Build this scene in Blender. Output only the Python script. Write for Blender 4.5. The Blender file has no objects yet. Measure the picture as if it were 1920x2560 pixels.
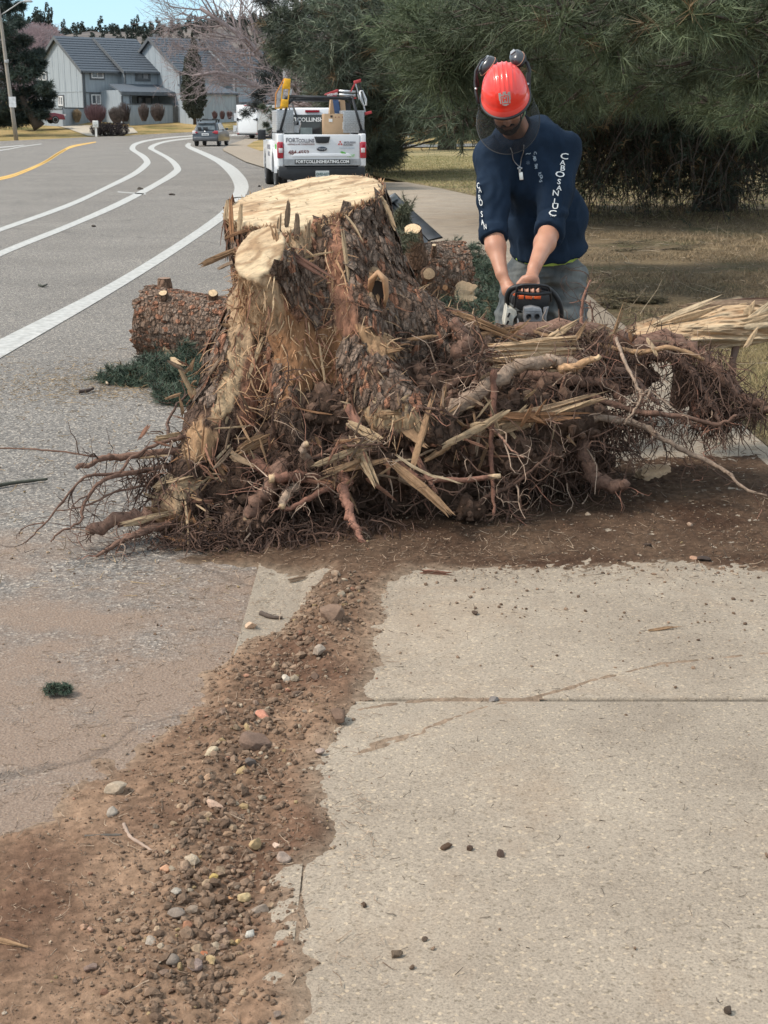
import bpy, bmesh, math, random
import numpy as np
from mathutils import Vector, Matrix, Quaternion, Euler, noise as mn

R = math.radians
random.seed(7)
rng = np.random.default_rng(11)
SC = bpy.context.scene
COL = SC.collection

# ------------------------------------------------------------------ camera
F = 3550.0                      # focal length in photograph pixels (1920 x 2560)
H = 1.55                        # eye height
PITCH = math.atan(975 / F)      # downward tilt
CP, SP = math.cos(PITCH), math.sin(PITCH)
cam_d = bpy.data.cameras.new('camera')
cam_d.sensor_fit = 'VERTICAL'
cam_d.sensor_height = 36.0
cam_d.lens = 36.0 * F / 2560
cam_d.clip_start = 0.05
cam_d.clip_end = 6000
cam_d.dof.use_dof = True
cam_d.dof.focus_distance = 5.9
cam_d.dof.aperture_fstop = 24
cam = bpy.data.objects.new('camera', cam_d)
cam.location = (0, 0, H)
cam.rotation_euler = (math.pi / 2 - PITCH, 0, 0)
COL.objects.link(cam)
SC.camera = cam

# ------------------------------------------------------------------ sky
SUN_EL, SUN_AZ = R(48), R(-105)
world = bpy.data.worlds.new('World')
SC.world = world
world.use_nodes = True
nt = world.node_tree
nt.nodes.clear()
wo = nt.nodes.new('ShaderNodeOutputWorld')
bg = nt.nodes.new('ShaderNodeBackground')
bg.inputs[1].default_value = 0.115
sky = nt.nodes.new('ShaderNodeTexSky')
sky.sky_type = 'NISHITA'
sky.sun_disc = False
sky.sun_elevation = SUN_EL
sky.sun_rotation = SUN_AZ
sky.altitude = 1500
sky.air_density = 1.6
sky.ozone_density = 4.0
sky.dust_density = 0.4
tc = nt.nodes.new('ShaderNodeTexCoord')
mp = nt.nodes.new('ShaderNodeMapping')
mp.inputs['Scale'].default_value = (1.0, 1.0, 4.5)
mp.inputs['Rotation'].default_value = (0, R(8), R(20)); mp.inputs['Location'].default_value = (32.3, 17.1, 6.27)
nt.links.new(tc.outputs['Generated'], mp.inputs[0])
cn = nt.nodes.new('ShaderNodeTexNoise')
cn.inputs['Scale'].default_value = 2.3
cn.inputs['Detail'].default_value = 7
cn.inputs['Roughness'].default_value = 0.55
cn.inputs['Distortion'].default_value = 0.5
nt.links.new(mp.outputs[0], cn.inputs['Vector'])
cr = nt.nodes.new('ShaderNodeValToRGB')
cr.color_ramp.elements[0].position = 0.42
cr.color_ramp.elements[0].color = (0.12, 0.12, 0.12, 1)
cr.color_ramp.elements[1].position = 0.55
cr.color_ramp.elements[1].color = (1, 1, 1, 1)
nt.links.new(cn.outputs['Fac'], cr.inputs[0])
mx = nt.nodes.new('ShaderNodeMixRGB')
nt.links.new(cr.outputs[0], mx.inputs[0])
clr = nt.nodes.new('ShaderNodeMixRGB'); clr.inputs[0].default_value = 0.7; clr.inputs[2].default_value = (1.2, 2.9, 4.3, 1)   # the clear sky between the clouds
nt.links.new(sky.outputs[0], clr.inputs[1])
nt.links.new(clr.outputs[0], mx.inputs[1])
mx.inputs[2].default_value = (5.3, 5.5, 5.6, 1)      # thin bright cloud
nt.links.new(mx.outputs[0], bg.inputs[0])
nt.links.new(bg.outputs[0], wo.inputs[0])

# ------------------------------------------------------------------ sun behind thin cloud
sd = bpy.data.lights.new('sun', 'SUN')
sd.energy = 2.1
sd.angle = R(12)
sd.color = (1.0, 0.91, 0.80)
sun = bpy.data.objects.new('sun', sd)
to_sun = Vector((math.sin(SUN_AZ) * math.cos(SUN_EL), math.cos(SUN_AZ) * math.cos(SUN_EL), math.sin(SUN_EL)))
sun.rotation_euler = to_sun.to_track_quat('Z', 'Y').to_euler()
COL.objects.link(sun)
vs = SC.view_settings
SC.display_settings.display_device = 'sRGB'
vs.view_transform = 'Standard'
vs.look = 'None'
vs.exposure = 1.02
vs.gamma = 1
vs.use_curve_mapping = False
SC.cycles.max_bounces = 6
SC.cycles.transparent_max_bounces = 16
SC.cycles.use_denoising = True

# ------------------------------------------------------------------ places: photograph pixel -> point of the world
def pw(px, py, Y):
 """point at distance Y in front of the camera seen at that place of the photograph"""
 a, b = (px - 960) / F, (1280 - py) / F
 dy, dz = CP + SP * b, -SP + CP * b
 s = Y / dy
 return Vector((a * s, Y, H + dz * s))

def zt(Y):
 """height of the land along the valley: level, then a gentle rise"""
 if Y < 88: return 0.0
 if Y < 128: return 0.40 * ((Y - 88) / 40) ** 1.5
 if Y < 145: return 0.40 + 1.35 * (Y - 128) / 17
 return 1.75 + 0.02 * (Y - 145)

def pg(px, py, z0=0.0):
 """the same for a point standing on the ground"""
 a, b = (px - 960) / F, (1280 - py) / F
 dy, dz = CP + SP * b, -SP + CP * b
 lo, hi = 1.0, 400.0
 for _ in range(50):
  m = (lo + hi) / 2
  if H + dz / dy * m > zt(m) + z0: lo = m
  else: hi = m
 return Vector((a * lo / dy, lo, zt(lo) + z0))

def proj(P):
 """points (n,3) -> photograph pixels, used to lay bark and bare wood out on the stump when it is built"""
 P = np.asarray(P, float)
 x, y, z = P[:, 0], P[:, 1], P[:, 2] - H
 d = y * CP - z * SP
 u = y * SP + z * CP
 return 960 + F * x / d, 1280 - F * u / d

# ------------------------------------------------------------------ object helpers
def link(o, parent=None):
 COL.objects.link(o)
 if parent is not None: o.parent = parent
 return o

def tag(o, label=None, cat=None, group=None, kind=None):
 if label: o['label'] = label
 if cat: o['category'] = cat
 if group: o['group'] = group
 if kind: o['kind'] = kind
 return o

def thing(name, label, cat, loc=(0, 0, 0), rotz=0.0, group=None):
 o = bpy.data.objects.new(name, None)
 o.empty_display_size = 0.1
 o.location = loc
 o.rotation_euler = (0, 0, rotz)
 COL.objects.link(o)
 return tag(o, label, cat, group)

def np_mesh(name, V, Fc, mat=None, parent=None, smooth=True, attrs=None, fs=None):
 """V (n,3); Fc (m,3) or (m,4) int array, or list of such arrays"""
 if not isinstance(Fc, (list, tuple)): Fc = [Fc]
 Fc = [np.asarray(f, np.int32) for f in Fc if len(f)]
 me = bpy.data.meshes.new(name)
 V = np.asarray(V, np.float32)
 nl = sum(f.size for f in Fc); nf = sum(len(f) for f in Fc)
 me.vertices.add(len(V)); me.vertices.foreach_set('co', V.ravel())
 me.loops.add(nl); me.polygons.add(nf)
 me.loops.foreach_set('vertex_index', np.concatenate([f.ravel() for f in Fc]))
 ls = []; s = 0
 for f in Fc:
  k = f.shape[1]
  ls.append(np.arange(len(f)) * k + s); s += f.size
 me.polygons.foreach_set('loop_start', np.concatenate(ls).astype(np.int32))
 me.polygons.foreach_set('use_smooth', np.full(nf, smooth))
 me.update(calc_edges=True)
 if attrs:
  for an, av in attrs.items():
   av = np.asarray(av, np.float32)
   if av.ndim == 1:
    at = me.attributes.new(an, 'FLOAT', 'POINT'); at.data.foreach_set('value', av)
   else:
    at = me.attributes.new(an, 'FLOAT_COLOR', 'POINT')
    c = np.ones((len(V), 4), np.float32); c[:, :3] = av
    at.data.foreach_set('color', c.ravel())
 if mat is not None:
  for m in (mat if isinstance(mat, (list, tuple)) else [mat]): me.materials.append(m)
 o = bpy.data.objects.new(name, me)
 return link(o, parent)

class MB:
 """collects shapes of ONE mesh object"""
 def __init__(s): s.v = []; s.f = []; s.m = []; s.sm = []
 def add(s, vs_, fs_, m=0, smooth=False):
  n = len(s.v)
  s.v.extend([tuple(v) for v in vs_])
  for f in fs_:
   s.f.append(tuple(i + n for i in f)); s.m.append(m); s.sm.append(smooth)
 def box(s, c, d, rot=None, m=0, taper=(1, 1)):
  x, y, z = d[0] / 2, d[1] / 2, d[2] / 2
  tx, ty = taper
  P = [(-x, -y, -z), (x, -y, -z), (x, y, -z), (-x, y, -z),
             (-x * tx, -y * ty, z), (x * tx, -y * ty, z), (x * tx, y * ty, z), (-x * tx, y * ty, z)]
  M = rot if rot is not None else Matrix.Identity(3)
  if isinstance(M, (tuple, list)): M = Euler(M).to_matrix()
  s.add([M @ Vector(p) + Vector(c) for p in P],
              [(0, 3, 2, 1), (4, 5, 6, 7), (0, 1, 5, 4), (1, 2, 6, 5), (2, 3, 7, 6), (3, 0, 4, 7)], m)
 def boxb(s, x0, x1, y0, y1, z0, z1, m=0):
  s.box(((x0 + x1) / 2, (y0 + y1) / 2, (z0 + z1) / 2), (abs(x1 - x0), abs(y1 - y0), abs(z1 - z0)), m=m)
 def tube(s, pts, rad, n=6, m=0, cap=True, smooth=True, jit=0.0):
  pts = [Vector(p) for p in pts]
  k = len(pts)
  rad = rad if hasattr(rad, '__len__') else [rad] * k
  ref = None; vs_ = []
  for i in range(k):
   t = (pts[min(i + 1, k - 1)] - pts[max(i - 1, 0)])
   t = t.normalized() if t.length > 1e-9 else Vector((0, 0, 1))
   if ref is None: ref = t.orthogonal().normalized()
   ref = ref - t * ref.dot(t)
   ref = ref.normalized() if ref.length > 1e-6 else t.orthogonal().normalized()
   b = t.cross(ref)
   for j in range(n):
    a = 2 * math.pi * j / n
    r = rad[i] * (1 + (random.random() - .5) * jit)
    vs_.append(pts[i] + (ref * math.cos(a) + b * math.sin(a)) * r)
  fs_ = []
  for i in range(k - 1):
   for j in range(n):
    fs_.append((i * n + j, i * n + (j + 1) % n, (i + 1) * n + (j + 1) % n, (i + 1) * n + j))
  if cap:
   fs_.append(tuple(range(n))[::-1]); fs_.append(tuple(range((k - 1) * n, k * n)))
  s.add(vs_, fs_, m, smooth)
 def bar(s, a, b, w, n=4, m=0):
  s.tube([a, b], [w / 2 * 1.2] * 2, n=n, m=m, smooth=n > 5)
 def lathe(s, c, prof, n=24, axis='z', m=0, smooth=True):
  """prof: list of (r, h)"""
  vs_ = []
  for r, h in prof:
   for j in range(n):
    a = 2 * math.pi * j / n
    p = (r * math.cos(a), r * math.sin(a), h)
    if axis == 'x': p = (h, r * math.cos(a), r * math.sin(a))
    if axis == 'y': p = (r * math.sin(a), h, r * math.cos(a))
    vs_.append(Vector(p) + Vector(c))
  fs_ = []
  for i in range(len(prof) - 1):
   for j in range(n):
    fs_.append((i * n + j, i * n + (j + 1) % n, (i + 1) * n + (j + 1) % n, (i + 1) * n + j))
  fs_.append(tuple(range(n))[::-1]); fs_.append(tuple(range((len(prof) - 1) * n, len(prof) * n)))
  s.add(vs_, fs_, m, smooth)
 def prism(s, poly, d, m=0):
  """poly: 3D points (planar), d: extrusion vector"""
  k = len(poly); d = Vector(d)
  P = [Vector(p) for p in poly]
  s.add(P + [p + d for p in P], [tuple(range(k))[::-1], tuple(range(k, 2 * k))] +
              [(i, (i + 1) % k, k + (i + 1) % k, k + i) for i in range(k)], m)
 def build(s, name, mat=None, parent=None, bevel=0.0, seg=2, loc=None):
  me = bpy.data.meshes.new(name)
  me.from_pydata(s.v, [], s.f)
  me.polygons.foreach_set('material_index', s.m)
  me.polygons.foreach_set('use_smooth', s.sm)
  bm = bmesh.new(); bm.from_mesh(me)
  bmesh.ops.recalc_face_normals(bm, faces=bm.faces)
  if bevel > 0:
   bmesh.ops.bevel(bm, geom=[e for e in bm.edges], offset=bevel, segments=seg, affect='EDGES', clamp_overlap=True, profile=0.5)
   for f in bm.faces: f.smooth = True
  bm.to_mesh(me); bm.free()
  if bevel > 0:
   me.set_sharp_from_angle(angle=R(50))
  me.update()
  if mat is not None:
   for mm in (mat if isinstance(mat, (list, tuple)) else [mat]): me.materials.append(mm)
  o = bpy.data.objects.new(name, me)
  link(o, parent)
  if loc is not None: o.location = loc
  return o

def dup(o, parent=None):
 c = o.copy(); COL.objects.link(c); c.parent = parent
 for ch in list(o.children): dup(ch, c)
 return c

def dup_thing(o, loc, rotz=0.0, scale=None, label=None):
 c = dup(o)
 c.location = loc; c.rotation_euler = (0, 0, rotz)
 if scale: c.scale = scale if hasattr(scale, '__len__') else (scale,) * 3
 if label: c['label'] = label
 return c

# ------------------------------------------------------------------ noise on arrays
_P = rng.permutation(256).astype(np.int32); _P = np.concatenate([_P, _P])
_G = rng.random(512).astype(np.float32) * 2 - 1
def vnoise(P, s=1.0, o=0.0):
 """value noise -1..1 at points (n,3)"""
 P = np.asarray(P, np.float32) * s + o
 i = np.floor(P).astype(np.int64); f = P - i
 f = f * f * (3 - 2 * f); i &= 255
 x0, y0, z0 = i[..., 0], i[..., 1], i[..., 2]
 def h(a, b, c): return _G[_P[(_P[(_P[a & 255] + b) & 255] + c) & 255]]
 fx, fy, fz = f[..., 0], f[..., 1], f[..., 2]
 c00 = h(x0, y0, z0) * (1 - fx) + h(x0 + 1, y0, z0) * fx
 c10 = h(x0, y0 + 1, z0) * (1 - fx) + h(x0 + 1, y0 + 1, z0) * fx
 c01 = h(x0, y0, z0 + 1) * (1 - fx) + h(x0 + 1, y0, z0 + 1) * fx
 c11 = h(x0, y0 + 1, z0 + 1) * (1 - fx) + h(x0 + 1, y0 + 1, z0 + 1) * fx
 return (c00 * (1 - fy) + c10 * fy) * (1 - fz) + (c01 * (1 - fy) + c11 * fy) * fz
def fbm(P, s=1.0, oct=4, o=0.0, rough=0.5):
 a = 1.0; r = 0; t = 0
 for k in range(oct):
  r = r + a * vnoise(P, s * 2 ** k, o + 17.3 * k); t += a; a *= rough
 return r / t

# ------------------------------------------------------------------ distance field with smooth joins, and its surface
class SDF:
 def __init__(s, lo, hi, h):
  s.h = h; s.lo = np.array(lo, np.float32)
  s.n = np.ceil((np.array(hi) - s.lo) / h).astype(int) + 1
  s.D = np.full(s.n, 1.0, np.float32)
 def _sub(s, lo, hi, pad):
  a = np.maximum(np.floor((np.array(lo) - pad - s.lo) / s.h).astype(int), 0)
  b = np.minimum(np.ceil((np.array(hi) + pad - s.lo) / s.h).astype(int) + 1, s.n)
  if (b <= a).any(): return None, None
  sl = tuple(slice(a[i], b[i]) for i in range(3))
  g = np.stack(np.meshgrid(*[s.lo[i] + s.h * np.arange(a[i], b[i], dtype=np.float32) for i in range(3)], indexing='ij'), -1)
  return sl, g
 def _join(s, sl, d, k):
  D = s.D[sl]
  if k > 0:
   hh = np.clip(.5 + .5 * (D - d) / k, 0, 1)
   s.D[sl] = D * (1 - hh) + d * hh - k * hh * (1 - hh)
  else: s.D[sl] = np.minimum(D, d)
 def cap(s, a, b, ra, rb=None, k=0.02, flat=None):
  rb = ra if rb is None else rb
  a = np.array(a, np.float32); b = np.array(b, np.float32); r = max(ra, rb)
  sl, g = s._sub(np.minimum(a, b), np.maximum(a, b), r + k + 2 * s.h)
  if sl is None: return s
  ba = b - a
  t = np.clip(((g - a) @ ba) / max(float(ba @ ba), 1e-9), 0, 1)
  q = g - a - t[..., None] * ba
  if flat is not None:                     # (direction, factor): squash across that direction
   fd, ff = flat; fd = np.array(fd, np.float32); fd /= np.linalg.norm(fd)
   c = q @ fd; q = q + fd * (c * (1 / ff - 1))[..., None]
  s._join(sl, np.sqrt((q * q).sum(-1)) - (ra + (rb - ra) * t), k)
  return s
 def path(s, pts, rs, k=0.02, flat=None):
  for i in range(len(pts) - 1): s.cap(pts[i], pts[i + 1], rs[i], rs[i + 1], k, flat)
  return s
 def ell(s, c, r, k=0.02, rot=None, cut=False):
  c = np.array(c, np.float32); r = np.array(r, np.float32)
  sl, g = s._sub(c, c, float(r.max()) + k + 2 * s.h)
  if sl is None: return s
  q = g - c
  if rot is not None:
   M = np.array(Euler(rot).to_matrix(), np.float32); q = q @ M
  k0 = np.sqrt(((q / r) ** 2).sum(-1)); k1 = np.sqrt(((q / (r * r)) ** 2).sum(-1)) + 1e-6
  d = k0 * (k0 - 1) / k1
  if cut:
   D = s.D[sl]; e = -d
   hh = np.clip(.5 - .5 * (D - e) / max(k, 1e-4), 0, 1)
   s.D[sl] = D * (1 - hh) + e * hh + k * hh * (1 - hh)
  else: s._join(sl, d, k)
  return s
 def plane(s, p, nrm, lo=None, hi=None):
  """keep what lies behind the plane"""
  nrm = np.array(nrm, np.float32); nrm /= np.linalg.norm(nrm)
  sl, g = s._sub(lo if lo is not None else s.lo, hi if hi is not None else s.lo + s.h * s.n, 0)
  d = (g - np.array(p, np.float32)) @ nrm
  s.D[sl] = np.maximum(s.D[sl], d)
  return s
 def noise(s, fn):
  sl, g = s._sub(s.lo, s.lo + s.h * s.n, 0)
  near = np.abs(s.D[sl]) < 0.15
  D = s.D[sl]; D[near] += fn(g[near]); s.D[sl] = D
  return s
 def surf(s):
  D = s.D; n = D.shape
  D = D.copy(); D[0] = D[-1] = 1; D[:, 0] = D[:, -1] = 1; D[:, :, 0] = D[:, :, -1] = 1
  ins = D < 0
  c = np.zeros(tuple(k - 1 for k in n), np.uint8)
  for i in (0, 1):
   for j in (0, 1):
    for k in (0, 1):
     c += ins[i:n[0] - 1 + i, j:n[1] - 1 + j, k:n[2] - 1 + k]
  act = (c > 0) & (c < 8)
  idx = np.argwhere(act)
  ids = np.full(act.shape, -1, np.int64); ids[act] = np.arange(len(idx))
  acc = np.zeros((len(idx), 3), np.float32); cnt = np.zeros(len(idx), np.float32)
  for ax in range(3):
   o1, o2 = [a for a in range(3) if a != ax]
   for p in (0, 1):
    for q in (0, 1):
     s0 = np.zeros(3, int); s0[o1] = p; s0[o2] = q
     s1 = s0.copy(); s1[ax] = 1
     A = idx + s0; B = idx + s1
     da = D[A[:, 0], A[:, 1], A[:, 2]]; db = D[B[:, 0], B[:, 1], B[:, 2]]
     m = (da < 0) != (db < 0)
     t = np.zeros_like(da); t[m] = da[m] / (da[m] - db[m])
     P = s0[None] + np.zeros((len(idx), 3)); P[:, ax] += t
     acc[m] += P[m]; cnt[m] += 1
  V = (idx + acc / cnt[:, None]) * s.h + s.lo
  quads = []
  for ax in range(3):
   o1, o2 = (ax + 1) % 3, (ax + 2) % 3
   sa = [slice(None)] * 3; sb = [slice(None)] * 3
   sa[ax] = slice(0, -1); sb[ax] = slice(1, None)
   e = np.argwhere(ins[tuple(sa)] != ins[tuple(sb)])
   e = e[(e[:, o1] > 0) & (e[:, o2] > 0) & (e[:, o1] < n[o1] - 1) & (e[:, o2] < n[o2] - 1)]
   if not len(e): continue
   fl = ins[e[:, 0], e[:, 1], e[:, 2]]
   def cid(d1, d2):
    x = e.copy(); x[:, o1] -= d1; x[:, o2] -= d2
    return ids[x[:, 0], x[:, 1], x[:, 2]]
   q = np.stack([cid(1, 1), cid(0, 1), cid(0, 0), cid(1, 0)], 1)
   q[~fl] = q[~fl][:, ::-1]
   quads.append(q)
  return V.astype(np.float32), np.concatenate(quads).astype(np.int32)

def vnormals(V, Q):
 a = V[Q[:, 2]] - V[Q[:, 0]]; b = V[Q[:, 3] if Q.shape[1] > 3 else Q[:, 1]] - V[Q[:, 1] if Q.shape[1] > 3 else Q[:, 0]]
 nn = np.cross(a, b)
 N = np.zeros_like(V)
 for k in range(Q.shape[1]): np.add.at(N, Q[:, k], nn)
 return N / (np.linalg.norm(N, axis=1, keepdims=True) + 1e-9)

def smooth_verts(V, Q, it=1, f=0.5):
 for _ in range(it):
  S = np.zeros_like(V); C = np.zeros(len(V), np.float32)
  for k in range(Q.shape[1]):
   a, b = Q[:, k], Q[:, (k + 1) % Q.shape[1]]
   np.add.at(S, a, V[b]); np.add.at(S, b, V[a]); np.add.at(C, a, 1); np.add.at(C, b, 1)
  V = V * (1 - f) + f * S / np.maximum(C, 1)[:, None]
 return V

# ------------------------------------------------------------------ materials
def N(nt, t, **kw):
 n = nt.nodes.new(t)
 for k, v in kw.items():
  if k in n.inputs: n.inputs[k].default_value = v
  else: setattr(n, k, v)
 return n

def ramp(nt, stops, inp=None):
 n = nt.nodes.new('ShaderNodeValToRGB')
 el = n.color_ramp.elements
 while len(el) < len(stops): el.new(0.5)
 for e, (p, c) in zip(el, stops):
  e.position = p; e.color = tuple(c) + (1,) if len(c) == 3 else c
 if inp is not None: nt.links.new(inp, n.inputs[0])
 return n

def newmat(name):
 m = bpy.data.materials.new(name); m.use_nodes = True
 t = m.node_tree
 b = t.nodes['Principled BSDF']
 return m, t, b

def mat(name, col, rough=0.7, metal=0.0, var=0.12, scale=8.0, bump=0.0, bscale=40.0, spec=0.5, col2=None, coat=0.0, stretch=None, det=4, tr=0.0, emis=None):
 """a colour with blotchy variation, wear and fine relief"""
 m, t, b = newmat(name)
 tcn = N(t, 'ShaderNodeTexCoord')
 src = tcn.outputs['Object']
 if stretch:
  mpn = N(t, 'ShaderNodeMapping'); mpn.inputs['Scale'].default_value = stretch
  t.links.new(src, mpn.inputs[0]); src = mpn.outputs[0]
 n1 = N(t, 'ShaderNodeTexNoise', Scale=scale, Detail=det, Roughness=0.6)
 t.links.new(src, n1.inputs['Vector'])
 c2 = col2 or tuple(c * (1 - 2 * var) for c in col)
 c1 = col if col2 else tuple(min(1, c * (1 + var)) for c in col)
 rp = ramp(t, [(0.32, c1), (0.68, c2)], n1.outputs['Fac'])
 t.links.new(rp.outputs[0], b.inputs['Base Color'])
 b.inputs['Roughness'].default_value = rough
 b.inputs['Metallic'].default_value = metal
 b.inputs['Specular IOR Level'].default_value = spec
 b.inputs['Coat Weight'].default_value = coat
 b.inputs['Coat Roughness'].default_value = 0.08
 if tr: b.inputs['Transmission Weight'].default_value = tr
 if bump > 0:
  n2 = N(t, 'ShaderNodeTexNoise', Scale=bscale, Detail=5, Roughness=0.65)
  t.links.new(src, n2.inputs['Vector'])
  bn = N(t, 'ShaderNodeBump', Strength=1.0, Distance=bump)
  t.links.new(n2.outputs['Fac'], bn.inputs['Height'])
  t.links.new(bn.outputs[0], b.inputs['Normal'])
 return m

def vcmat(name, rough=0.85, bump=0.002, bscale=120.0, var=0.25, nscale=60.0, stretch=None, spec=0.3, trans=0.0):
 """colour comes from the attribute 'col' of each piece, with grain on top"""
 m, t, b = newmat(name)
 at = N(t, 'ShaderNodeAttribute'); at.attribute_name = 'col'
 tcn = N(t, 'ShaderNodeTexCoord'); src = tcn.outputs['Object']
 if stretch:
  mpn = N(t, 'ShaderNodeMapping'); mpn.inputs['Scale'].default_value = stretch
  t.links.new(src, mpn.inputs[0]); src = mpn.outputs[0]
 n1 = N(t, 'ShaderNodeTexNoise', Scale=nscale, Detail=4, Roughness=0.7)
 t.links.new(src, n1.inputs['Vector'])
 rp = ramp(t, [(0.3, (1 - var,) * 3), (0.7, (1 + var,) * 3)], n1.outputs['Fac'])
 mxn = N(t, 'ShaderNodeMixRGB', blend_type='MULTIPLY'); mxn.inputs[0].default_value = 1
 t.links.new(at.outputs['Color'], mxn.inputs[1]); t.links.new(rp.outputs[0], mxn.inputs[2])
 t.links.new(mxn.outputs[0], b.inputs['Base Color'])
 b.inputs['Roughness'].default_value = rough
 b.inputs['Specular IOR Level'].default_value = spec
 if bump > 0:
  n2 = N(t, 'ShaderNodeTexNoise', Scale=bscale, Detail=5, Roughness=0.7)
  t.links.new(src, n2.inputs['Vector'])
  bn = N(t, 'ShaderNodeBump', Strength=1.0, Distance=bump)
  t.links.new(n2.outputs['Fac'], bn.inputs['Height'])
  t.links.new(bn.outputs[0], b.inputs['Normal'])
 return m
# ================================================================== GROUND, ROAD, PAVEMENT
def ground_mat():
 m, t, b = newmat('grass_ground')
 g = N(t, 'ShaderNodeNewGeometry')
 n1 = N(t, 'ShaderNodeTexNoise', Scale=0.35, Detail=6, Roughness=0.62)
 t.links.new(g.outputs['Position'], n1.inputs['Vector'])
 n2 = N(t, 'ShaderNodeTexNoise', Scale=9.0, Detail=6, Roughness=0.75)
 t.links.new(g.outputs['Position'], n2.inputs['Vector'])
 r1 = ramp(t, [(0.36, (0.15, 0.14, 0.055)), (0.5, (0.34, 0.25, 0.115)), (0.66, (0.42, 0.31, 0.15))], n1.outputs['Fac'])
 r2 = ramp(t, [(0.3, (0.45, 0.45, 0.42)), (0.7, (1.3, 1.25, 1.2))], n2.outputs['Fac'])
 mu = N(t, 'ShaderNodeMixRGB', blend_type='MULTIPLY'); mu.inputs[0].default_value = 1
 t.links.new(r1.outputs[0], mu.inputs[1]); t.links.new(r2.outputs[0], mu.inputs[2])
 t.links.new(mu.outputs[0], b.inputs['Base Color'])
 b.inputs['Roughness'].default_value = 0.95; b.inputs['Specular IOR Level'].default_value = 0.1
 bn = N(t, 'ShaderNodeBump', Strength=1.0, Distance=0.03)
 t.links.new(n2.outputs['Fac'], bn.inputs['Height']); t.links.new(bn.outputs[0], b.inputs['Normal'])
 return m

def asphalt_mat():
 m, t, b = newmat('asphalt')
 g = N(t, 'ShaderNodeNewGeometry')
 P = g.outputs['Position']
 n1 = N(t, 'ShaderNodeTexNoise', Scale=0.5, Detail=5, Roughness=0.6); t.links.new(P, n1.inputs['Vector'])
 vo = N(t, 'ShaderNodeTexVoronoi', Scale=110.0); t.links.new(P, vo.inputs['Vector'])
 n2 = N(t, 'ShaderNodeTexNoise', Scale=160.0, Detail=3, Roughness=0.7); t.links.new(P, n2.inputs['Vector'])
 base = ramp(t, [(0.3, (0.180, 0.165, 0.150)), (0.7, (0.235, 0.217, 0.197))], n1.outputs['Fac'])
 sp = N(t, 'ShaderNodeSeparateColor'); t.links.new(vo.outputs['Color'], sp.inputs[0])
 ag = ramp(t, [(0.0, (0.42, 0.40, 0.38)), (0.55, (0.85, 0.85, 0.85)), (0.86, (1.25, 1.22, 1.18)), (0.97, (2.1, 2.0, 1.85))], sp.outputs[0])
 mu = N(t, 'ShaderNodeMixRGB', blend_type='MULTIPLY'); mu.inputs[0].default_value = 1
 t.links.new(base.outputs[0], mu.inputs[1]); t.links.new(ag.outputs[0], mu.inputs[2])
 gr = ramp(t, [(0.3, (0.75,) * 3), (0.7, (1.2,) * 3)], n2.outputs['Fac'])
 mu2 = N(t, 'ShaderNodeMixRGB', blend_type='MULTIPLY'); mu2.inputs[0].default_value = 1
 t.links.new(mu.outputs[0], mu2.inputs[1]); t.links.new(gr.outputs[0], mu2.inputs[2])
 sep = N(t, 'ShaderNodeSeparateXYZ'); t.links.new(P, sep.inputs[0])
 def math_(op, a, bb):
  q = N(t, 'ShaderNodeMath', operation=op)
  for i, v in enumerate((a, bb)):
   if hasattr(v, 'default_value') or hasattr(v, 'links'): t.links.new(v, q.inputs[i])
   elif v is not None: q.inputs[i].default_value = v
  return q.outputs[0]
 dy = math_('MULTIPLY', math_('SUBTRACT', sep.outputs[1], 3.4), -0.40)      # falls off with distance
 nz = N(t, 'ShaderNodeTexNoise', Scale=2.6, Detail=7, Roughness=0.68); t.links.new(P, nz.inputs['Vector'])
 fac = math_('ADD', dy, math_('MULTIPLY', math_('SUBTRACT', nz.outputs['Fac'], 0.5), 3.2))
 fac = math_('ADD', fac, 0.95)
 cl = N(t, 'ShaderNodeClamp'); t.links.new(fac, cl.inputs[0]); cl.inputs[2].default_value = 0.88
 mx = N(t, 'ShaderNodeMixRGB'); t.links.new(cl.outputs[0], mx.inputs[0])
 t.links.new(mu2.outputs[0], mx.inputs[1])
 nd = ramp(t, [(0.3, (0.150, 0.100, 0.072)), (0.7, (0.29, 0.21, 0.155))], n2.outputs['Fac'])
 t.links.new(nd.outputs[0], mx.inputs[2])
 vc = N(t, 'ShaderNodeTexVoronoi', feature='DISTANCE_TO_EDGE', Scale=0.16)
 wp = N(t, 'ShaderNodeTexNoise', Scale=1.2, Detail=6); t.links.new(P, wp.inputs['Vector'])
 vm = N(t, 'ShaderNodeVectorMath', operation='MULTIPLY_ADD')
 t.links.new(wp.outputs['Color'], vm.inputs[0]); vm.inputs[1].default_value = (1.5, 1.5, 0); t.links.new(P, vm.inputs[2])
 t.links.new(vm.outputs[0], vc.inputs['Vector'])
 cr_ = ramp(t, [(0.0, (0.3, 0.3, 0.3)), (0.0035, (1, 1, 1))], vc.outputs['Distance'])
 mc = N(t, 'ShaderNodeMixRGB', blend_type='MULTIPLY'); mc.inputs[0].default_value = 0.45
 t.links.new(mx.outputs[0], mc.inputs[1]); t.links.new(cr_.outputs[0], mc.inputs[2])
 t.links.new(mc.outputs[0], b.inputs['Base Color'])
 b.inputs['Roughness'].default_value = 0.85; b.inputs['Specular IOR Level'].default_value = 0.3
 bn = N(t, 'ShaderNodeBump', Strength=0.9, Distance=0.003)
 t.links.new(vo.outputs['Distance'], bn.inputs['Height']); t.links.new(bn.outputs[0], b.inputs['Normal'])
 return m

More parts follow.
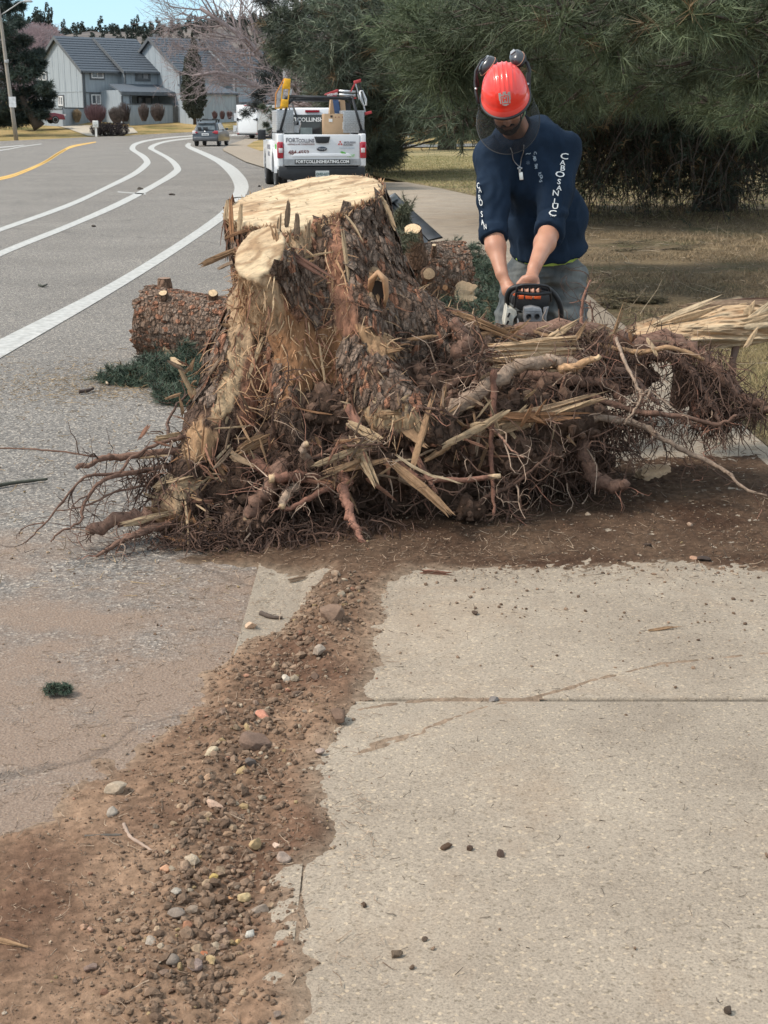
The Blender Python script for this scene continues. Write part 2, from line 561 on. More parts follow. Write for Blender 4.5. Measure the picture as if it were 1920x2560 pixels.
def concrete_mat():
 m, t, b = newmat('concrete')
 g = N(t, 'ShaderNodeNewGeometry'); P = g.outputs['Position']
 n1 = N(t, 'ShaderNodeTexNoise', Scale=1.9, Detail=9, Roughness=0.68); t.links.new(P, n1.inputs['Vector'])
 n2 = N(t, 'ShaderNodeTexNoise', Scale=190.0, Detail=3, Roughness=0.75); t.links.new(P, n2.inputs['Vector'])
 vo = N(t, 'ShaderNodeTexVoronoi', Scale=150.0); t.links.new(P, vo.inputs['Vector'])
 base = ramp(t, [(0.3, (0.238, 0.193, 0.148)), (0.5, (0.292, 0.242, 0.188)), (0.7, (0.345, 0.288, 0.224))], n1.outputs['Fac'])
 sp = N(t, 'ShaderNodeSeparateColor'); t.links.new(vo.outputs['Color'], sp.inputs[0])
 ag = ramp(t, [(0.0, (0.62, 0.61, 0.58)), (0.08, (0.9, 0.9, 0.9)), (0.90, (1.0, 1.0, 1.0)), (0.97, (1.32, 1.28, 1.2))], sp.outputs[0])
 gr = ramp(t, [(0.25, (0.42,) * 3), (0.45, (0.95,) * 3), (0.8, (1.42,) * 3)], n2.outputs['Fac'])
 mu = N(t, 'ShaderNodeMixRGB', blend_type='MULTIPLY'); mu.inputs[0].default_value = 1
 t.links.new(base.outputs[0], mu.inputs[1]); t.links.new(ag.outputs[0], mu.inputs[2])
 mu2 = N(t, 'ShaderNodeMixRGB', blend_type='MULTIPLY'); mu2.inputs[0].default_value = 1
 t.links.new(mu.outputs[0], mu2.inputs[1]); t.links.new(gr.outputs[0], mu2.inputs[2])
 n3 = N(t, 'ShaderNodeTexNoise', Scale=1.9, Detail=5, Roughness=0.7, Distortion=0.6); t.links.new(P, n3.inputs['Vector'])
 sf = ramp(t, [(0.52, (0, 0, 0)), (0.72, (0.55,) * 3)], n3.outputs['Fac'])
 mx = N(t, 'ShaderNodeMixRGB'); t.links.new(sf.outputs[0], mx.inputs[0]); t.links.new(mu2.outputs[0], mx.inputs[1])
 mx.inputs[2].default_value = (0.23, 0.162, 0.108, 1)
 t.links.new(mx.outputs[0], b.inputs['Base Color'])
 b.inputs['Roughness'].default_value = 0.9; b.inputs['Specular IOR Level'].default_value = 0.25
 bn = N(t, 'ShaderNodeBump', Strength=0.9, Distance=0.002)
 t.links.new(n2.outputs['Fac'], bn.inputs['Height']); t.links.new(bn.outputs[0], b.inputs['Normal'])
 return m

M_GROUND = ground_mat(); M_ASPH = asphalt_mat(); M_CONC = concrete_mat()
M_WPAINT = mat('white_road_paint', (0.52, 0.51, 0.48), rough=0.7, scale=14, bump=0.0015, bscale=90, col2=(0.30, 0.29, 0.27), det=10)
M_YPAINT = mat('yellow_road_paint', (0.72, 0.42, 0.07), rough=0.7, scale=5, col2=(0.52, 0.30, 0.07), det=10)

# the land: one sheet out to the horizon
ys = np.concatenate([np.arange(-12, 90, 6), np.arange(90, 150, 2), np.array([150, 160, 180, 220, 300, 500, 900, 1600, 3200])]).astype(float)
xs = np.concatenate([-np.geomspace(3000, 60, 12), np.arange(-50, 51, 5), np.geomspace(60, 3000, 12)]).astype(float)
GX, GY = np.meshgrid(xs, ys)
GZ = np.array([[zt(y) for x in xs] for y in ys]) - 0.03
ny, nx = GX.shape
q = (np.arange(ny - 1)[:, None] * nx + np.arange(nx - 1)[None]).ravel()
land = np_mesh('ground', np.stack([GX, GY, GZ], -1).reshape(-1, 3), np.stack([q, q + 1, q + nx + 1, q + nx], 1), M_GROUND)
tag(land, kind='structure')

def sheet(name, poly, zoff, m, kind='structure', parent=None, ycuts=True):
 """flat patch that follows the land; poly: list of (x, y)"""
 bm = bmesh.new()
 f = bm.faces.new([bm.verts.new((p[0], p[1], 0)) for p in poly])
 if ycuts:
  for Y in [6, 12, 20, 30, 45, 60, 88] + list(range(92, 146, 3)) + [160, 200]:
   if min(p[1] for p in poly) < Y < max(p[1] for p in poly):
    bmesh.ops.bisect_plane(bm, geom=bm.verts[:] + bm.edges[:] + bm.faces[:], plane_co=(0, Y, 0), plane_no=(0, 1, 0))
 bmesh.ops.triangulate(bm, faces=bm.faces[:])
 for v in bm.verts: v.co.z = zt(v.co.y) + zoff
 bmesh.ops.recalc_face_normals(bm, faces=bm.faces)
 if bm.faces and sum(f.normal.z for f in bm.faces) < 0: bmesh.ops.reverse_faces(bm, faces=bm.faces[:])
 me = bpy.data.meshes.new(name); bm.to_mesh(me); bm.free()
 me.materials.append(m)
 o = bpy.data.objects.new(name, me); link(o, parent)
 return tag(o, kind=kind) if kind else o

def xy(px, py): p = pg(px, py); return (p.x, p.y)

curb = [(-0.45, -6), (-0.45, 5), (-0.43, 12), (-0.42, 20), (-0.25, 33), (-0.9, 41), xy(668, 423), xy(614, 406), xy(560, 378)]
curb_far = [xy(556, 373), xy(576, 361), xy(614, 348), xy(658, 343), xy(760, 338), xy(1000, 335)]
road_far = [xy(1000, 320), xy(700, 322), xy(580, 325), xy(480, 330), xy(330, 338), xy(235, 342), xy(110, 348), xy(0, 353), xy(-300, 372), (-60, 60), (-60, -6)]
road = sheet('road', curb + curb_far + road_far, 0.0, M_ASPH)

def catmull(P, n=8):
 P = [Vector(p) for p in P]; out = []
 for i in range(len(P) - 1):
  a, b, c, d = P[max(i - 1, 0)], P[i], P[i + 1], P[min(i + 2, len(P) - 1)]
  for k in range(n):
   t = k / n
   out.append(0.5 * ((2 * b) + (c - a) * t + (2 * a - 5 * b + 4 * c - d) * t * t + (3 * b - a - 3 * c + d) * t ** 3))
 out.append(P[-1]); return out

def stripe(name, L, Rr, m):
 """road marking between two image-measured edges laid on the road"""
 A = [pg(*p) for p in L]; B = [pg(*p) for p in Rr]
 A = catmull(A, 6); B = catmull(B, 6)
 V = []; Fc = []
 for a, b in zip(A, B):
  V.append((a.x, a.y, zt(a.y) + 0.005)); V.append((b.x, b.y, zt(b.y) + 0.005))
 for i in range(len(A) - 1): Fc.append((2 * i, 2 * i + 1, 2 * i + 3, 2 * i + 2))
 o = np_mesh(name, V, np.array(Fc), m, road, smooth=False)
 return o
# edges measured where the paint lies
stripe('lane_line', [(-260, 990), (0, 850), (260, 718), (420, 622), (520, 555), (560, 521), (582, 486), (585, 462), (568, 432), (538, 405), (500, 385), (470, 371), (463, 364), (470, 357)],
       [(-240, 1040), (0, 897), (260, 745), (420, 645), (545, 560), (592, 521), (616, 486), (621, 462), (608, 438), (578, 412), (530, 388), (492, 372), (477, 365), (478, 359)], M_WPAINT)
stripe('lane_line', [(-260, 745), (0, 628), (180, 556), (300, 502), (390, 455), (428, 430), (434, 418), (415, 397), (382, 378), (370, 370), (385, 360), (420, 351), (480, 344), (560, 338), (640, 333)],
       [(-250, 765), (0, 642), (180, 568), (310, 511), (402, 461), (443, 436), (452, 420), (432, 398), (398, 379), (385, 371), (396, 362), (426, 354), (482, 347), (560, 341), (640, 335)], M_WPAINT)
stripe('lane_line', [(-260, 655), (0, 570), (180, 505), (270, 463), (330, 432), (355, 412), (359, 402), (345, 388), (328, 377), (324, 370), (334, 359), (366, 350), (420, 343), (480, 338), (560, 333)],
       [(-250, 668), (0, 580), (180, 515), (275, 470), (341, 438), (370, 416), (376, 404), (364, 389), (343, 377), (338, 370), (344, 362), (372, 353), (424, 346), (484, 341), (560, 336)], M_WPAINT)
stripe('cross_line', [(294, 479), (330, 482), (366, 484)], [(294, 481), (330, 484), (364, 487)], M_WPAINT)
for k in (0, 1):
 d = k * 2.6
 stripe('centre_line', [(-200, 478 + d), (0, 443 + 1.6 * d), (60, 425 + 1.6 * d), (112, 402 + d), (150, 378 + d), (180, 364 + d), (240, 354 + .4 * d)],
           [(-200, 481 + d), (0, 446.6 + 1.6 * d), (60, 428.3 + 1.6 * d), (116, 404 + d), (155, 379.5 + d), (184, 365.5 + d), (240, 355 + .4 * d)], M_YPAINT)
stripe('lane_line', [(-120, 374), (0, 367.5), (60, 362)], [(-120, 376.5), (0, 369.5), (60, 363.6)], M_WPAINT)
stripe('lane_line', [(-120, 384), (0, 375), (50, 366.5), (104, 359)], [(-120, 386.5), (0, 377), (50, 368.3), (104, 360.2)], M_WPAINT)

# pavement: separate slabs with tooled joints between, and a gutter of its own slabs
def wcurve(tab):
 Yt = [a[1] for a in tab]; Xt = [a[0] for a in tab]
 return lambda Y: float(np.interp(Y, Yt, Xt))
LX = wcurve([(-0.17, -5), (-0.17, 5), (-0.15, 12), (-0.12, 20), (0.05, 33), (-0.6, 41)])
GXf = wcurve([(-0.45, -5), (-0.45, 5), (-0.43, 12), (-0.42, 20), (-0.25, 33), (-0.9, 41)])
RX = wcurve([(1.85, -5), (1.85, 20), (2.12, 25), (2.02, 30), (1.3, 34.5), (0.55, 38), (-0.3, 42.5)])
pave = tag(bpy.data.objects.new('sidewalk', None), kind='structure'); COL.objects.link(pave)
pave['label'] = 'sand coloured concrete sidewalk in jointed slabs curving away'
JT = [-2.5, -1.0, 0.52, 2.04, 3.56, 5.08, 6.6, 8.12, 9.64, 11.16, 12.68, 14.2, 15.7, 17.2, 18.7, 20.2, 21.8, 23.4, 25, 26.6, 28.2, 29.8, 31.4, 33, 34.6, 36.2, 37.8]
for i in range(len(JT) - 1):
 y0, y1 = JT[i] + (.018 if JT[i] == 3.56 else .005), JT[i + 1] - 0.005
 b_ = MB(); tilt = (random.random() - .5) * 0.006
 n = 2
 for (A, B, nm) in (((LX, RX, 'slab')),):
  P = []
  for (yy, dz) in ((y0, tilt), (y1, -tilt)):
   P.append((A(yy), yy, 0.045 + dz)); P.append((B(yy), yy, 0.045 + dz * .6))
  top = [P[0], P[1], P[3], P[2]]
  b_.prism([(p[0], p[1], -0.06) for p in top], (0, 0, 0.06))
  nv = len(b_.v)
  for k in range(4): b_.v[nv - 4 + k] = top[k]
  b_.build(nm, M_CONC, pave, bevel=0.008, seg=2)
GJ = [-2.5, 0.5, 3.3, 4.93, 8.0, 11, 14, 17, 20, 23, 26, 29, 32, 35, 38, 41]
for i in range(len(GJ) - 1):
 y0, y1 = GJ[i] + 0.005, GJ[i + 1] - 0.005
 b_ = MB()
 V = []
 for yy in (y0, y1):
  g_, l_ = GXf(yy), LX(yy) - 0.001
  V += [(g_, yy, -0.05), (g_, yy, 0.012), (g_ + 0.25 * (l_ - g_), yy, 0.006), (g_ + .6 * (l_ - g_), yy, 0.010), (l_ - .04, yy, 0.040), (l_, yy, 0.0455), (l_, yy, -0.05)]
 k = 7
 b_.add(V, [(j, (j + 1) % k, k + (j + 1) % k, k + j) for j in range(k)] + [tuple(range(k))[::-1], tuple(range(k, 2 * k))], 0)
 b_.build('gutter_slab', M_CONC, pave)
# where it splits beyond the parked truck
walk_far = [(GXf(41), 41), xy(668, 423), xy(614, 406), xy(560, 378), xy(556, 373), xy(576, 361), xy(614, 348), xy(658, 343), xy(760, 338), xy(770, 342), xy(690, 344),
   xy(662, 347), xy(634, 355), xy(617, 366), xy(652, 379), xy(690, 377), xy(760, 378), xy(860, 390), xy(930, 436)]
sheet('sidewalk_corner', walk_far, 0.03, M_CONC)
M_PATH = mat('path_asphalt', (0.15, 0.145, 0.135), rough=0.9, scale=3)
sheet('path', [xy(840, 371), xy(1100, 368), xy(2100, 350), xy(2100, 343), xy(1100, 361), xy(840, 364)], 0.03, M_PATH)
sheet('path', [xy(700, 336), xy(1400, 327), xy(2400, 322), xy(2400, 320), xy(1400, 325), xy(700, 333)], 0.03, M_PATH)
M_PALE = mat('pale_concrete', (0.42, 0.36, 0.28), rough=0.9, scale=3)
sheet('driveway', [xy(235, 341), xy(310, 336), xy(345, 332), xy(330, 318), xy(120, 309), xy(170, 322)], 0.02, M_PALE)

# lawn on the right, level with the pavement
lawnp = [(RX(y) + 0.004, y) for y in (-3, 5, 20, 25, 30, 34.5, 38, 42.5)] + [xy(860, 390), xy(1100, 373), (60, 85), (60, -3)]
def lawn_mat():
 m, t, b = newmat('lawn_soil')
 g = N(t, 'ShaderNodeNewGeometry'); P = g.outputs['Position']
 n1 = N(t, 'ShaderNodeTexNoise', Scale=0.7, Detail=6, Roughness=0.65); t.links.new(P, n1.inputs['Vector'])
 n2 = N(t, 'ShaderNodeTexNoise', Scale=22.0, Detail=6, Roughness=0.75); t.links.new(P, n2.inputs['Vector'])
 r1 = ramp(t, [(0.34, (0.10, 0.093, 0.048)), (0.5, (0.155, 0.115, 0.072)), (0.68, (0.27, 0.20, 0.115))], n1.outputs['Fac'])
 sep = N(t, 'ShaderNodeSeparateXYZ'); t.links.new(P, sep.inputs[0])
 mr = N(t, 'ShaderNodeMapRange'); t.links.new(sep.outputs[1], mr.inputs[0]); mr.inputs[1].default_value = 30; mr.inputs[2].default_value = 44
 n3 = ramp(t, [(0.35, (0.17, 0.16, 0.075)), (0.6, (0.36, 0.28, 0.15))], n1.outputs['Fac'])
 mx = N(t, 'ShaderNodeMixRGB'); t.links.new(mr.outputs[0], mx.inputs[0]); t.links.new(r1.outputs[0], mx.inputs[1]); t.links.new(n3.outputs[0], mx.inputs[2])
 r2 = ramp(t, [(0.3, (0.4,) * 3), (0.7, (1.5,) * 3)], n2.outputs['Fac'])
 mu = N(t, 'ShaderNodeMixRGB', blend_type='MULTIPLY'); mu.inputs[0].default_value = 1
 t.links.new(mx.outputs[0], mu.inputs[1]); t.links.new(r2.outputs[0], mu.inputs[2])
 t.links.new(mu.outputs[0], b.inputs['Base Color'])
 b.inputs['Roughness'].default_value = 0.95; b.inputs['Specular IOR Level'].default_value = 0.1
 bn = N(t, 'ShaderNodeBump', Strength=1.0, Distance=0.03)
 t.links.new(n2.outputs['Fac'], bn.inputs['Height']); t.links.new(bn.outputs[0], b.inputs['Normal'])
 return m
M_LAWN = lawn_mat()
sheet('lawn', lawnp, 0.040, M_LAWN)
sheet('lawn_corner', [xy(617, 366), xy(634, 355), xy(662, 347), xy(690, 344), xy(770, 342), xy(860, 345), xy(860, 377), xy(700, 377), xy(652, 379)], 0.034, M_GROUND)

# ------------------------------------------------------------------ far hills
def ridge(name, dist, prof, m, depth, sc, amp):
 """prof: (photo x, photo y) of the crest seen at that distance"""
 P = [pw(px, py, dist) for px, py in prof]
 X = np.array([p.x for p in P]); Z = np.array([p.z for p in P])
 xs_ = np.linspace(X[0], X[-1], 160); zs = np.interp(xs_, X, Z)
 rows = 26; V = []
 for j in range(rows):
  t = j / (rows - 1)                   # 0 foot, 1 crest, then back slope
  if j == rows - 1: yy = dist + depth; hz = -2.0 + 0 * zs
  else:
   t = j / (rows - 2); yy = dist - depth * (1 - t); hz = zs * (math.sin(t * math.pi / 2) ** 1.3)
  c = np.stack([xs_, np.full_like(xs_, yy), np.zeros_like(xs_)], 1)
  nz = fbm(c, sc, 5) * amp * (0.3 + t)
  if j == rows - 1: nz = nz * 0
  V.append(np.stack([xs_, np.full_like(xs_, yy), hz + nz], 1))
 V = np.concatenate(V); n = len(xs_)
 q = (np.arange(rows - 1)[:, None] * n + np.arange(n - 1)[None]).ravel()
 o = np_mesh(name, V, np.stack([q, q + 1, q + n + 1, q + n], 1), m)
 return tag(o, kind='structure'), (xs_, zs)
M_HILL = mat('hill_scrub', (0.20, 0.165, 0.165), rough=1, scale=0.05, col2=(0.09, 0.08, 0.085), det=10, spec=0.05)
M_HILL2 = mat('hill_grass', (0.21, 0.18, 0.155), rough=1, scale=0.04, col2=(0.085, 0.082, 0.085), det=10, spec=0.05)
hill1, H1 = ridge('hill', 520, [(-1400, 120), (-500, 60), (-100, 78), (60, 84), (120, 84), (165, 92), (190, 112), (215, 134), (260, 170), (320, 215), (420, 300)], M_HILL, 170, 0.02, 5)
hill2, H2 = ridge('hill', 900, [(-1600, 150), (-200, 130), (100, 122), (200, 100), (300, 98), (395, 98), (430, 92), (470, 85), (560, 76), (640, 68), (900, 60), (1500, 40), (2600, 90), (3600, 160)], M_HILL2, 330, 0.012, 7)
# ================================================================== TREES AND BUSHES
M_BARKFAR = mat('far_bark', (0.070, 0.052, 0.04), rough=0.95, scale=6, bump=0.02, bscale=12, stretch=(4, 4, 1))
M_NEEDLE = vcmat('needles', rough=0.62, bump=0, var=0.12, nscale=3.0, spec=0.35)
M_LEAFFAR = vcmat('far_foliage', rough=0.85, bump=0, var=0.2, nscale=1.5, spec=0.15)
M_TWIG = mat('bare_twigs', (0.30, 0.245, 0.24), rough=0.95, scale=3, spec=0.1)

def rdir(n, g=rng):
 v = g.normal(size=(n, 3)); return v / np.linalg.norm(v, axis=1, keepdims=True)

def tufts(C, Dn, n, L, w, spread=0.9, colA=(0.05, 0.075, 0.035), colB=(0.10, 0.12, 0.05), g=rng, brown=0.0):
 """C (m,3) twig ends, Dn (m,3) directions: n needles of length L each, thin triangles standing off the twig"""
 m = len(C)
 r = g.normal(size=(m, n, 3)) * spread + Dn[:, None, :] * 1.0
 r /= np.linalg.norm(r, axis=2, keepdims=True)
 base = C[:, None, :] - Dn[:, None, :] * (g.random((m, n, 1)) * L * 0.9)
 ln = L * (0.65 + 0.5 * g.random((m, n, 1)))
 tip = base + r * ln; tip[..., 2] -= 0.12 * ln[..., 0]
 side = np.cross(r, g.normal(size=(m, n, 3))); side /= np.linalg.norm(side, axis=2, keepdims=True)
 mid = base + r * ln * 0.02
 a = mid + side * w * .5; b_ = mid - side * w * .5
 V = np.stack([a, b_, tip], 2).reshape(-1, 3)
 Fc = np.arange(m * n * 3).reshape(-1, 3)
 t = g.random((m, 1, 1)) * 0.75 + g.random((m, n, 1)) * 0.25
 c = np.array(colA) * (1 - t) + np.array(colB) * t
 if brown > 0:
  k = g.random((m, 1, 1)) < brown
  c = np.where(k, np.array((0.16, 0.105, 0.05)) * (0.6 + 0.6 * t), c)
 c = np.repeat(c.reshape(-1, 3), 3, 0)
 return V, Fc, c

def join_tris(parts):
 V = []; Fc = []; Cc = []; s = 0
 for v, f, c in parts:
  V.append(v); Fc.append(f + s); Cc.append(c); s += len(v)
 return np.concatenate(V), np.concatenate(Fc), np.concatenate(Cc)

def droop_limb(mb, a, b, r0, r1, sag=0.3, n=7, m=0, sides=6):
 a, b = Vector(a), Vector(b); pts = []
 L = (b - a).length
 w = Vector((random.uniform(-1, 1), random.uniform(-1, 1), 0)) * L * 0.04
 for i in range(n):
  t = i / (n - 1)
  p = a.lerp(b, t); p.z += sag * math.sin(t * math.pi) * L * 0.3
  p += w * math.sin(t * 7)
  pts.append(p)
 mb.tube(pts, [r0 + (r1 - r0) * i / (n - 1) for i in range(n)], n=sides, m=m, jit=0.15)
 return pts

def blob_pine(name, label, base, height, tr, blobs, upper, cA, cB, group=None, L=0.13, w=0.004, dens=1.0, npt=30, brown=0.02, skirts=None, cat='tree'):
 """a pine: tapered trunk, limbs that reach to each foliage mass, needles in tufts on the twigs of each mass.
 blobs: (point, radius, tufts, needle length factor)"""
 t = thing(name, label, cat, base, 0, group)
 B = Vector(base)
 tb = MB()
 pts = [Vector((math.sin(k * 1.3) * 0.06, math.cos(k * 1.7) * 0.05, height * k / 8)) for k in range(9)]
 tb.tube(pts, [tr * (1.35 if k == 0 else 1.0 - 0.11 * k) for k in range(9)], n=12, jit=0.12)
 tb.build('trunk', M_BARKFAR, t)
 lb = MB(); tris = []
 for (c, r, nt_, lf) in blobs:
  c = Vector(c) - B
  az = Vector((0, 0, max(0.8, min(height * .92, c.z + 0.10 * Vector((c.x, c.y, 0)).length))))
  tip = c + (c - az).normalized() * r * .2
  droop_limb(lb, az, tip, min(tr * .35, 0.03 + 0.008 * (c - az).length), 0.008, sag=0.12)
  n = max(4, int(nt_ * dens))
  d = rdir(n); u = rng.random((n, 1)) ** 0.45
  P = np.array(c) + d * u * r * np.array([1.15, 1.15, 0.72])
  out = d * np.array([1, 1, .6]); out[:, 2] += 0.25
  out /= np.linalg.norm(out, axis=1, keepdims=True)
  for i in range(0, n, 3):
   q0 = np.array(c) + (P[i] - np.array(c)) * 0.25
   lb.tube([q0, (q0 + P[i]) / 2 + rng.normal(size=3) * .03 * r, P[i]], [0.010 * lf, 0.007 * lf, 0.004], n=3, cap=False)
  kb = random.uniform(.5, 1.3); tris.append(tufts(P, out, int(npt), L * lf, w * lf, colA=tuple(x * kb for x in cA), colB=tuple(x * kb for x in cB), brown=brown))
 for (z, rad, nb) in upper:                # the crown above the frame
  for k in range(nb):
   a = random.uniform(0, 2 * math.pi)
   rr = rad * random.uniform(0.55, 1)
   c = Vector((math.cos(a) * rr, math.sin(a) * rr, z + random.uniform(-.5, .5)))
   droop_limb(lb, (0, 0, z + 0.3), c, 0.05, 0.01, sag=0.1, n=5, sides=4)
   n = 34
   d = rdir(n); P = np.array(c) * (1 - 0.35 * rng.random((n, 1))) + d * 0.55; P[:, 2] = c.z + d[:, 2] * .4
   tris.append(tufts(P, d, 12, 0.34, 0.022, colA=cA, colB=cB))
 if skirts:                                # dead drooping twigs low under the crown
  tb2 = MB()
  for (p, ln, n) in skirts:
   p = Vector(p) - B
   for k in range(n):
    q = p + Vector((random.gauss(0, .35), random.gauss(0, .5), random.gauss(0, .15)))
    e = q + Vector((random.gauss(0, .35), random.gauss(0, .3), -ln * random.uniform(.4, 1.0)))
    mid = (q + e) / 2 + Vector((random.gauss(0, .08), 0, random.uniform(0, .15)))
    tb2.tube([q, mid, e], [0.014, 0.010, 0.004], n=3, cap=False)
    C = np.array([q.lerp(e, s) for s in np.linspace(.15, 1, 6)]);
    tris.append(tufts(C, rdir(6), 7, L * .8, w * 1.6, colA=tuple(c * .55 for c in cA), colB=tuple(c * .6 for c in cB), brown=0.25))
  tag(tb2.build('dead_twigs', M_BARKFAR, t), kind='stuff')
 tag(lb.build('limbs', M_BARKFAR, t), kind='stuff')
 V, Fc, Cc = join_tris(tris)
 o = np_mesh('crown', V, Fc, M_NEEDLE, t, smooth=False, attrs={'col': Cc})
 tag(o, kind='stuff')
 return t

gA, gB = (0.030, 0.044, 0.027), (0.105, 0.118, 0.058)
# the near pine whose lowest boughs hang over the pavement from the right
def scatter(x0, x1, y0, y1, Y0, Y1, n, r0, r1, nt_, lf=1.0):
 out = []
 for _ in range(n):
  out.append((pw(random.uniform(x0, x1), random.uniform(y0, y1), random.uniform(Y0, Y1)), random.uniform(r0, r1), nt_, lf))
 return out
def at(px, py, Y0, r, n, lf=1.0): return (pw(px, py, Y0), r, n, lf)
nb = [at(1740, 30, 8.6, .30, 60), at(1860, 60, 8.8, .30, 60), at(1900, 170, 9.4, .33, 60), at(1640, 40, 9.6, .34, 60), at(1540, 110, 10.5, .38, 60), at(1420, 40, 10.5, .4, 60), at(1760, 150, 10, .38, 60), at(1650, 190, 11, .42, 60),
      at(1280, 50, 11, .42, 60), at(1360, 150, 11.5, .42, 60), at(1900, 270, 11, .4, 55), at(1200, 20, 12, .45, 60), at(1480, 200, 12, .45, 60), at(1780, 260, 12, .42, 60)]
nb += scatter(1050, 1960, -60, 250, 12.5, 16, 26, .42, .62, 85, 1.15)
nb += [at(1990, -60, 9, .5, 50), at(1600, -120, 9.5, .6, 60), at(1350, -100, 11, .6, 60), at(2060, 120, 10, .6, 50), at(1820, -100, 9.5, .6, 60)]
blob_pine('pine_tree', 'long-needled pine at the right edge whose boughs overhang the lawn', (6.4, 14.5, 0.03), 13, .27, nb,
          [(4.6, 3.8, 9), (6.2, 3.2, 8), (8, 2.5, 8), (10, 1.8, 7), (12, 1, 6)], (0.050, 0.068, 0.030), (0.125, 0.152, 0.078), L=0.17, w=0.0058, npt=30)
# the pine standing behind the man
pA = pg(1712, 512)
nb = scatter(1080, 1960, -40, 290, 20, 25, 34, .75, 1.05, 120, 1.5) + scatter(1440, 1960, 220, 350, 22, 26, 12, .6, .9, 90, 1.4)
nb += scatter(1440, 1950, 330, 470, 24, 27, 14, .5, .8, 34, 1.4) + scatter(1250, 1420, 200, 320, 22, 26, 8, .7, .9, 90, 1.5)
sk = [(pw(random.uniform(1430, 1940), random.uniform(230, 400), random.uniform(22, 27)), random.uniform(.7, 1.6), 9) for _ in range(105)]
blob_pine('pine_tree', 'dark pine behind the man with dead twigs hanging to the ground', (pA.x, 25.5, 0.03), 15, .30, nb,
          [(5, 4.4, 12), (7, 3.9, 12), (9, 3.1, 10), (11, 2.3, 8), (13.5, 1.3, 7)], (0.032, 0.048, 0.030), (0.078, 0.100, 0.060), L=0.15, w=0.0075, npt=24, skirts=sk, brown=0.04)
# farther one over the truck
nb = [at(730, 60, 40, .9, 130, 2.2), at(720, 130, 41, .7, 110, 2.2), at(790, 150, 42, .9, 130, 2.2), at(800, 20, 42, 1.0, 130, 2.2)] + \
     scatter(850, 1130, -40, 230, 38, 46, 34, 1.1, 1.6, 130, 2.2) + scatter(870, 960, 200, 300, 40, 46, 9, .9, 1.2, 110, 2.2) + scatter(905, 965, 290, 400, 42, 46, 9, .6, .9, 80, 2.0) + scatter(960, 1200, 200, 300, 42, 50, 12, .8, 1.0, 100, 2.1)
pB = pg(1240, 412)
blob_pine('pine_tree', 'grey green pine beyond the pickup with a thick slanting limb', (pB.x, 50, 0.03), 17, .36, nb,
          [(6.5, 5.5, 12), (9, 4.5, 11), (12, 3.3, 9), (15, 1.8, 7)], (0.040, 0.058, 0.044), (0.14, 0.16, 0.10), L=0.16, w=0.009, npt=22, brown=0.05,
          skirts=[(pw(random.uniform(860, 960), random.uniform(250, 400), 43), 1.2, 8) for _ in range(16)])
# small-trunked pine far beyond on the lawn
pC = pg(1118, 376)
nb = scatter(1075, 1170, 285, 345, pC.y - 1, pC.y + 1.5, 8, .5, .8, 60, 3) + scatter(1000, 1300, 180, 290, pC.y - 3, pC.y + 3, 16, 1.3, 2.0, 90, 3.5)
blob_pine('pine_tree', 'far pine with a forked trunk standing on the straw coloured lawn', (pC.x, pC.y, 0.03), 14, .42, nb, [(8, 3.5, 6), (11, 2, 5)], (0.045, 0.058, 0.040), (0.12, 0.13, 0.075), L=0.15, w=0.009, npt=18, brown=0.1)
# thick slanting limb of the grey green pine
lb = MB(); lb.tube([pw(1120, 258, 49), pw(1150, 290, 49.5), pw(1178, 318, 50), pw(1215, 352, 50), pw(1250, 400, 50)], [.10, .16, .2, .24, .3], n=10, jit=.15)
lb.tube([pw(1160, 296, 49.5), pw(1185, 300, 49), pw(1215, 318, 49)], [.07, .06, .05], n=7, jit=.1)
o = lb.build('slanting_limb', M_BARKFAR)
o.parent = bpy.data.objects['pine_tree.002']; o.location = -Vector((pB.x, 50, 0.03))
# dark pine far left beside the street lamp
pL = pg(85, 312)
nb = []
LY = 127.0
for (px, py, r) in [(20, 20, .8), (45, 55, .8), (15, 70, 1.2), (30, 110, 1.2), (60, 100, .8), (75, 140, 1.0), (40, 150, 1.4), (5, 140, 1.4), (85, 175, .9), (60, 185, 1.3), (25, 190, 1.5), (100, 160, .6),
     (110, 215, .8), (90, 225, 1.2), (50, 235, 1.5), (10, 240, 1.5), (125, 235, .6), (118, 258, .7), (90, 265, 1.0), (60, 275, 1.3), (25, 280, 1.4), (-10, 270, 1.4), (105, 285, .6), (75, 296, .9), (-30, 200, 1.6), (-40, 120, 1.5), (-50, 260, 1.5), (100, 130, .45), (12, -10, .8), (50, 15, .5), (-15, 30, 1.2), (5, 300, 1.0), (40, 300, 1.0)]:
 nb.append((pw(px, py, LY + random.uniform(-1.5, 1.5)), r, 130, 4.0))
tL = blob_pine('pine_tree', 'dark bushy pine on the left verge beside the street lamp', (pL.x - 2.0, LY, 0.4), 12, .3, nb, [(10.5, 1.3, 5), (12, .8, 4)],
          (0.018, 0.032, 0.030), (0.055, 0.078, 0.060), L=0.12, w=0.012, npt=13, brown=0.0)
o = MB(); o.tube([pw(98, 318, LY), pw(86, 300, LY), pw(66, 270, LY), pw(52, 240, LY)], [.55, .42, .34, .25], n=10, jit=.15)
o = o.build('leaning_stem', M_BARKFAR); o.parent = tL; o.location = -tL.location

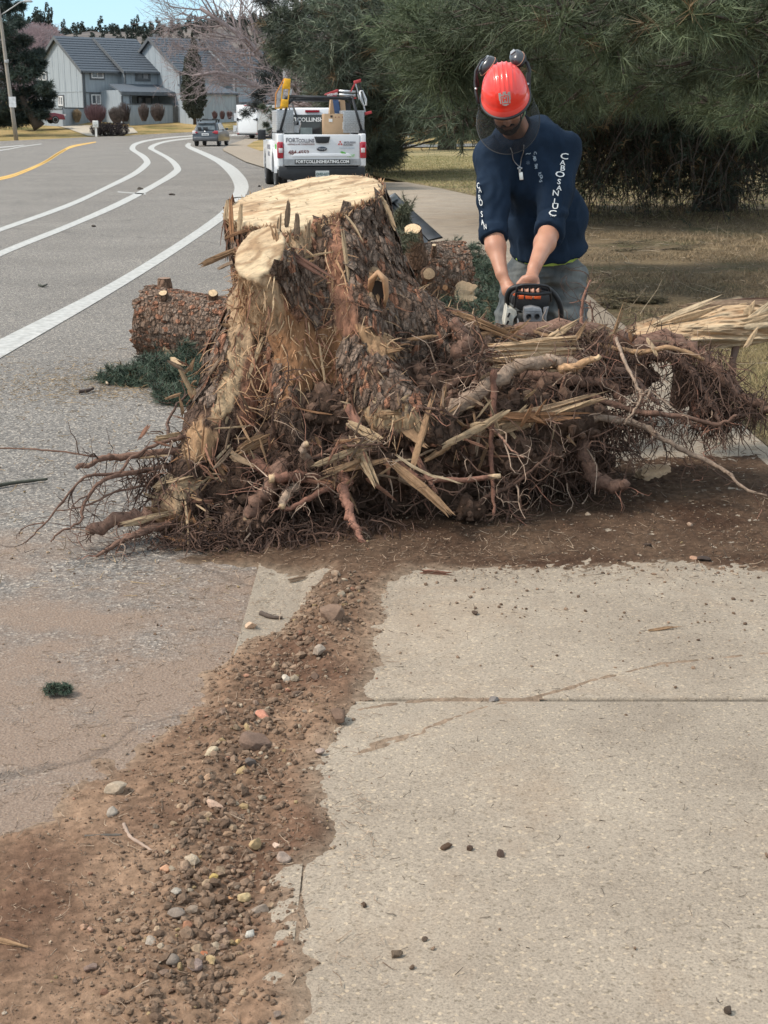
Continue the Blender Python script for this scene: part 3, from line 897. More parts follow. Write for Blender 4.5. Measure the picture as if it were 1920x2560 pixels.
# a dark conifer and the bare tree over the trailer
nb = [(pw(px, py, 74), r, n, 3.0) for px, py, r, n in [(668, 0, .7, 60), (690, 35, .7, 60), (675, 70, .5, 40), (700, 110, .8, 70), (660, 60, .4, 30), (690, 150, .8, 60), (670, 190, .6, 50), (700, 210, .9, 70), (725, 170, .8, 60), (650, 235, .5, 40), (740, 60, 1, 60), (760, 120, 1, 60), (700, -30, .8, 60),
      (790, 200, 1, 60), (830, 180, 1, 60), (860, 230, 1, 50), (640, 262, .5, 30), (615, 280, .35, 20)]]
blob_pine('pine_tree', 'dark ragged conifer behind the grey light pole', (pw(745, 330, 76).x, 76, 0.0), 12, .3, nb, [(9, 1.7, 6), (11, 1, 5)], (0.022, 0.030, 0.030), (0.060, 0.066, 0.060), L=0.13, w=0.010, npt=14)
nb = [(pw(px + 26, py, 60), r * .6, 36, 1.4) for px, py, r in [(640, 275, .35), (655, 290, .35), (630, 265, .25), (665, 300, .3), (640, 310, .25), (660, 268, .3), (675, 285, .3), (680, 300, .3), (650, 325, .2)]]
blob_pine('pine_tree', 'young pine standing between the trailer and the pickup', (pw(694, 330, 60).x, 60, 0), 1.9, .05, nb, [], (0.035, 0.050, 0.036), (0.10, 0.12, 0.07), L=0.14, w=0.009, npt=16)

def bare_tree(name, label, base, stems, seed, levels=6, r0=.2, tw=0.011, m=M_TWIG, bend=0.5, up=0.12, cat='tree', group=None, shrink=0.74, parts=('trunk', 'crown')):
 rs = random.Random(seed)
 t = thing(name, label, cat, base, 0, group)
 B = Vector(base); trunk = MB(); crown = MB(); twig = MB()
 def grow(p, d, L, r, lv):
  pts = [p]; k = 4
  for i in range(k):
   d = (d + Vector((rs.gauss(0, 1), rs.gauss(0, 1), rs.gauss(0, 1))) * 0.16 * bend + Vector((0, 0, up * .3))).normalized()
   pts.append(pts[-1] + d * L / k)
  r1 = max(r * 0.6, tw * .55)
  mb = trunk if lv >= levels - 1 else (crown if lv > 1 else twig)
  mb.tube(pts, [r + (r1 - r) * i / k for i in range(k + 1)], n=7 if lv >= levels - 1 else (4 if lv > 1 else 3), cap=False, jit=.1)
  if lv <= 0: return
  nch = rs.choice((3, 4, 4)) if lv > 1 else 4
  for c in range(nch):
   i = rs.randint(1, k) if c else k
   ax = Vector((rs.gauss(0, 1), rs.gauss(0, 1), rs.gauss(0, 1))).cross(d).normalized()
   dd = (Matrix.Rotation(rs.uniform(.35, .95), 3, ax) @ d)
   grow(pts[i], dd.normalized(), L * shrink * rs.uniform(.75, 1.1), max(r1 * rs.uniform(.55, .85), tw), lv - 1)
 for (pts, rr, sub) in stems:
  P = [Vector(p) - B for p in pts]
  n = len(P); R_ = [rr * (1 - .6 * i / (n - 1)) for i in range(n)]
  trunk.tube(P, R_, n=8, jit=.12)
  for i in range(1, n):
   d = (P[i] - P[i - 1]).normalized()
   for s in range(sub):
    ax = Vector((rs.gauss(0, 1), rs.gauss(0, 1), rs.gauss(0, 1))).cross(d).normalized()
    dd = (Matrix.Rotation(rs.uniform(.3, 1.1), 3, ax) @ d).normalized()
    grow(P[i - 1].lerp(P[i], rs.random()), dd, (P[-1] - P[0]).length * .24, R_[i] * .55, levels - 2)
 trunk.build(parts[0], m, t); tag(crown.build(parts[1], m, t), kind='stuff') if crown.v else None
 if twig.v: tag(twig.build('twigs', m, t), kind='stuff')
 return t
Yb = 122
bare_tree('bare_tree', 'leafless spreading tree above the white trailer', pw(760, 345, Yb),
          [([pw(760, 345, Yb), pw(730, 260, Yb), pw(690, 180, Yb), pw(650, 140, Yb), pw(625, 110, Yb - 1), pw(590, 80, Yb - 1), pw(545, 50, Yb - 1.5), pw(500, 20, Yb - 2)], .36, 4),
           ([pw(735, 270, Yb), pw(690, 240, Yb - 1), pw(640, 215, Yb - 1.5), pw(590, 190, Yb - 2), pw(540, 180, Yb - 2.5), pw(480, 190, Yb - 3)], .24, 3),
           ([pw(700, 190, Yb), pw(680, 120, Yb), pw(670, 60, Yb), pw(650, 10, Yb)], .12, 3),
           ([pw(650, 140, Yb), pw(600, 135, Yb + 1), pw(550, 130, Yb + 1), pw(500, 120, Yb + 1), pw(460, 110, Yb + 1)], .08, 4),
           ([pw(735, 270, Yb), pw(720, 200, Yb + 1), pw(760, 150, Yb + 1), pw(820, 120, Yb + 2)], .12, 3)], 5, levels=5, tw=0.014)
Yb = 52
bare_tree('bare_tree', 'leafless tree with a long bowed limb over the pickup', pw(905, 372, Yb),
          [([pw(905, 372, Yb), pw(860, 320, Yb), pw(800, 280, Yb), pw(760, 260, Yb), pw(735, 268, Yb), pw(715, 266, Yb)], .12, 3),
           ([pw(880, 340, Yb), pw(830, 272, Yb), pw(790, 230, Yb), pw(750, 212, Yb), pw(725, 214, Yb - 1), pw(700, 218, Yb - 1)], .10, 3),
           ([pw(850, 300, Yb), pw(830, 240, Yb), pw(800, 190, Yb), pw(780, 140, Yb)], .07, 3)], 9, levels=4, tw=0.009)

def leaf_mass(blobs, n, size, cA, cB, g=rng, squash=1.0):
 """leaf-sized faces through the volume of several lobes"""
 tris = []
 for (c, r, k) in blobs:
  m = int(n * k)
  d = rdir(m); u = (0.45 + .55 * g.random((m, 1)) ** .5)
  rr = np.array(r if hasattr(r, '__len__') else (r, r, r))
  nz = 1 + 0.28 * vnoise(d * 2.5 + np.array(c), 1.0)[:, None]
  P = np.array(c) + d * u * rr * nz
  a = rdir(m) * size; b_ = np.cross(a, rdir(m)); b_ *= size / (np.linalg.norm(b_, axis=1, keepdims=True) + 1e-6) * .7
  V = np.stack([P - a * .5 - b_ * .3, P - a * .2 + b_ * .6, P + a * .6], 1).reshape(-1, 3)
  t = np.clip(g.random((m, 1)) * .6 + .4 * (vnoise(P, 1.0 / max(rr.mean(), .1) * 1.7, 3)[:, None] * .5 + .5), 0, 1)
  c_ = np.array(cA) * (1 - t) + np.array(cB) * t
  tris.append((V, np.arange(m * 3).reshape(-1, 3), np.repeat(c_, 3, 0)))
 return join_tris(tris)

# tall cone-shaped juniper before the houses
Yj = 134.0
j0 = pw(487, 306, Yj)
jt = thing('juniper_tree', 'tall cone shaped evergreen in front of the grey houses', 'tree', j0)
bl = []
for k in range(15):
 t_ = k / 14; z_ = 0.9 + 6.3 * t_
 wd = 1.22 * (1 - t_) ** .55 * (0.55 + .45 * min(1, t_ * 6)) + .1
 for s in range(3 if t_ < .75 else 1):
  a = s * 2.1 + k
  bl.append(((math.cos(a) * wd * .42, math.sin(a) * wd * .42, z_), (wd * .68, wd * .68, .55), 1))
V, Fc, Cc = leaf_mass(bl, 900, .17, (0.030, 0.036, 0.026), (0.105, 0.11, 0.085))
tag(np_mesh('crown', V, Fc, M_LEAFFAR, jt, smooth=False, attrs={'col': Cc}), kind='stuff')
o = MB(); o.tube([(0, 0, -.2), (0, 0, 6)], [.16, .04], n=8); o.build('trunk', M_BARKFAR, jt)

def bush(px, py, w, h, Y, label, col, col2, n=420, twiggy=True, name='bush', group=None, up=0.9):
 b0 = pw(px, py, Y); b0.z = min(b0.z, 5)
 t = thing(name, label, 'bush', b0, 0, group)
 W, Hh = w * Y / F, h * Y / F
 st = MB(); rs = random.Random(px)
 for i in range(n):
  a = rs.uniform(0, 2 * math.pi); e = rs.random() ** .6
  top = Vector((math.cos(a) * e * W * .5, math.sin(a) * e * W * .5, Hh * (0.72 + .28 * math.sqrt(max(0, 1 - e * e))) * rs.uniform(.7, 1.03)))
  q0 = Vector((math.cos(a) * .17 * W, math.sin(a) * .17 * W, 0))
  mid = q0.lerp(top, .55) * 1.0; mid.x *= 1.12; mid.y *= 1.12; mid.z *= .9
  st.tube([q0, mid, top], [.022, .014, .008], n=3, cap=False)
 m_ = mat(name + '_twig', col, rough=.95, scale=4, col2=col2, spec=.1)
 o = st.build('stems', m_, t); tag(o, kind='stuff')
 return t
RB, RB2 = (0.20, 0.135, 0.135), (0.09, 0.062, 0.062)
bush(240, 308, 56, 46, 138, 'round reddish bare shrub under the lower window', (0.20, 0.125, 0.13), (0.11, 0.065, 0.075), 600, name='shrub')
bush(292, 309, 40, 40, 136, 'greyish twiggy shrub right of the reddish round one', (0.17, 0.14, 0.13), (0.08, 0.066, 0.06), 600, name='shrub')
bush(312, 304, 36, 46, 139, 'tall open shrub at the left end of the patio wall', (0.14, 0.115, 0.11), (0.07, 0.055, 0.055), 300, name='shrub')
bush(360, 303, 28, 42, 138, 'narrow fan shaped shrub before the patio wall', (0.185, 0.15, 0.14), (0.09, 0.07, 0.065), 380, name='shrub')
bush(395, 303, 38, 42, 138, 'wide fan shaped shrub before the patio wall near the gate', (0.185, 0.15, 0.14), (0.09, 0.07, 0.065), 420, name='shrub')
bush(193, 306, 24, 32, 139, 'pale straw coloured ornamental grass by the fence', (0.38, 0.29, 0.19), (0.22, 0.16, 0.10), 260, name='ornamental_grass')
for i, (x, l) in enumerate([(537, 'reddish grass clump left of three by the pale wall'), (556, 'reddish grass clump in the middle of three by the pale wall'), (574, 'reddish grass clump nearest the trailer by the pale wall')]):
 bush(x, 298, 15, 20, 132, l, (0.17, 0.10, 0.09), (0.09, 0.055, 0.05), 150, name='ornamental_grass', group='reddish grass clumps by the wall')
Yh = 112.0
hb = thing('hedge', 'low dark rounded hedge behind the white sign', 'hedge', pg(275, 340))
V, Fc, Cc = leaf_mass([((x, 0, .55), (.75, .8, .62), 1) for x in np.linspace(-.95, 1.0, 4)], 1500, .11, (0.018, 0.016, 0.020), (0.07, 0.055, 0.055))
tag(np_mesh('foliage', V * np.array([1, 1, 1]), Fc, M_LEAFFAR, hb, smooth=False, attrs={'col': Cc}), kind='stuff')

# trees on the hills: a few shapes, many individuals
protos = []
for k in range(3):
 t = thing('hill_pine', ['small rounded pine on the far hillside', 'small bushy upright pine on the far hillside', 'small narrow pointed pine on the far hillside'][k], 'tree', (0, 0, 0), 0, 'pines on the far hills')
 rs = [(.9, 1.0), (1.1, 1.6), (.8, 2.1)][k]
 bl = []
 for q_ in range(6):
  a = q_ * 1.9; zz = 1.6 + q_ * (.75 * rs[1] * .8)
  bl.append(((math.cos(a) * .6, math.sin(a) * .6, zz), (rs[0] * (1.7 - q_ * .18), rs[0] * (1.7 - q_ * .18), 1.1 * rs[1] * .7), 1))
 V, Fc, Cc = leaf_mass(bl, 46, .95, (0.030, 0.040, 0.036), (0.075, 0.085, 0.068))
 np_mesh('crown', V, Fc, M_LEAFFAR, t, smooth=False, attrs={'col': Cc})
 o = MB(); o.tube([(0, 0, -1.5), (0, 0, 4)], [.28, .12], n=5); o.build('trunk', M_BARKFAR, t)
 protos.append(t)
def crest(Hs, x): return float(np.interp(x, Hs[0], Hs[1]))
used = set(); hp = []
for px in [72, 80, 92, 98, 103, 108, 118, 122, 138, 142, 146, 158, 162, 168, 171, 177]:
 hp.append((px, 520, H1, 0.55 + random.random() * .4, 0))
x_ = 182
while x_ < 700:
 hp.append((x_, 900, H2, random.uniform(.7, 1.2), 0)); x_ += random.choice((2.5, 4, 5, 7, 10, 5)) * (1.0 if x_ < 400 else 0.9)
for _ in range(150):
 hp.append((random.uniform(185, 720), 900, H2, random.uniform(.5, .95), random.random() ** .8))
for _ in range(12): hp.append((random.uniform(70, 175), 520, H1, random.uniform(.4, .7), random.random() * .6))
for i, (px, D, Hs, s_, dn) in enumerate(hp):
 dep = 170 if D == 520 else 330
 tt = 1 - dn * .55
 s_ *= 1.15; yy = D - dep * (1 - tt); X = (px - 960) / F * D / 0.995
 zz = crest(Hs, X) * (math.sin(tt * math.pi / 2) ** 1.3) - 0.6
 if i < 3: o = protos[i]; o.location = (X, yy, zz)
 else: o = dup(protos[i % 3]); o.location = (X, yy, zz)
 o.rotation_euler = (0, 0, random.uniform(0, 6)); o.scale = (s_ * 1.05, s_ * 1.05, s_ * random.uniform(.8, 1.15))

# bare pinkish thicket on the left hillside, too tangled to count
th = MB()
for _ in range(900):
 px = random.uniform(66, 185); yy = random.uniform(400, 522)
 tt = 1 - (520 - yy) / 170; X = (px - 960) / F * yy
 if not (0 < tt < 1): continue
 z0 = crest(H1, X) * (math.sin(tt * math.pi / 2) ** 1.3) - .5
 hgt = random.uniform(2, 4)
 for s in range(4):
  th.tube([(X, yy, z0), (X + random.gauss(0, .5), yy, z0 + hgt * .5), (X + random.gauss(0, 1.4), yy + random.gauss(0, 1), z0 + hgt)], [.14, .09, .04], n=3, cap=False)
tag(th.build('thicket', mat('thicket_twigs', (0.34, 0.26, 0.27), rough=1, scale=.3, col2=(0.22, 0.165, 0.175), spec=.05)), 'pinkish leafless thicket covering the left hillside', 'thicket', kind='stuff')
# ================================================================== HOUSES
HU = R(42)
hu = Vector((math.cos(HU), math.sin(HU), 0)); hv = Vector((-math.sin(HU), math.cos(HU), 0))
HO = pw(213, 305, 142)                         # front left corner of the first house
def hit(px, py, p0, nrm):
 a, b = (px - 960) / F, (1280 - py) / F
 d = Vector((a, CP + SP * b, -SP + CP * b))
 o = Vector((0, 0, H)); s = (p0 - o).dot(nrm) / d.dot(nrm)
 return o + d * s
def onv(px, py, v=0.0):
 """photo point on a front wall (v = offset backwards) -> house coordinates (u, v, z)"""
 P = hit(px, py, HO + hv * v, hv) - HO
 return (P.dot(hu), v, P.z)
def onu(px, py, u=0.0):
 P = hit(px, py, HO + hu * u, hu) - HO
 return (u, P.dot(hv), P.z)
M_SID = mat('grey_siding', (0.33, 0.37, 0.40), rough=.85, scale=1.0, col2=(0.24, 0.275, 0.305), stretch=(6, 6, .5), det=8, bump=.01, bscale=3)
M_TRIM = mat('dark_trim', (0.105, 0.115, 0.125), rough=.7, scale=3)
M_ROOF = mat('roof_shingle', (0.115, 0.135, 0.16), rough=.95, scale=18, col2=(0.062, 0.075, 0.092), det=8, stretch=(1, 1, 2), bump=.03, bscale=12)
M_GLASS = mat('window_glass', (0.06, 0.07, 0.08), rough=.08, scale=1.5, spec=.8, col2=(0.11, 0.12, 0.13))
M_WFRAME = mat('white_window_frame', (0.78, 0.78, 0.78), rough=.5)
M_CURT = mat('window_blind', (0.30, 0.30, 0.31), rough=.8, scale=6)
HM = Matrix(((hu.x, hv.x, 0, HO.x), (hu.y, hv.y, 0, HO.y), (0, 0, 1, HO.z), (0, 0, 0, 1)))
def house(label):
 t = bpy.data.objects.new('town_house', None); COL.objects.link(t); t.matrix_world = HM
 return tag(t, label, 'house', 'grey town houses in a stepped row')
G0 = -3.0
EAVE = onv(213, 176)[2]
PEAK = EAVE + 3.1
def unit(t, u0, u1, v0, v1, eave=EAVE, peak=PEAK, over=.35, lean=0.0):
 vm = (v0 + v1) / 2
 b_ = MB()
 b_.prism([(u0, v0, G0), (u0, v1, G0), (u0, v1, eave), (u0, vm, peak), (u0, v0, eave)], (u1 - u0, 0, 0))
 b_.build('wall', M_SID, t)
 r_ = MB(); sl = (peak - eave) / (vm - v0)
 for s in (0, 1):
  ve = v0 - over if s == 0 else v1 + over
  ze = eave - sl * over + .05; zp = peak + .05
  r_.prism([(u0 - over, ve, ze), (u1 + .02, ve, ze), (u1 + .02, vm, zp), (u0 - over, vm, zp)] if s == 0 else
                 [(u0 - over, vm, zp + .002), (u1 + .02, vm, zp + .002), (u1 + .02, ve, ze), (u0 - over, ve, ze)], (0, 0, .16))
 for s in (0, 1):
  for k in range(1, 14):
   tt = k / 14
   v_ = (v0 - over) + (vm - v0 + over) * tt if s == 0 else (v1 + over) + (vm - v1 - over) * tt
   z_ = eave - sl * over + .05 + (peak - eave + sl * over) * tt + .16
   r_.box(((u0 + u1) / 2 - over / 2, v_, z_ + .008), (u1 - u0 + over, .10, .03), m=0)
 r_.build('roof', M_ROOF, t)
 f = MB()
 for (va, za, vb, zb) in ((v0 - over, eave - sl * over, vm, peak), (v1 + over, eave - sl * over, vm, peak)):
  f.prism([(u0 - over - .03, va, za - .12), (u0 - over - .03, vb, zb - .12), (u0 - over - .03, vb, zb + .22), (u0 - over - .03, va, za + .22)], (.06, 0, 0))
 f.build('barge_board', M_TRIM, t)
 g = MB(); g.box(((u0 + u1) / 2, v0 - over - .06, eave - sl * over + .1), (u1 - u0 + over, .14, .16)); g.build('gutter', M_TRIM, t)
 g = MB(); g.box((u0 - .04, v0 - .03, (G0 + eave) / 2), (.14, .10, eave - G0)); g.build('corner_board', M_TRIM, t)
def window_(t, a, b, frame=M_WFRAME, u=None, mull=True, blind=0.5, fw=.09, trim=True):
 """a, b: opposite corners in house coordinates on one wall plane"""
 plane_u = abs(a[0] - b[0]) < 1e-6
 (p0, p1) = sorted((a[1], b[1])) if plane_u else sorted((a[0], b[0]))
 z0, z1 = sorted((a[2], b[2])); w = a[0] if plane_u else a[1]
 def bx(mb, q0, q1, za, zb, d0, d1):
  if plane_u: mb.boxb(w - d1, w - d0, q0, q1, za, zb)
  else: mb.boxb(q0, q1, w - d1, w - d0, za, zb)
 wn = MB()
 for (q0, q1, za, zb) in ((p0, p1, z0, z0 + fw), (p0, p1, z1 - fw, z1), (p0, p0 + fw, z0 + fw, z1 - fw), (p1 - fw, p1, z0 + fw, z1 - fw)): bx(wn, q0, q1, za, zb, .0, .10)
 if mull: bx(wn, (p0 + p1) / 2 - fw * .35, (p0 + p1) / 2 + fw * .35, z0 + fw, z1 - fw, .0, .085)
 o = wn.build('window', frame, t)
 for h_ in (0, 1) if mull else (0,):
  q0 = p0 + fw if h_ == 0 else (p0 + p1) / 2 + fw * .35
  q1 = ((p0 + p1) / 2 - fw * .35 if h_ == 0 else p1 - fw) if mull else p1 - fw
  pn = MB(); bx(pn, q0, q1, z0 + fw, z1 - fw, .01, .04); pn.build('pane', M_GLASS if h_ == 0 or blind == 0 else M_CURT, o)
 if trim:
  tr = MB(); k = .14
  for (q0, q1, za, zb) in ((p0 - k, p1 + k, z0 - k, z0), (p0 - k, p1 + k, z1, z1 + k), (p0 - k, p0, z0, z1), (p1, p1 + k, z0, z1)): bx(tr, q0, q1, za, zb, 0, .06)
  tr.build('trim', M_TRIM, o)
 return o

# first house
h1 = house('grey town house at the left end with the wide pale gable wall')
u1_ = onv(312, 177)[0]
unit(h1, 0, u1_, 0, 9)
window_(h1, onv(227, 177), onv(258, 196)); window_(h1, onv(227, 236), onv(252, 261));
window_(h1, onu(97, 182), onu(118, 201)); window_(h1, onu(147, 241), onu(160, 264), trim=True)
d = MB(); a, b = onv(263, 238), onv(276, 270); d.boxb(a[0], b[0], -.08, 0.0, b[2], a[2]); d = d.build('door', M_TRIM, h1)
p = MB(); p.boxb(a[0] + .12, b[0] - .12, -.11, -.082, b[2] + .15, a[2] - .15); p.build('pane', M_GLASS, d)
# dark frieze between the storeys and the panels round the lower window
f = MB(); a, b = onv(215, 230), onv(283, 233); f.boxb(a[0], b[0], -.10, 0, b[2], a[2]); f.build('frieze', M_TRIM, h1)
f = MB(); a, b = onv(254, 235), onv(262, 268); f.boxb(a[0], b[0], -.045, 0, b[2], a[2]); f.build('panel', M_TRIM, h1)
dp = MB(); dp.tube([(.12, -.18, EAVE - .2), (.12, -.10, EAVE - .5), (.12, -.10, G0)], .05, n=6); dp.build('downpipe', M_TRIM, h1)
# vertical joints of the siding panels on the gable wall
for k in range(1, 8):
 s = MB(); v = 9 * k / 8; zt_ = EAVE + (PEAK - EAVE) * (1 - abs(v - 4.5) / 4.5) - .05
 s.boxb(-.022, .0, v - .02, v + .02, G0, zt_); s.build('batten', M_SID, h1)
s = MB(); s.boxb(-.03, 0, 0, 9, onu(180, 229)[2] - .04, onu(180, 229)[2] + .04); s.build('belt_board', M_SID, h1)

# second house
h2 = house('grey town house with the shed porch roof and narrow chimney')
v2 = -0.95
u2a = onv(317, 250, v2)[0] - .05; u2b = onv(412, 177, v2)[0]
unit(h2, u2a, u2b, v2, v2 + 10)
window_(h2, onv(340, 181, v2), onv(373, 200, v2), frame=M_TRIM, blind=1, fw=.12)
# chimney standing at the party wall
cz = onv(395, 107, v2 + 3)[2]
c_ = MB(); ua = onv(376, 150, v2 + 2.2)[0]; ub = onv(397, 150, v2 + 2.2)[0]
c_.boxb(ua, ub, v2 + 1.0, v2 + 2.6, EAVE - .5, cz); ch = c_.build('chimney', M_SID, h2)
c_ = MB(); c_.boxb(ua - .05, ub + .05, v2 + .96, v2 + 2.64, cz, cz + .08); c_.boxb(ua + .25, ua + .6, v2 + 1.5, v2 + 2, cz + .08, cz + .75); c_.build('chimney_cap', M_TRIM, ch)
# porch
pv = v2 - 3.0
e0, e1 = onv(303, 233, pv), onv(438, 233, pv)
t0, t1 = onv(258, 205, v2 + .02), onv(396, 216, v2 + .02)
pr = MB(); pr.prism([(e0[0], pv, e0[2]), (e1[0], pv, e0[2]), (t1[0] + .3, v2, t1[2]), (t0[0] + .6, v2, t1[2])], (0, 0, .16)); pr.build('porch_roof', M_ROOF, h2)
f = MB(); f.boxb(e0[0], e1[0], pv - .05, pv + .04, e0[2] - .18, e0[2] + .14); f.build('porch_fascia', M_TRIM, h2)
w = MB(); a = onv(283, 270, v2)[0]; w.boxb(e0[0] + .12, onv(328, 250, pv)[0], pv + .15, pv + .35, G0, e0[2] - .1); w.boxb(e0[0] + .12, e0[0] + .3, pv + .35, 0, G0, e0[2] + .3)
w.build('porch_wall', M_SID, h2)
for x in (304, 326, 436):
 p = MB(); q = onv(x, 240, pv); p.boxb(q[0], q[0] + .16, pv + .02, pv + .14, G0, q[2]); p.build('porch_post', M_TRIM, h2)
d = MB(); a, b = onv(342, 240, v2), onv(380, 262, v2); d.boxb(a[0], b[0], v2 - .09, v2, G0, a[2]); d = d.build('patio_door', M_TRIM, h2)
for s in (0, 1):
 p = MB(); m_ = (a[0] + b[0]) / 2; p.boxb(a[0] + .15 if s == 0 else m_ + .08, m_ - .08 if s == 0 else b[0] - .15, v2 - .12, v2 - .092, G0 + .2, a[2] - .15); p.build('pane', M_GLASS if s == 0 else M_CURT, d)

# third house, gable end forward
v3 = -4.9
h3 = house('grey town house with the tall gable wall beside the chimney')
u3a = onv(452, 230, v3)[0]; u3b = u3a + 5.5
unit(h3, u3a, u3b, v3, v3 + 9.6)
for k in range(1, 9):
 s = MB(); v = v3 + 9.6 * k / 9; zt_ = EAVE + (PEAK - EAVE) * (1 - abs(v - v3 - 4.8) / 4.8) - .05
 s.boxb(u3a - .022, u3a, v - .02, v + .02, G0, zt_); s.build('batten', M_SID, h3)
# fourth house to the right
h4 = house('grey town house with the long lean-to roof behind the bare tree')
u4a = u3b; v4 = v3 - 1.5
u4b = onv(640, 177, v4)[0]
unit(h4, u4a, u4b, v4, v4 + 9.6)
window_(h4, onv(565, 183, v4), onv(580, 202, v4), frame=M_TRIM, blind=0)
window_(h4, onv(600, 183, v4), onv(614, 202, v4), frame=M_TRIM, blind=0)
e0, e1 = onv(515, 236, v4 - 2.5), onv(600, 238, v4 - 2.5); t0 = onv(520, 221, v4)
pr = MB(); pr.prism([(e0[0] - 1.5, v4 - 2.5, e0[2]), (e1[0], v4 - 2.5, e0[2]), (e1[0] - 1, v4, t0[2] + .2), (e0[0] - 1.5, v4, t0[2] + .2)], (0, 0, .16)); pr.build('lean_to_roof', M_ROOF, h4)
w = MB(); w.boxb(e0[0] - 1.4, e1[0] - .3, v4 - 2.3, v4, G0, e0[2]); w.build('lean_to_wall', M_SID, h4)
p = MB(); p.boxb(e1[0] - .28, e1[0] - .1, v4 - 2.4, v4 - 2.25, G0, e0[2]); p.build('porch_post', M_TRIM, h4)
h5 = house('grey town house farthest right with dark porch behind the trailer')
unit(h5, u4b + .02, u4b + 14, v4 + 1.5, v4 + 10, peak=PEAK - .8, eave=EAVE - 1)
w = MB(); w.boxb(u4b - 3, u4b + 8, v4 - 1.4, v4 + 1.4, EAVE - 3.2, EAVE - 2.9); w.build('porch_roof', M_ROOF, h5)
w = MB(); w.boxb(u4b - 2.8, u4b + 7.8, v4 - .9, v4 - .7, G0, EAVE - 3.2); w.build('porch_wall', M_TRIM, h5)

# patio wall and fence (each a thing of its own)
def hthing(name, label, cat, mb, m, bev=0):
 o = mb.build(name, m, None); o.matrix_world = HM; return tag(o, label, cat)
def wallrun(p0, p1, top, thick=.16, cap=True):
 b_ = MB(); a, b = Vector(p0), Vector(p1); d = (b - a).normalized(); n = Vector((-d.y, d.x, 0)) * thick / 2
 b_.prism([a - n, b - n, b + n, a + n], (0, 0, 0));
 b_ = MB(); b_.prism([(a - n).to_tuple()[:2] + (G0,), (b - n).to_tuple()[:2] + (G0,), (b + n).to_tuple()[:2] + (G0,), (a + n).to_tuple()[:2] + (G0,)], (0, 0, top - G0))
 c = MB(); n2 = n * 1.5
 c.prism([(a - n2).to_tuple()[:2] + (top + .003,), (b - n2).to_tuple()[:2] + (top + .003,), (b + n2).to_tuple()[:2] + (top + .003,), (a + n2).to_tuple()[:2] + (top + .003,)], (0, 0, .10))
 return b_, c
vp = pv - 1.6
def fence(label, p0, p1, top, cat='wall', name='patio_wall'):
 t = bpy.data.objects.new(name, None); COL.objects.link(t); t.matrix_world = HM; tag(t, label, cat)
 b_, c = wallrun(p0, p1, top); b_.build('wall_panel', M_SID, t); c.build('wall_cap', M_TRIM, t); return t
a, b = onv(322, 262, vp), onv(430, 262, vp)
fence('low grey patio wall behind the two fan shaped shrubs', (a[0], vp, 0), (b[0], vp, 0), a[2])
g = MB(); x0, x1 = onv(431, 262, vp)[0], onv(445, 262, vp)[0]
gt = bpy.data.objects.new('garden_gate', None); COL.objects.link(gt); gt.matrix_world = HM; tag(gt, 'dark wooden gate at the right end of the patio wall', 'gate')
for k in range(5):
 g = MB(); w_ = (x1 - x0) / 5; g.boxb(x0 + w_ * k + .01, x0 + w_ * (k + 1) - .01, vp, vp + .06, G0, onv(431, 264, vp)[2]); g.build('board', mat('gate_wood', (0.17, 0.17, 0.165), scale=4) if k == 0 else bpy.data.materials['gate_wood'], gt)
a, b = onv(446, 264, vp), onv(478, 264, vp)
fence('low grey patio wall between the gate and the cone shaped evergreen', (a[0], vp, 0), (b[0], vp, 0), a[2])
a, b = onv(158, 272, -1.6), onv(213, 260, -.1)
fence('grey board fence with dark cap stepping up to the gable wall', onv(158, 271, -2.6)[:2] + (0,), onv(214, 262, -.2)[:2] + (0,), onv(158, 271, -2.6)[2])
a = onv(110, 272, 1.5)
fence('pale board fence behind the red car', onv(80, 272, 1.5)[:2] + (0,), onv(157, 271, -2.6)[:2] + (0,), onv(158, 271, -2.6)[2] - .1)

# ================================================================== POLES AND SIGNS
M_POLE = mat('weathered_pole', (0.30, 0.27, 0.235), rough=.85, scale=3, stretch=(6, 6, .6), bump=.004)
M_GALV = mat('galvanised_pole', (0.36, 0.37, 0.38), rough=.55, metal=.3, scale=2, stretch=(3, 3, .6))
M_SIGNB = mat('sign_back', (0.62, 0.64, 0.66), rough=.45, metal=.2, scale=4)
b0 = pg(40, 350)
yp = b0.y
sl = thing('street_lamp', 'weathered street lamp pole leaning on the left verge', 'street lamp', b0)
def rel(px, py, Y=yp): return pw(px, py, Y) - b0
p = MB(); p.tube([rel(41, 352), rel(30, 270), rel(18, 180), rel(3, 60), rel(-4, 20), rel(-7, -10)], [.17, .155, .14, .12, .11, .10], n=12); p.build('pole', M_POLE, sl)
p = MB(); p.tube([rel(1, 38), rel(14, 30), rel(32, 18), rel(48, 7), rel(60, 2)], [.045] * 5, n=7); p.build('arm', M_GALV, sl)
p = MB(); q = rel(70, 2); p.box(q, (.75, .26, .13), taper=(.6, .7)); p.box(q + Vector((0, 0, -.09)), (.6, .2, .05), taper=(1.1, 1.1)); p.build('lamp_head', M_GALV, sl, bevel=.02)
p = MB(); q = rel(31, 255, yp - .19); p.box(q, (.54, .02, .78)); p.box(q + Vector((0, .05, 0)), (.1, .08, .5)); p.build('traffic_sign', M_SIGNB, sl)
p = MB(); q = rel(16, 154, yp - .17); p.box(q, (.30, .12, .22)); p.box(q + Vector((.12, 0, .08)), (.10, .14, .16)); p.build('bracket', M_GALV, sl, bevel=.01)

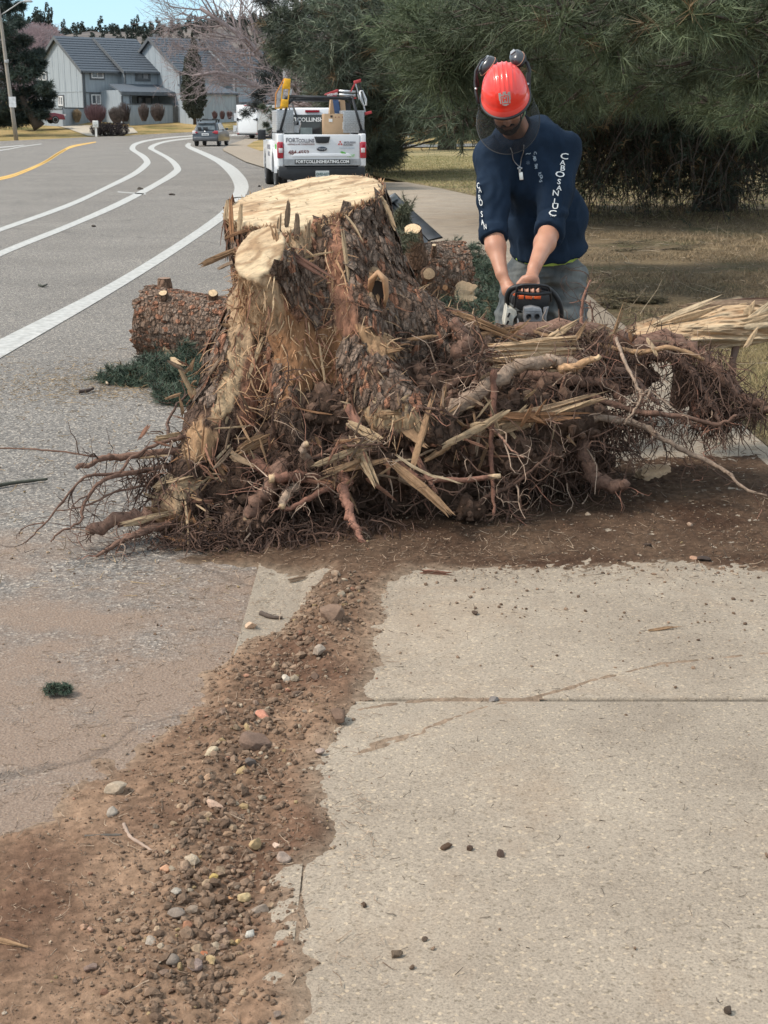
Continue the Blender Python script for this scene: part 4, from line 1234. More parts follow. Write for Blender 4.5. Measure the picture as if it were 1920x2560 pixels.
s0 = pg(241, 341)
ws = thing('road_sign', 'small white sign on a post in front of the dark hedge', 'sign', s0)
p = MB(); Ys = s0.y; p.box(pw(240, 325, Ys) - s0, (.17, .08, 1.15)); p.build('post', M_WFRAME, ws)
p = MB(); q = pw(239, 310, Ys) - s0; p.box(q + Vector((0, -.07, 0)), (.48, .05, .56)); p.build('sign_board', mat('sign_face', (.70, .70, .68), rough=.5), ws, bevel=.008)
def text_mesh(name, s, size, mat_, parent, loc, rot, ext=.002, align='CENTER', shear=0.0, bold=0.0, sx=1.0, space=1.0):
 cu = bpy.data.curves.new(name, 'FONT'); cu.body = s; cu.size = size; cu.extrude = ext; cu.align_x = align; cu.align_y = 'CENTER'; cu.shear = shear; cu.offset = bold; cu.resolution_u = 2; cu.space_character = space
 tmp = bpy.data.objects.new('tmp', cu); COL.objects.link(tmp)
 bpy.context.view_layer.update()
 me = bpy.data.meshes.new_from_object(tmp.evaluated_get(bpy.context.evaluated_depsgraph_get()))
 bpy.data.objects.remove(tmp); bpy.data.curves.remove(cu)
 me.name = name; me.materials.clear(); me.materials.append(mat_)
 o = bpy.data.objects.new(name, me); link(o, parent)
 o.location = loc; o.rotation_euler = rot; o.scale = (sx, 1, 1)
 return o
M_GREYINK = mat('grey_ink', (0.25, 0.26, 0.29), rough=.6)
text_mesh('lettering', 'P.O.\nBOX', .17, M_GREYINK, ws, q + Vector((0, -.102, 0)), (math.pi / 2, 0, 0))

u0 = pw(722, 372, 66); u0.z = 0
up = thing('light_pole', 'slim grey light pole rising behind the pickup truck', 'light pole', u0)
p = MB(); p.tube([(0, 0, 0), (-.02, 0, 3), (-.12, 0, 9), (-.2, 0, 12)], [.20, .18, .15, .12], n=12); p.build('pole', M_GALV, up)
p = MB(); p.tube([(-.2, 0, 11.8), (-.9, -.2, 12.4), (-1.8, -.4, 12.6)], [.05, .045, .04], n=7); p.build('arm', M_GALV, up)
p = MB(); p.box((-2.1, -.45, 12.6), (.7, .25, .12), taper=(.7, .7)); p.build('lamp_head', M_GALV, up, bevel=.02)
p = MB(); p.tube([(0, 0, 0), (0, 0, .25)], [.3, .28], n=12); p.build('footing', M_CONC, up)

# things glimpsed on the lawn beyond
for i, (px, py, Y0) in enumerate([(1021, 341, None)]):
 q = pg(px, 343); t = thing('marker_post', 'short white marker post on the far lawn', 'post', q)
 p = MB(); p.box((0, 0, .45), (.14, .1, .9)); p.box((0, 0, .93), (.2, .16, .08)); p.build('post', M_WFRAME, t)
M_FARH = mat('cream_siding', (0.52, 0.46, 0.38), rough=.9, scale=2)
fh = thing('far_house', 'pale house glimpsed between the dark twigs at the right', 'house', (pw(1830, 400, 95).x, 95, 0))
p = MB(); p.boxb(-13, 8, 0, 8, 0, 3.6); p.build('wall', M_FARH, fh)
p = MB(); p.prism([(-13.6, -.5, 3.5), (-13.6, 8.5, 3.5), (-13.6, 4, 5.6)], (22.2, 0, 0)); p.build('roof', M_ROOF, fh)
for x in (-10, -5.5, -1, 4):
 p = MB(); p.boxb(x, x + 1.3, -.06, 0.0, 1, 2.3); o = p.build('window', M_WFRAME, fh); p = MB(); p.boxb(x + .1, x + 1.2, -.09, -.062, 1.1, 2.2); p.build('pane', M_GLASS, o)
# ================================================================== THE STUMP
def fibre_mat(name, ring=None, rough=.85, bump=.004, dark=0.55, axis=(0, 0, 1), sc=55, st=.08, cracks=True):
 """wood or bark: colour from 'col', long fibres along the given axis"""
 m, t, b = newmat(name)
 at_ = N(t, 'ShaderNodeAttribute'); at_.attribute_name = 'col'
 tcn = N(t, 'ShaderNodeTexCoord')
 mpn = N(t, 'ShaderNodeMapping'); mpn.inputs['Scale'].default_value = tuple(st if a else 1.0 for a in axis)
 t.links.new(tcn.outputs['Object'], mpn.inputs[0])
 n1 = N(t, 'ShaderNodeTexNoise', Scale=sc, Detail=6, Roughness=0.7, Distortion=0.3); t.links.new(mpn.outputs[0], n1.inputs['Vector'])
 rp = ramp(t, [(0.30, (dark,) * 3), (0.5, (1.0,) * 3), (0.72, (1.28, 1.26, 1.2))], n1.outputs['Fac'])
 mu = N(t, 'ShaderNodeMixRGB', blend_type='MULTIPLY'); mu.inputs[0].default_value = 1
 t.links.new(at_.outputs['Color'], mu.inputs[1]); t.links.new(rp.outputs[0], mu.inputs[2])
 t.links.new(mu.outputs[0], b.inputs['Base Color'])
 b.inputs['Roughness'].default_value = rough; b.inputs['Specular IOR Level'].default_value = 0.2
 bn = N(t, 'ShaderNodeBump', Strength=1.0, Distance=bump)
 t.links.new(n1.outputs['Fac'], bn.inputs['Height']); t.links.new(bn.outputs[0], b.inputs['Normal'])
 return m

def bark_mat():
 m, t, b = newmat('pine_bark')
 at_ = N(t, 'ShaderNodeAttribute'); at_.attribute_name = 'col'
 tcn = N(t, 'ShaderNodeTexCoord')
 wp = N(t, 'ShaderNodeTexNoise', Scale=14, Detail=5, Roughness=.7); t.links.new(tcn.outputs['Object'], wp.inputs['Vector'])
 vm = N(t, 'ShaderNodeVectorMath', operation='MULTIPLY_ADD'); t.links.new(wp.outputs['Color'], vm.inputs[0]); vm.inputs[1].default_value = (.05, .05, .07); t.links.new(tcn.outputs['Object'], vm.inputs[2])
 mpn = N(t, 'ShaderNodeMapping'); mpn.inputs['Scale'].default_value = (1, 1, .36); t.links.new(vm.outputs[0], mpn.inputs[0])
 vo = N(t, 'ShaderNodeTexVoronoi', feature='DISTANCE_TO_EDGE', Scale=38); t.links.new(mpn.outputs[0], vo.inputs['Vector'])
 n1 = N(t, 'ShaderNodeTexNoise', Scale=85, Detail=5, Roughness=.75); t.links.new(mpn.outputs[0], n1.inputs['Vector'])
 crk = ramp(t, [(0.0, (.42,) * 3), (0.14, (1.0,) * 3)], vo.outputs['Distance'])
 gr = ramp(t, [(.3, (.7,) * 3), (.7, (1.4, 1.32, 1.25))], n1.outputs['Fac'])
 mu = N(t, 'ShaderNodeMixRGB', blend_type='MULTIPLY'); mu.inputs[0].default_value = 1
 t.links.new(at_.outputs['Color'], mu.inputs[1]); t.links.new(crk.outputs[0], mu.inputs[2])
 mu2 = N(t, 'ShaderNodeMixRGB', blend_type='MULTIPLY'); mu2.inputs[0].default_value = 1
 t.links.new(mu.outputs[0], mu2.inputs[1]); t.links.new(gr.outputs[0], mu2.inputs[2])
 t.links.new(mu2.outputs[0], b.inputs['Base Color'])
 b.inputs['Roughness'].default_value = .9; b.inputs['Specular IOR Level'].default_value = .2
 ad = N(t, 'ShaderNodeMath', operation='MULTIPLY_ADD'); t.links.new(n1.outputs['Fac'], ad.inputs[0]); ad.inputs[1].default_value = .35
 mn_ = N(t, 'ShaderNodeMath', operation='MINIMUM'); t.links.new(vo.outputs['Distance'], mn_.inputs[0]); mn_.inputs[1].default_value = .25
 m2 = N(t, 'ShaderNodeMath', operation='MULTIPLY'); t.links.new(mn_.outputs[0], m2.inputs[0]); m2.inputs[1].default_value = 3.5
 t.links.new(m2.outputs[0], ad.inputs[2])
 bn = N(t, 'ShaderNodeBump', Strength=1.0, Distance=.012); t.links.new(ad.outputs[0], bn.inputs['Height']); t.links.new(bn.outputs[0], b.inputs['Normal'])
 return m
M_BARK = bark_mat()
M_WOODZ = fibre_mat('torn_wood', axis=(0, 0, 1), dark=.42, bump=.006)
M_WOODX = fibre_mat('split_wood', axis=(1, 0, 0), dark=.5, bump=.008, sc=60)
M_CUT = fibre_mat('sawn_wood', axis=(1, 0, 0), dark=.60, bump=.003, sc=60, st=.05)
M_CHIP = vcmat('wood_bits', rough=.85, bump=.0015, bscale=200, var=.3, nscale=90)
M_ROOT = vcmat('root_skin', rough=.9, bump=.003, bscale=130, var=.4, nscale=70)
M_FIBRE = vcmat('root_fibre', rough=.9, bump=0, var=.3, nscale=40)
M_SOIL = vcmat('soil', rough=1.0, bump=.006, bscale=90, var=.35, nscale=45, spec=.1)

C_BARK = np.array((0.190, 0.122, 0.086)); C_BARK2 = np.array((0.110, 0.070, 0.050)); C_RED = np.array((0.30, 0.150, 0.095)); C_GREYB = np.array((0.26, 0.20, 0.160))
C_CUT = np.array((0.53, 0.41, 0.27)); C_WOOD = np.array((0.42, 0.29, 0.18)); C_ORNG = np.array((0.33, 0.170, 0.085)); C_DIRT = np.array((0.105, 0.068, 0.050))
C_PALE = np.array((0.54, 0.385, 0.235)); C_TAN = np.array((0.35, 0.215, 0.12))

def tubes(P, Rr, n=3, col=None, cap=False):
 """P (m,k,3) paths, Rr (m,k) radii, col (m,3)"""
 m, k, _ = P.shape
 T = np.gradient(P, axis=1); T /= np.linalg.norm(T, axis=2, keepdims=True) + 1e-9
 ref = np.cross(T[:, :1] * np.ones((1, k, 1)), np.array([.31, .87, .39])); ref = ref - T * (ref * T).sum(-1, keepdims=True)
 ref /= np.linalg.norm(ref, axis=2, keepdims=True) + 1e-9
 bb = np.cross(T, ref)
 a = 2 * np.pi * np.arange(n) / n
 V = P[:, :, None] + (ref[:, :, None] * np.cos(a)[None, None, :, None] + bb[:, :, None] * np.sin(a)[None, None, :, None]) * Rr[:, :, None, None]
 V = V.reshape(-1, 3)
 i = np.arange(m)[:, None, None] * (k * n) + np.arange(k - 1)[None, :, None] * n + np.arange(n)[None, None]
 j = np.arange(m)[:, None, None] * (k * n) + np.arange(k - 1)[None, :, None] * n + ((np.arange(n) + 1) % n)[None, None]
 Q = np.stack([i, j, j + n, i + n], -1).reshape(-1, 4)
 c = None if col is None else np.repeat(col, k * n, 0)
 return V, Q, c

def walk(P0, D0, L, k, wob, grav, g=rng, floor=0.012, side=None):
 """random wandering paths"""
 m = len(P0); P = [P0]; D = D0 / (np.linalg.norm(D0, axis=1, keepdims=True) + 1e-9)
 w = np.zeros((m, 3))
 st = (np.asarray(L).reshape(-1, 1) * np.ones((m, 1))) / (k - 1)
 for _ in range(k - 1):
  w = w * .5 + g.normal(size=(m, 3)) * wob
  D = D + w; D[:, 2] -= grav
  D /= np.linalg.norm(D, axis=1, keepdims=True) + 1e-9
  q = P[-1] + D * st
  q[:, 2] = np.maximum(q[:, 2], floor + .01 * g.random(m))
  P.append(q)
 return np.stack(P, 1)

def merge(parts):
 V = []; Q = []; C = []; s = 0
 for v, q, c in parts:
  V.append(v); Q.append(q + s); C.append(c); s += len(v)
 return np.concatenate(V), np.concatenate(Q), np.concatenate(C)

stump = thing('tree_stump', 'huge uprooted pine stump with pale sawn top and a tangle of roots', 'stump', tuple(pw(850, 1200, 5.7)[:2]) + (0,))
SO = np.array(stump.location)
def PW(px, py, Y): return np.array(pw(px, py, Y))
S = SDF((-1.05, 5.0, 0.0), (1.25, 6.55, 1.45), 0.009)
S.cap(PW(728, 380, 6.0), PW(795, 700, 5.97), .312, .335, .02, flat=((0, 1, 0), .66))
S.cap(PW(795, 700, 5.97), PW(840, 930, 5.92), .335, .40, .05)
S.cap(PW(850, 930, 5.92), PW(870, 1080, 5.85), .36, .36, .10)
# ribs that run down into the buttress roots
S.path([PW(640, 760, 5.74), PW(610, 900, 5.68), PW(560, 1050, 5.52), PW(500, 1200, 5.42), PW(450, 1300, 5.32)], [.11, .12, .115, .10, .085], .09)
S.path([PW(890, 470, 5.97), PW(925, 680, 5.87), PW(1010, 820, 5.82), PW(1170, 890, 5.82), PW(1350, 905, 5.9), PW(1560, 905, 6.0)], [.08, .11, .14, .13, .11, .10], .08)
S.path([PW(860, 640, 5.70), PW(890, 800, 5.62), PW(930, 960, 5.5), PW(1000, 1040, 5.38), PW(1120, 1090, 5.32)], [.05, .09, .11, .10, .07], .10)
S.path([PW(740, 560, 5.74), PW(745, 750, 5.66), PW(735, 900, 5.55), PW(720, 1040, 5.42), PW(790, 1160, 5.3)], [.05, .07, .08, .08, .06], .07)
S.path([PW(1010, 1040, 5.7), PW(1200, 1060, 5.6), PW(1400, 1040, 5.65)], [.16, .12, .08], .1)
S.path([PW(560, 1010, 5.5), PW(520, 1100, 5.4), PW(470, 1180, 5.32)], [.07, .065, .05], .06)
# grooves between the ribs
S.ell(PW(690, 800, 5.40), (.035, .10, .18), .05, (0, R(12), 0), cut=True)
S.ell(PW(820, 850, 5.42), (.03, .08, .22), .05, (0, R(-6), 0), cut=True)
S.ell(PW(655, 1080, 5.32), (.05, .16, .17), .05, (0, R(15), 0), cut=True)
S.ell(PW(770, 1010, 5.30), (.05, .14, .14), .05, (0, R(-5), 0), cut=True)
# the second, smaller stem: sawn off lower, to the left front
# cut planes
pL_, pR_, pF_ = PW(566, 528, 6.0), PW(948, 455, 6.0), PW(790, 560, 5.69)
nT = np.cross(pR_ - pL_, pF_ - pL_); nT /= np.linalg.norm(nT); nT = nT if nT[2] > 0 else -nT
S.D = np.maximum(S.D, -1)
S.plane(pL_, nT)
S.cap(PW(760, 880, 5.66), PW(700, 740, 5.60), .10, .115, .06)
S.cap(PW(700, 740, 5.60), PW(636, 600, 5.50), .115, .108, .03)
c2 = PW(648, 640, 5.50); n2 = np.array((-.42, -.66, .62)); n2 /= np.linalg.norm(n2)
# only the small stem is trimmed by the second plane
sl, g_ = S._sub(c2 - .24, c2 + np.array((.16, .12, .24)), 0)
q_ = g_ - c2
near = (np.sqrt((q_ ** 2).sum(-1)) < .22) & (g_[..., 1] < 5.62)
D_ = S.D[sl]; D_[near] = np.maximum(D_[near], (q_ @ n2)[near]); S.D[sl] = D_
# a cut root end low on the left
S.cap(PW(560, 1190, 5.5), PW(400, 1268, 5.24), .09, .078, .05)
n3 = np.array((-.62, -.75, .12)); n3 /= np.linalg.norm(n3); c3 = PW(412, 1262, 5.25)
sl, g_ = S._sub(c3 - .16, c3 + .16, 0); q_ = g_ - c3; near = (np.sqrt((q_ ** 2).sum(-1)) < .15)
D_ = S.D[sl]; D_[near] = np.maximum(D_[near], (q_ @ n3)[near]); S.D[sl] = D_
V, Q = S.surf()
Nn = vnormals(V, Q)
px, py = proj(V)
dT = (V - pL_) @ nT; d2 = (V - c2) @ n2; d3 = (V - c3) @ n3
cut = (np.abs(dT) < .012) & (V[:, 2] > 1.0) & ((V[:, 1] > 5.66) | (px > 715))
cut2 = (np.abs(d2) < .013) & (np.linalg.norm(V - c2, axis=1) < .17) & (V[:, 1] < 5.63) & (px < 725)
cut3 = (np.abs(d3) < .012) & (np.linalg.norm(V - c3, axis=1) < .11)
anyc = cut | cut2 | cut3
# relief of the bark: upright plates and furrows; torn wood gets long narrow ridges
Ps = V * np.array([1, 1, .34], np.float32)
rid = 1 - np.abs(fbm(Ps, 16, 3, 5)) * 2.2
pl = np.abs(vnoise(V * np.array([1, 1, .6]), 34, 3))
low = fbm(V, 5, 3, 9)
disp = low * .020 + (rid - .6) * .024 + (pl - .3) * .012 + fbm(V, 60, 2, 2) * .006
torn = fbm(V * np.array([1, 1, .12], np.float32), 60, 3, 1) * .018
def emask(cx, cy, rx, ry, ang=0, nz=.35, s=9.0):
 a = R(ang); x = px - cx; y = py - cy
 u = (x * math.cos(a) + y * math.sin(a)) / rx; v = (-x * math.sin(a) + y * math.cos(a)) / ry
 d = np.sqrt(u * u + v * v) + nz * fbm(V * np.array([1.6, 1.6, .5], np.float32), s, 3, cx * .01)
 return np.clip((1.0 - d) * 5, 0, 1) * (Nn[:, 1] < .35)
wood = np.zeros(len(V)); woodc = np.zeros((len(V), 3))
def addw(m, c):
 global wood, woodc
 woodc = woodc * (1 - m[:, None]) + np.asarray(c)[None] * m[:, None]; wood = np.maximum(wood, m)
addw(emask(730, 575, 62, 72, -8, .22), C_WOOD * 1.12)
addw(emask(605, 545, 52, 48, 0, .35), C_WOOD * .9)
addw(emask(690, 800, 52, 150, -22, .35), C_ORNG * 1.1)
addw(emask(655, 760, 62, 95, -10, .3), C_WOOD)
addw(emask(720, 890, 40, 70, -25, .5), C_ORNG)
addw(emask(600, 840, 40, 150, 2, .5), C_WOOD * .95); addw(emask(770, 900, 90, 110, 0, .75), C_ORNG * .75); addw(emask(640, 1000, 50, 110, 8, .6), C_RED * .9); addw(emask(575, 960, 30, 110, 18, .5), C_PALE * .8)
addw(emask(610, 700, 20, 110, 0, .5), C_TAN)
addw(emask(835, 640, 24, 120, 2, .6), C_RED * 1.05)
addw(emask(860, 760, 40, 100, -8, .6), C_RED)
addw(emask(820, 860, 55, 60, 0, .7), C_ORNG * .8)
addw(emask(935, 710, 20, 45, 0, .4), C_WOOD * .8)
addw(emask(1010, 590, 12, 60, -25, .5), C_TAN)
addw(emask(960, 860, 60, 30, 30, .8), C_TAN * .9)
addw(emask(640, 960, 45, 100, 5, .55), C_RED * .8)
addw(emask(1320, 890, 110, 40, 0, .3), C_WOOD * 1.05)
addw(emask(980, 1050, 110, 40, 8, .7), C_PALE * .7)
addw(emask(860, 1030, 30, 40, 0, .6), C_RED * 1.3)
addw(emask(500, 1110, 40, 60, 0, .6), C_TAN)
addw(emask(500, 1330, 60, 60, 0, .6), C_TAN * .9)
addw(emask(440, 1230, 60, 30, -25, .4), C_PALE * .9)
addw(emask(900, 1090, 30, 60, 0, .6), C_WOOD)
t = np.clip(fbm(V, 7, 3, 4) * 1.6 + .5, 0, 1)[:, None]
barkc = C_BARK2 * (1 - t) + C_BARK * t
rd = np.clip((fbm(V * np.array([1, 1, .4]), 6, 4, 21) - .12) * 5, 0, 1)[:, None]
barkc = barkc * (1 - rd * .6) + C_RED * rd * .6
gy = np.clip((pl - .45) * 4, 0, 1)[:, None] * .5
barkc = barkc * (1 - gy) + C_GREYB * gy
soilm = np.clip((py - (985 + fbm(V, 6, 3, 3) * 160)) / 60, 0, 1)[:, None] * (1 - np.clip(wood * 1.4, 0, 1)[:, None])
barkc = barkc * (1 - soilm) + C_DIRT * (0.7 + .5 * t) * soilm
colr = barkc * (1 - wood[:, None]) + woodc * wood[:, None] * (.82 + .4 * rng.random((len(V), 1)) * .4)
ring = np.sin(np.linalg.norm((V - PW(750, 490, 6.0)) * np.array([1, 1.3, 0]) + fbm(V, 6, 2, 3)[:, None] * .02, axis=1) * 420)[:, None] * .06; cc = C_CUT * (0.98 + ring + .24 * fbm(V * np.array([.3, 3, 1]), 18, 4, 2)[:, None]); blot = np.clip(fbm(V, 5, 3, 61) * 2.2, 0, 1)[:, None] * .35; cc = cc * (1 - blot) + C_TAN * 1.25 * blot
chk = np.clip((.16 - np.abs(fbm(V * np.array([.55, 1.6, 1]), 7, 3, 44))) * 14 - .55, 0, 1)[:, None] * .7; cc = cc * (1 - chk) + C_TAN * .7 * chk; edge = np.clip((fbm(V, 9, 3, 8) - .2) * 3, 0, 1)[:, None] * .25
cc = cc * (1 - edge) + C_ORNG * 1.7 * edge
colr[cut] = cc[cut]; colr[cut2] = cc[cut2] * .93; colr[cut3] = (C_WOOD * 1.02 * (1 + .2 * fbm(V, 20, 2)[:, None]))[cut3]
dd = disp * (1 - wood) + torn * wood
dd[anyc] = (fbm(V * np.array([.3, 2.5, 1], np.float32), 40, 2, 1) * .0035)[anyc]
V2 = V + Nn * dd[:, None]
# ragged lip where bark stands proud of the sawn face
fm = (cut[Q].sum(1) >= 3) | (cut2[Q].sum(1) >= 3)
wm = (wood[Q].mean(1) > .5) | (cut3[Q].sum(1) >= 3)
me_idx = np.where(fm, 1, np.where(wm, 2, 0)).astype(np.int32)
tr_ = np_mesh('trunk', V2 - SO, Q, [M_BARK, M_CUT, M_WOODZ], stump, attrs={'col': colr})
tr_.data.polygons.foreach_set('material_index', me_idx); tr_.data.update()
SV, SN, SQ, SPX, SPY, SW, SC_ = V2, Nn, Q, px, py, wood, anyc

def plates(V, Nn, sel, n, sz, cols, g=rng, asp=1.15, up=(0, 0, 1), lift=.003, tilt=.12):
 """loose plates of bark standing off the surface: thin irregular five-sided pieces"""
 idx = g.choice(np.flatnonzero(sel), n)
 P = V[idx]; nn = Nn[idx] + g.normal(size=(n, 3)) * tilt; nn /= np.linalg.norm(nn, axis=1, keepdims=True)
 u = np.array(up, float)[None] - nn * (nn @ np.array(up, float))[:, None]; u /= np.linalg.norm(u, axis=1, keepdims=True) + 1e-6
 w = np.cross(nn, u)
 s = sz * (.5 + g.random((n, 1)) ** 1.5 * 1.2)
 k = 5; a = np.arange(k) / k * 2 * np.pi
 rr = .65 + .7 * g.random((n, k));
 ring = P[:, None] + (u[:, None] * (np.sin(a)[None, :, None] * asp) + w[:, None] * np.cos(a)[None, :, None]) * (s[:, None] * rr[..., None]) * .5
 th = (lift + .5 * lift * g.random((n, 1, 1)))
 top = ring * .86 + P[:, None] * .14 + nn[:, None] * th * 1.6
 bot = ring - nn[:, None] * th * .8
 Vv = np.concatenate([top, bot], 1).reshape(-1, 3)
 b0 = (np.arange(n) * 2 * k)[:, None]
 q = np.stack([np.stack([b0[:, 0] + i, b0[:, 0] + k + i, b0[:, 0] + k + (i + 1) % k, b0[:, 0] + (i + 1) % k], 1) for i in range(k)], 1).reshape(-1, 4)
 t3 = np.concatenate([np.stack([b0[:, 0], b0[:, 0] + i, b0[:, 0] + i + 1], 1) for i in range(1, k - 1)])
 c = cols(idx, g)
 return Vv, [q, t3], np.repeat(c, 2 * k, 0)
def pcols(idx, g):
 n = len(idx); t = g.random((n, 1)); r = (g.random((n, 1)) < .13)
 c = C_BARK2 * (1 - t) + C_GREYB * t * .95
 return np.where(r, C_RED * (.7 + .5 * t), c)
sel = (SW < .3) & (~SC_) & (SPY < 1010) & (SN[:, 1] < .5)
Vp, Fp, Cp = plates(SV, SN, sel, 2500, .038, pcols, lift=.0010, asp=1.9)
tag(np_mesh('bark_plates', Vp - SO, Fp, M_BARK, stump, smooth=False, attrs={'col': Cp}), kind='stuff')

# torn fibres and strips hanging on the bare wood
sel = np.flatnonzero(((SW > .4) & (~SC_)) & (SN[:, 1] < .4))
def strips(idx, L, r, cols, down=.35, out=.55, k=6, g=rng, n=3):
 P0 = SV[idx]; D = SN[idx] * out + g.normal(size=(len(idx), 3)) * .35; D[:, 2] -= down
 P = walk(P0, D, L * (.3 + g.random(len(idx))), k, .10, .10, g)
 R_ = r * (.5 + g.random((len(idx), 1))) * np.linspace(1, .25, k)[None]
 return tubes(P, R_, n, cols)
i1 = rng.choice(sel, 950); i2 = rng.choice(np.flatnonzero((SPY > 700) & (SPY < 1180) & (~SC_) & (SN[:, 1] < .3)), 650)
def woodcols(n, g=rng):
 t = g.random((n, 1)); c = C_ORNG * (1 - t) + C_PALE * t; k = g.random((n, 1)) < .3
 return np.where(k, C_RED * (.7 + .5 * t), c)
Vs, Qs, Cs = merge([strips(i1, .06, .0026, woodcols(950)), strips(i2, .08, .0030, woodcols(650) * .7),
     strips(rng.choice(sel, 260), .14, .0042, woodcols(260), down=1.4, out=.35)])
tag(np_mesh('torn_fibres', Vs - SO, Qs, M_CHIP, stump, smooth=False, attrs={'col': Cs}), kind='stuff')

# ---- soil still held between the roots
S2 = SDF((-1.05, 5.0, 0.0), (1.45, 6.6, .95), 0.011)
for (a, r) in [((880, 1040, 5.66), (.42, .32, .22)), ((1010, 980, 5.75), (.34, .3, .15)), ((1150, 1000, 5.70), (.34, .28, .14)), ((900, 1150, 5.52), (.42, .26, .15)), ((700, 1170, 5.52), (.26, .22, .15)), ((590, 1230, 5.45), (.2, .18, .14)),
               ((1180, 1110, 5.63), (.36, .26, .14)), ((1330, 1040, 5.74), (.3, .24, .13)), ((1380, 1150, 5.85), (.26, .22, .10)), ((1520, 930, 6.0), (.2, .16, .08)), ((540, 1320, 5.38), (.16, .14, .08)), ((640, 1310, 5.22), (.12, .08, .05)), ((780, 1335, 5.13), (.13, .08, .045)), ((930, 1335, 5.22), (.14, .08, .045)), ((1120, 1270, 5.35), (.16, .1, .05)), ((1000, 1240, 5.62), (.5, .22, .08))]:
 S2.ell(PW(*a), r, .06)
S2.ell(PW(930, 1320, 5.18), (.38, .24, .13), .04, cut=True)
S2.ell(PW(1090, 1240, 5.25), (.12, .2, .08), .03, cut=True)
S2.ell(PW(815, 1110, 5.30), (.05, .10, .06), .03, cut=True)
S2.noise(lambda g: (fbm(g, 8, 3, 2) * .045 + np.abs(fbm(g, 26, 2, 7)) * .03).astype(np.float32))
V, Q = S2.surf(); Nn = vnormals(V, Q)
V = V + Nn * (fbm(V, 55, 2, 3) * .012)[:, None]
t = np.clip(fbm(V, 6, 3, 5) + .5, 0, 1)[:, None]
Cs = C_DIRT * .5 * (1 - t) + np.array((.12, .074, .052)) * t
tag(np_mesh('clinging_soil', V - SO, Q, M_SOIL, stump, attrs={'col': Cs}), kind='stuff')
GV, GN = V, Nn

i = rng.choice(len(GV), 3200); cl_s = .006 + .030 * rng.random(3200) ** 3
def clod_mesh(C, s):
 b0 = bmesh.new(); bmesh.ops.create_icosphere(b0, subdivisions=1, radius=1.0); iv = np.array([v.co[:] for v in b0.verts]); fi = np.array([[v.index for v in f.verts] for f in b0.faces]); b0.free()
 v = iv[None] * (1 + .5 * (rng.random((len(C), len(iv), 1)) - .5)) * s[:, None, None] * (.7 + .6 * rng.random((len(C), 1, 3))) + C[:, None]
 return v.reshape(-1, 3), (fi[None] + (np.arange(len(C)) * len(iv))[:, None, None]).reshape(-1, 3)
vc_, fc_ = clod_mesh(GV[i] + GN[i] * .004, cl_s); t = rng.random((3200, 1))
tag(np_mesh('soil_clods', vc_ - SO, fc_, M_SOIL, stump, smooth=False, attrs={'col': np.repeat(C_DIRT * .55 * (1 - t) + np.array((.16, .10, .072)) * t, 12 + 0, 0)}), kind='stuff')
# ---- individual roots
def root(pts, r0, r1=None, col=C_BARK2 * 1.3, tip=None, jit=.30, name='root', n=8, sub=6, knob=.11):
 pts = [Vector(p) - Vector(SO) for p in pts]
 P = catmull(pts, sub); k = len(P)
 r1 = r1 if r1 is not None else r0 * .35
 rs_ = [(r0 + (r1 - r0) * i / (k - 1)) * (1 + knob * math.sin(i * 2.3 + r0 * 900) + random.uniform(-.08, .08)) for i in range(k)]
 P = [p + Vector([random.gauss(0, r0 * .16) for _ in range(3)]) for p in P]
 m = MB(); m.tube(P, rs_, n=n, jit=jit)
 o = m.build(name, M_ROOT, stump)
 nv = len(o.data.vertices); c = np.tile(np.asarray(col, float), (nv, 1)) * (.8 + .4 * rng.random((nv, 1)))
 if tip is not None: c[-2 * n:] = np.asarray(tip)
 at_ = o.data.attributes.new('col', 'FLOAT_COLOR', 'POINT'); c4 = np.ones((nv, 4), np.float32); c4[:, :3] = c; at_.data.foreach_set('color', c4.ravel())
 return o, [p + Vector(SO) for p in P]
def rp(*a): return [PW(*p) for p in a]
RC = np.array((.145, .084, .060)); RR = np.array((.23, .115, .080)); RG = np.array((.29, .21, .155)); RDK = np.array((.085, .054, .042))
root_paths = []
def addroot(pts, r0, r1=None, col=RC, tip=None, **k):
 o, P = root(rp(*pts), r0, r1, col, tip, **k); root_paths.append((P, r0)); return o
addroot([(600, 1130, 5.5), (500, 1150, 5.4), (440, 1130, 5.35), (300, 1140, 5.3), (250, 1148, 5.25), (190, 1172, 5.2)], .020, .009, RC * 1.2)
addroot([(540, 1180, 5.42), (460, 1165, 5.35), (380, 1172, 5.3), (290, 1190, 5.2), (245, 1210, 5.15), (208, 1265, 5.1), (200, 1305, 5.05), (150, 1330, 5.0), (128, 1352, 4.98)], .011, .003, RC)
addroot([(370, 1178, 5.3), (265, 1186, 5.2), (215, 1192, 5.15), (175, 1230, 5.12), (120, 1300, 5.05), (85, 1335, 5.02), (58, 1360, 4.98)], .007, .002, RC)
addroot([(470, 1180, 5.35), (380, 1210, 5.3), (290, 1230, 5.2), (210, 1265, 5.1), (140, 1278, 5.1)], .007, .002, RC)
addroot([(310, 1145, 5.3), (240, 1142, 5.3), (150, 1128, 5.35), (60, 1122, 5.45), (-20, 1120, 5.55)], .004, .003, RC * .9)
addroot([(430, 1120, 5.4), (420, 1060, 5.5), (445, 1010, 5.55), (470, 985, 5.6)], .008, .003, RDK * 1.4)
addroot([(560, 1120, 5.45), (490, 1090, 5.4), (430, 1100, 5.35), (340, 1135, 5.25), (300, 1180, 5.2)], .012, .004, RC)
addroot([(480, 1260, 5.4), (390, 1290, 5.25), (310, 1300, 5.2), (225, 1325, 5.1)], .045, .022, RC * 1.25, jit=.4)
addroot([(520, 1290, 5.35), (430, 1310, 5.2), (350, 1330, 5.1), (300, 1355, 5.05), (240, 1390, 4.98)], .022, .006, RC * 1.2)
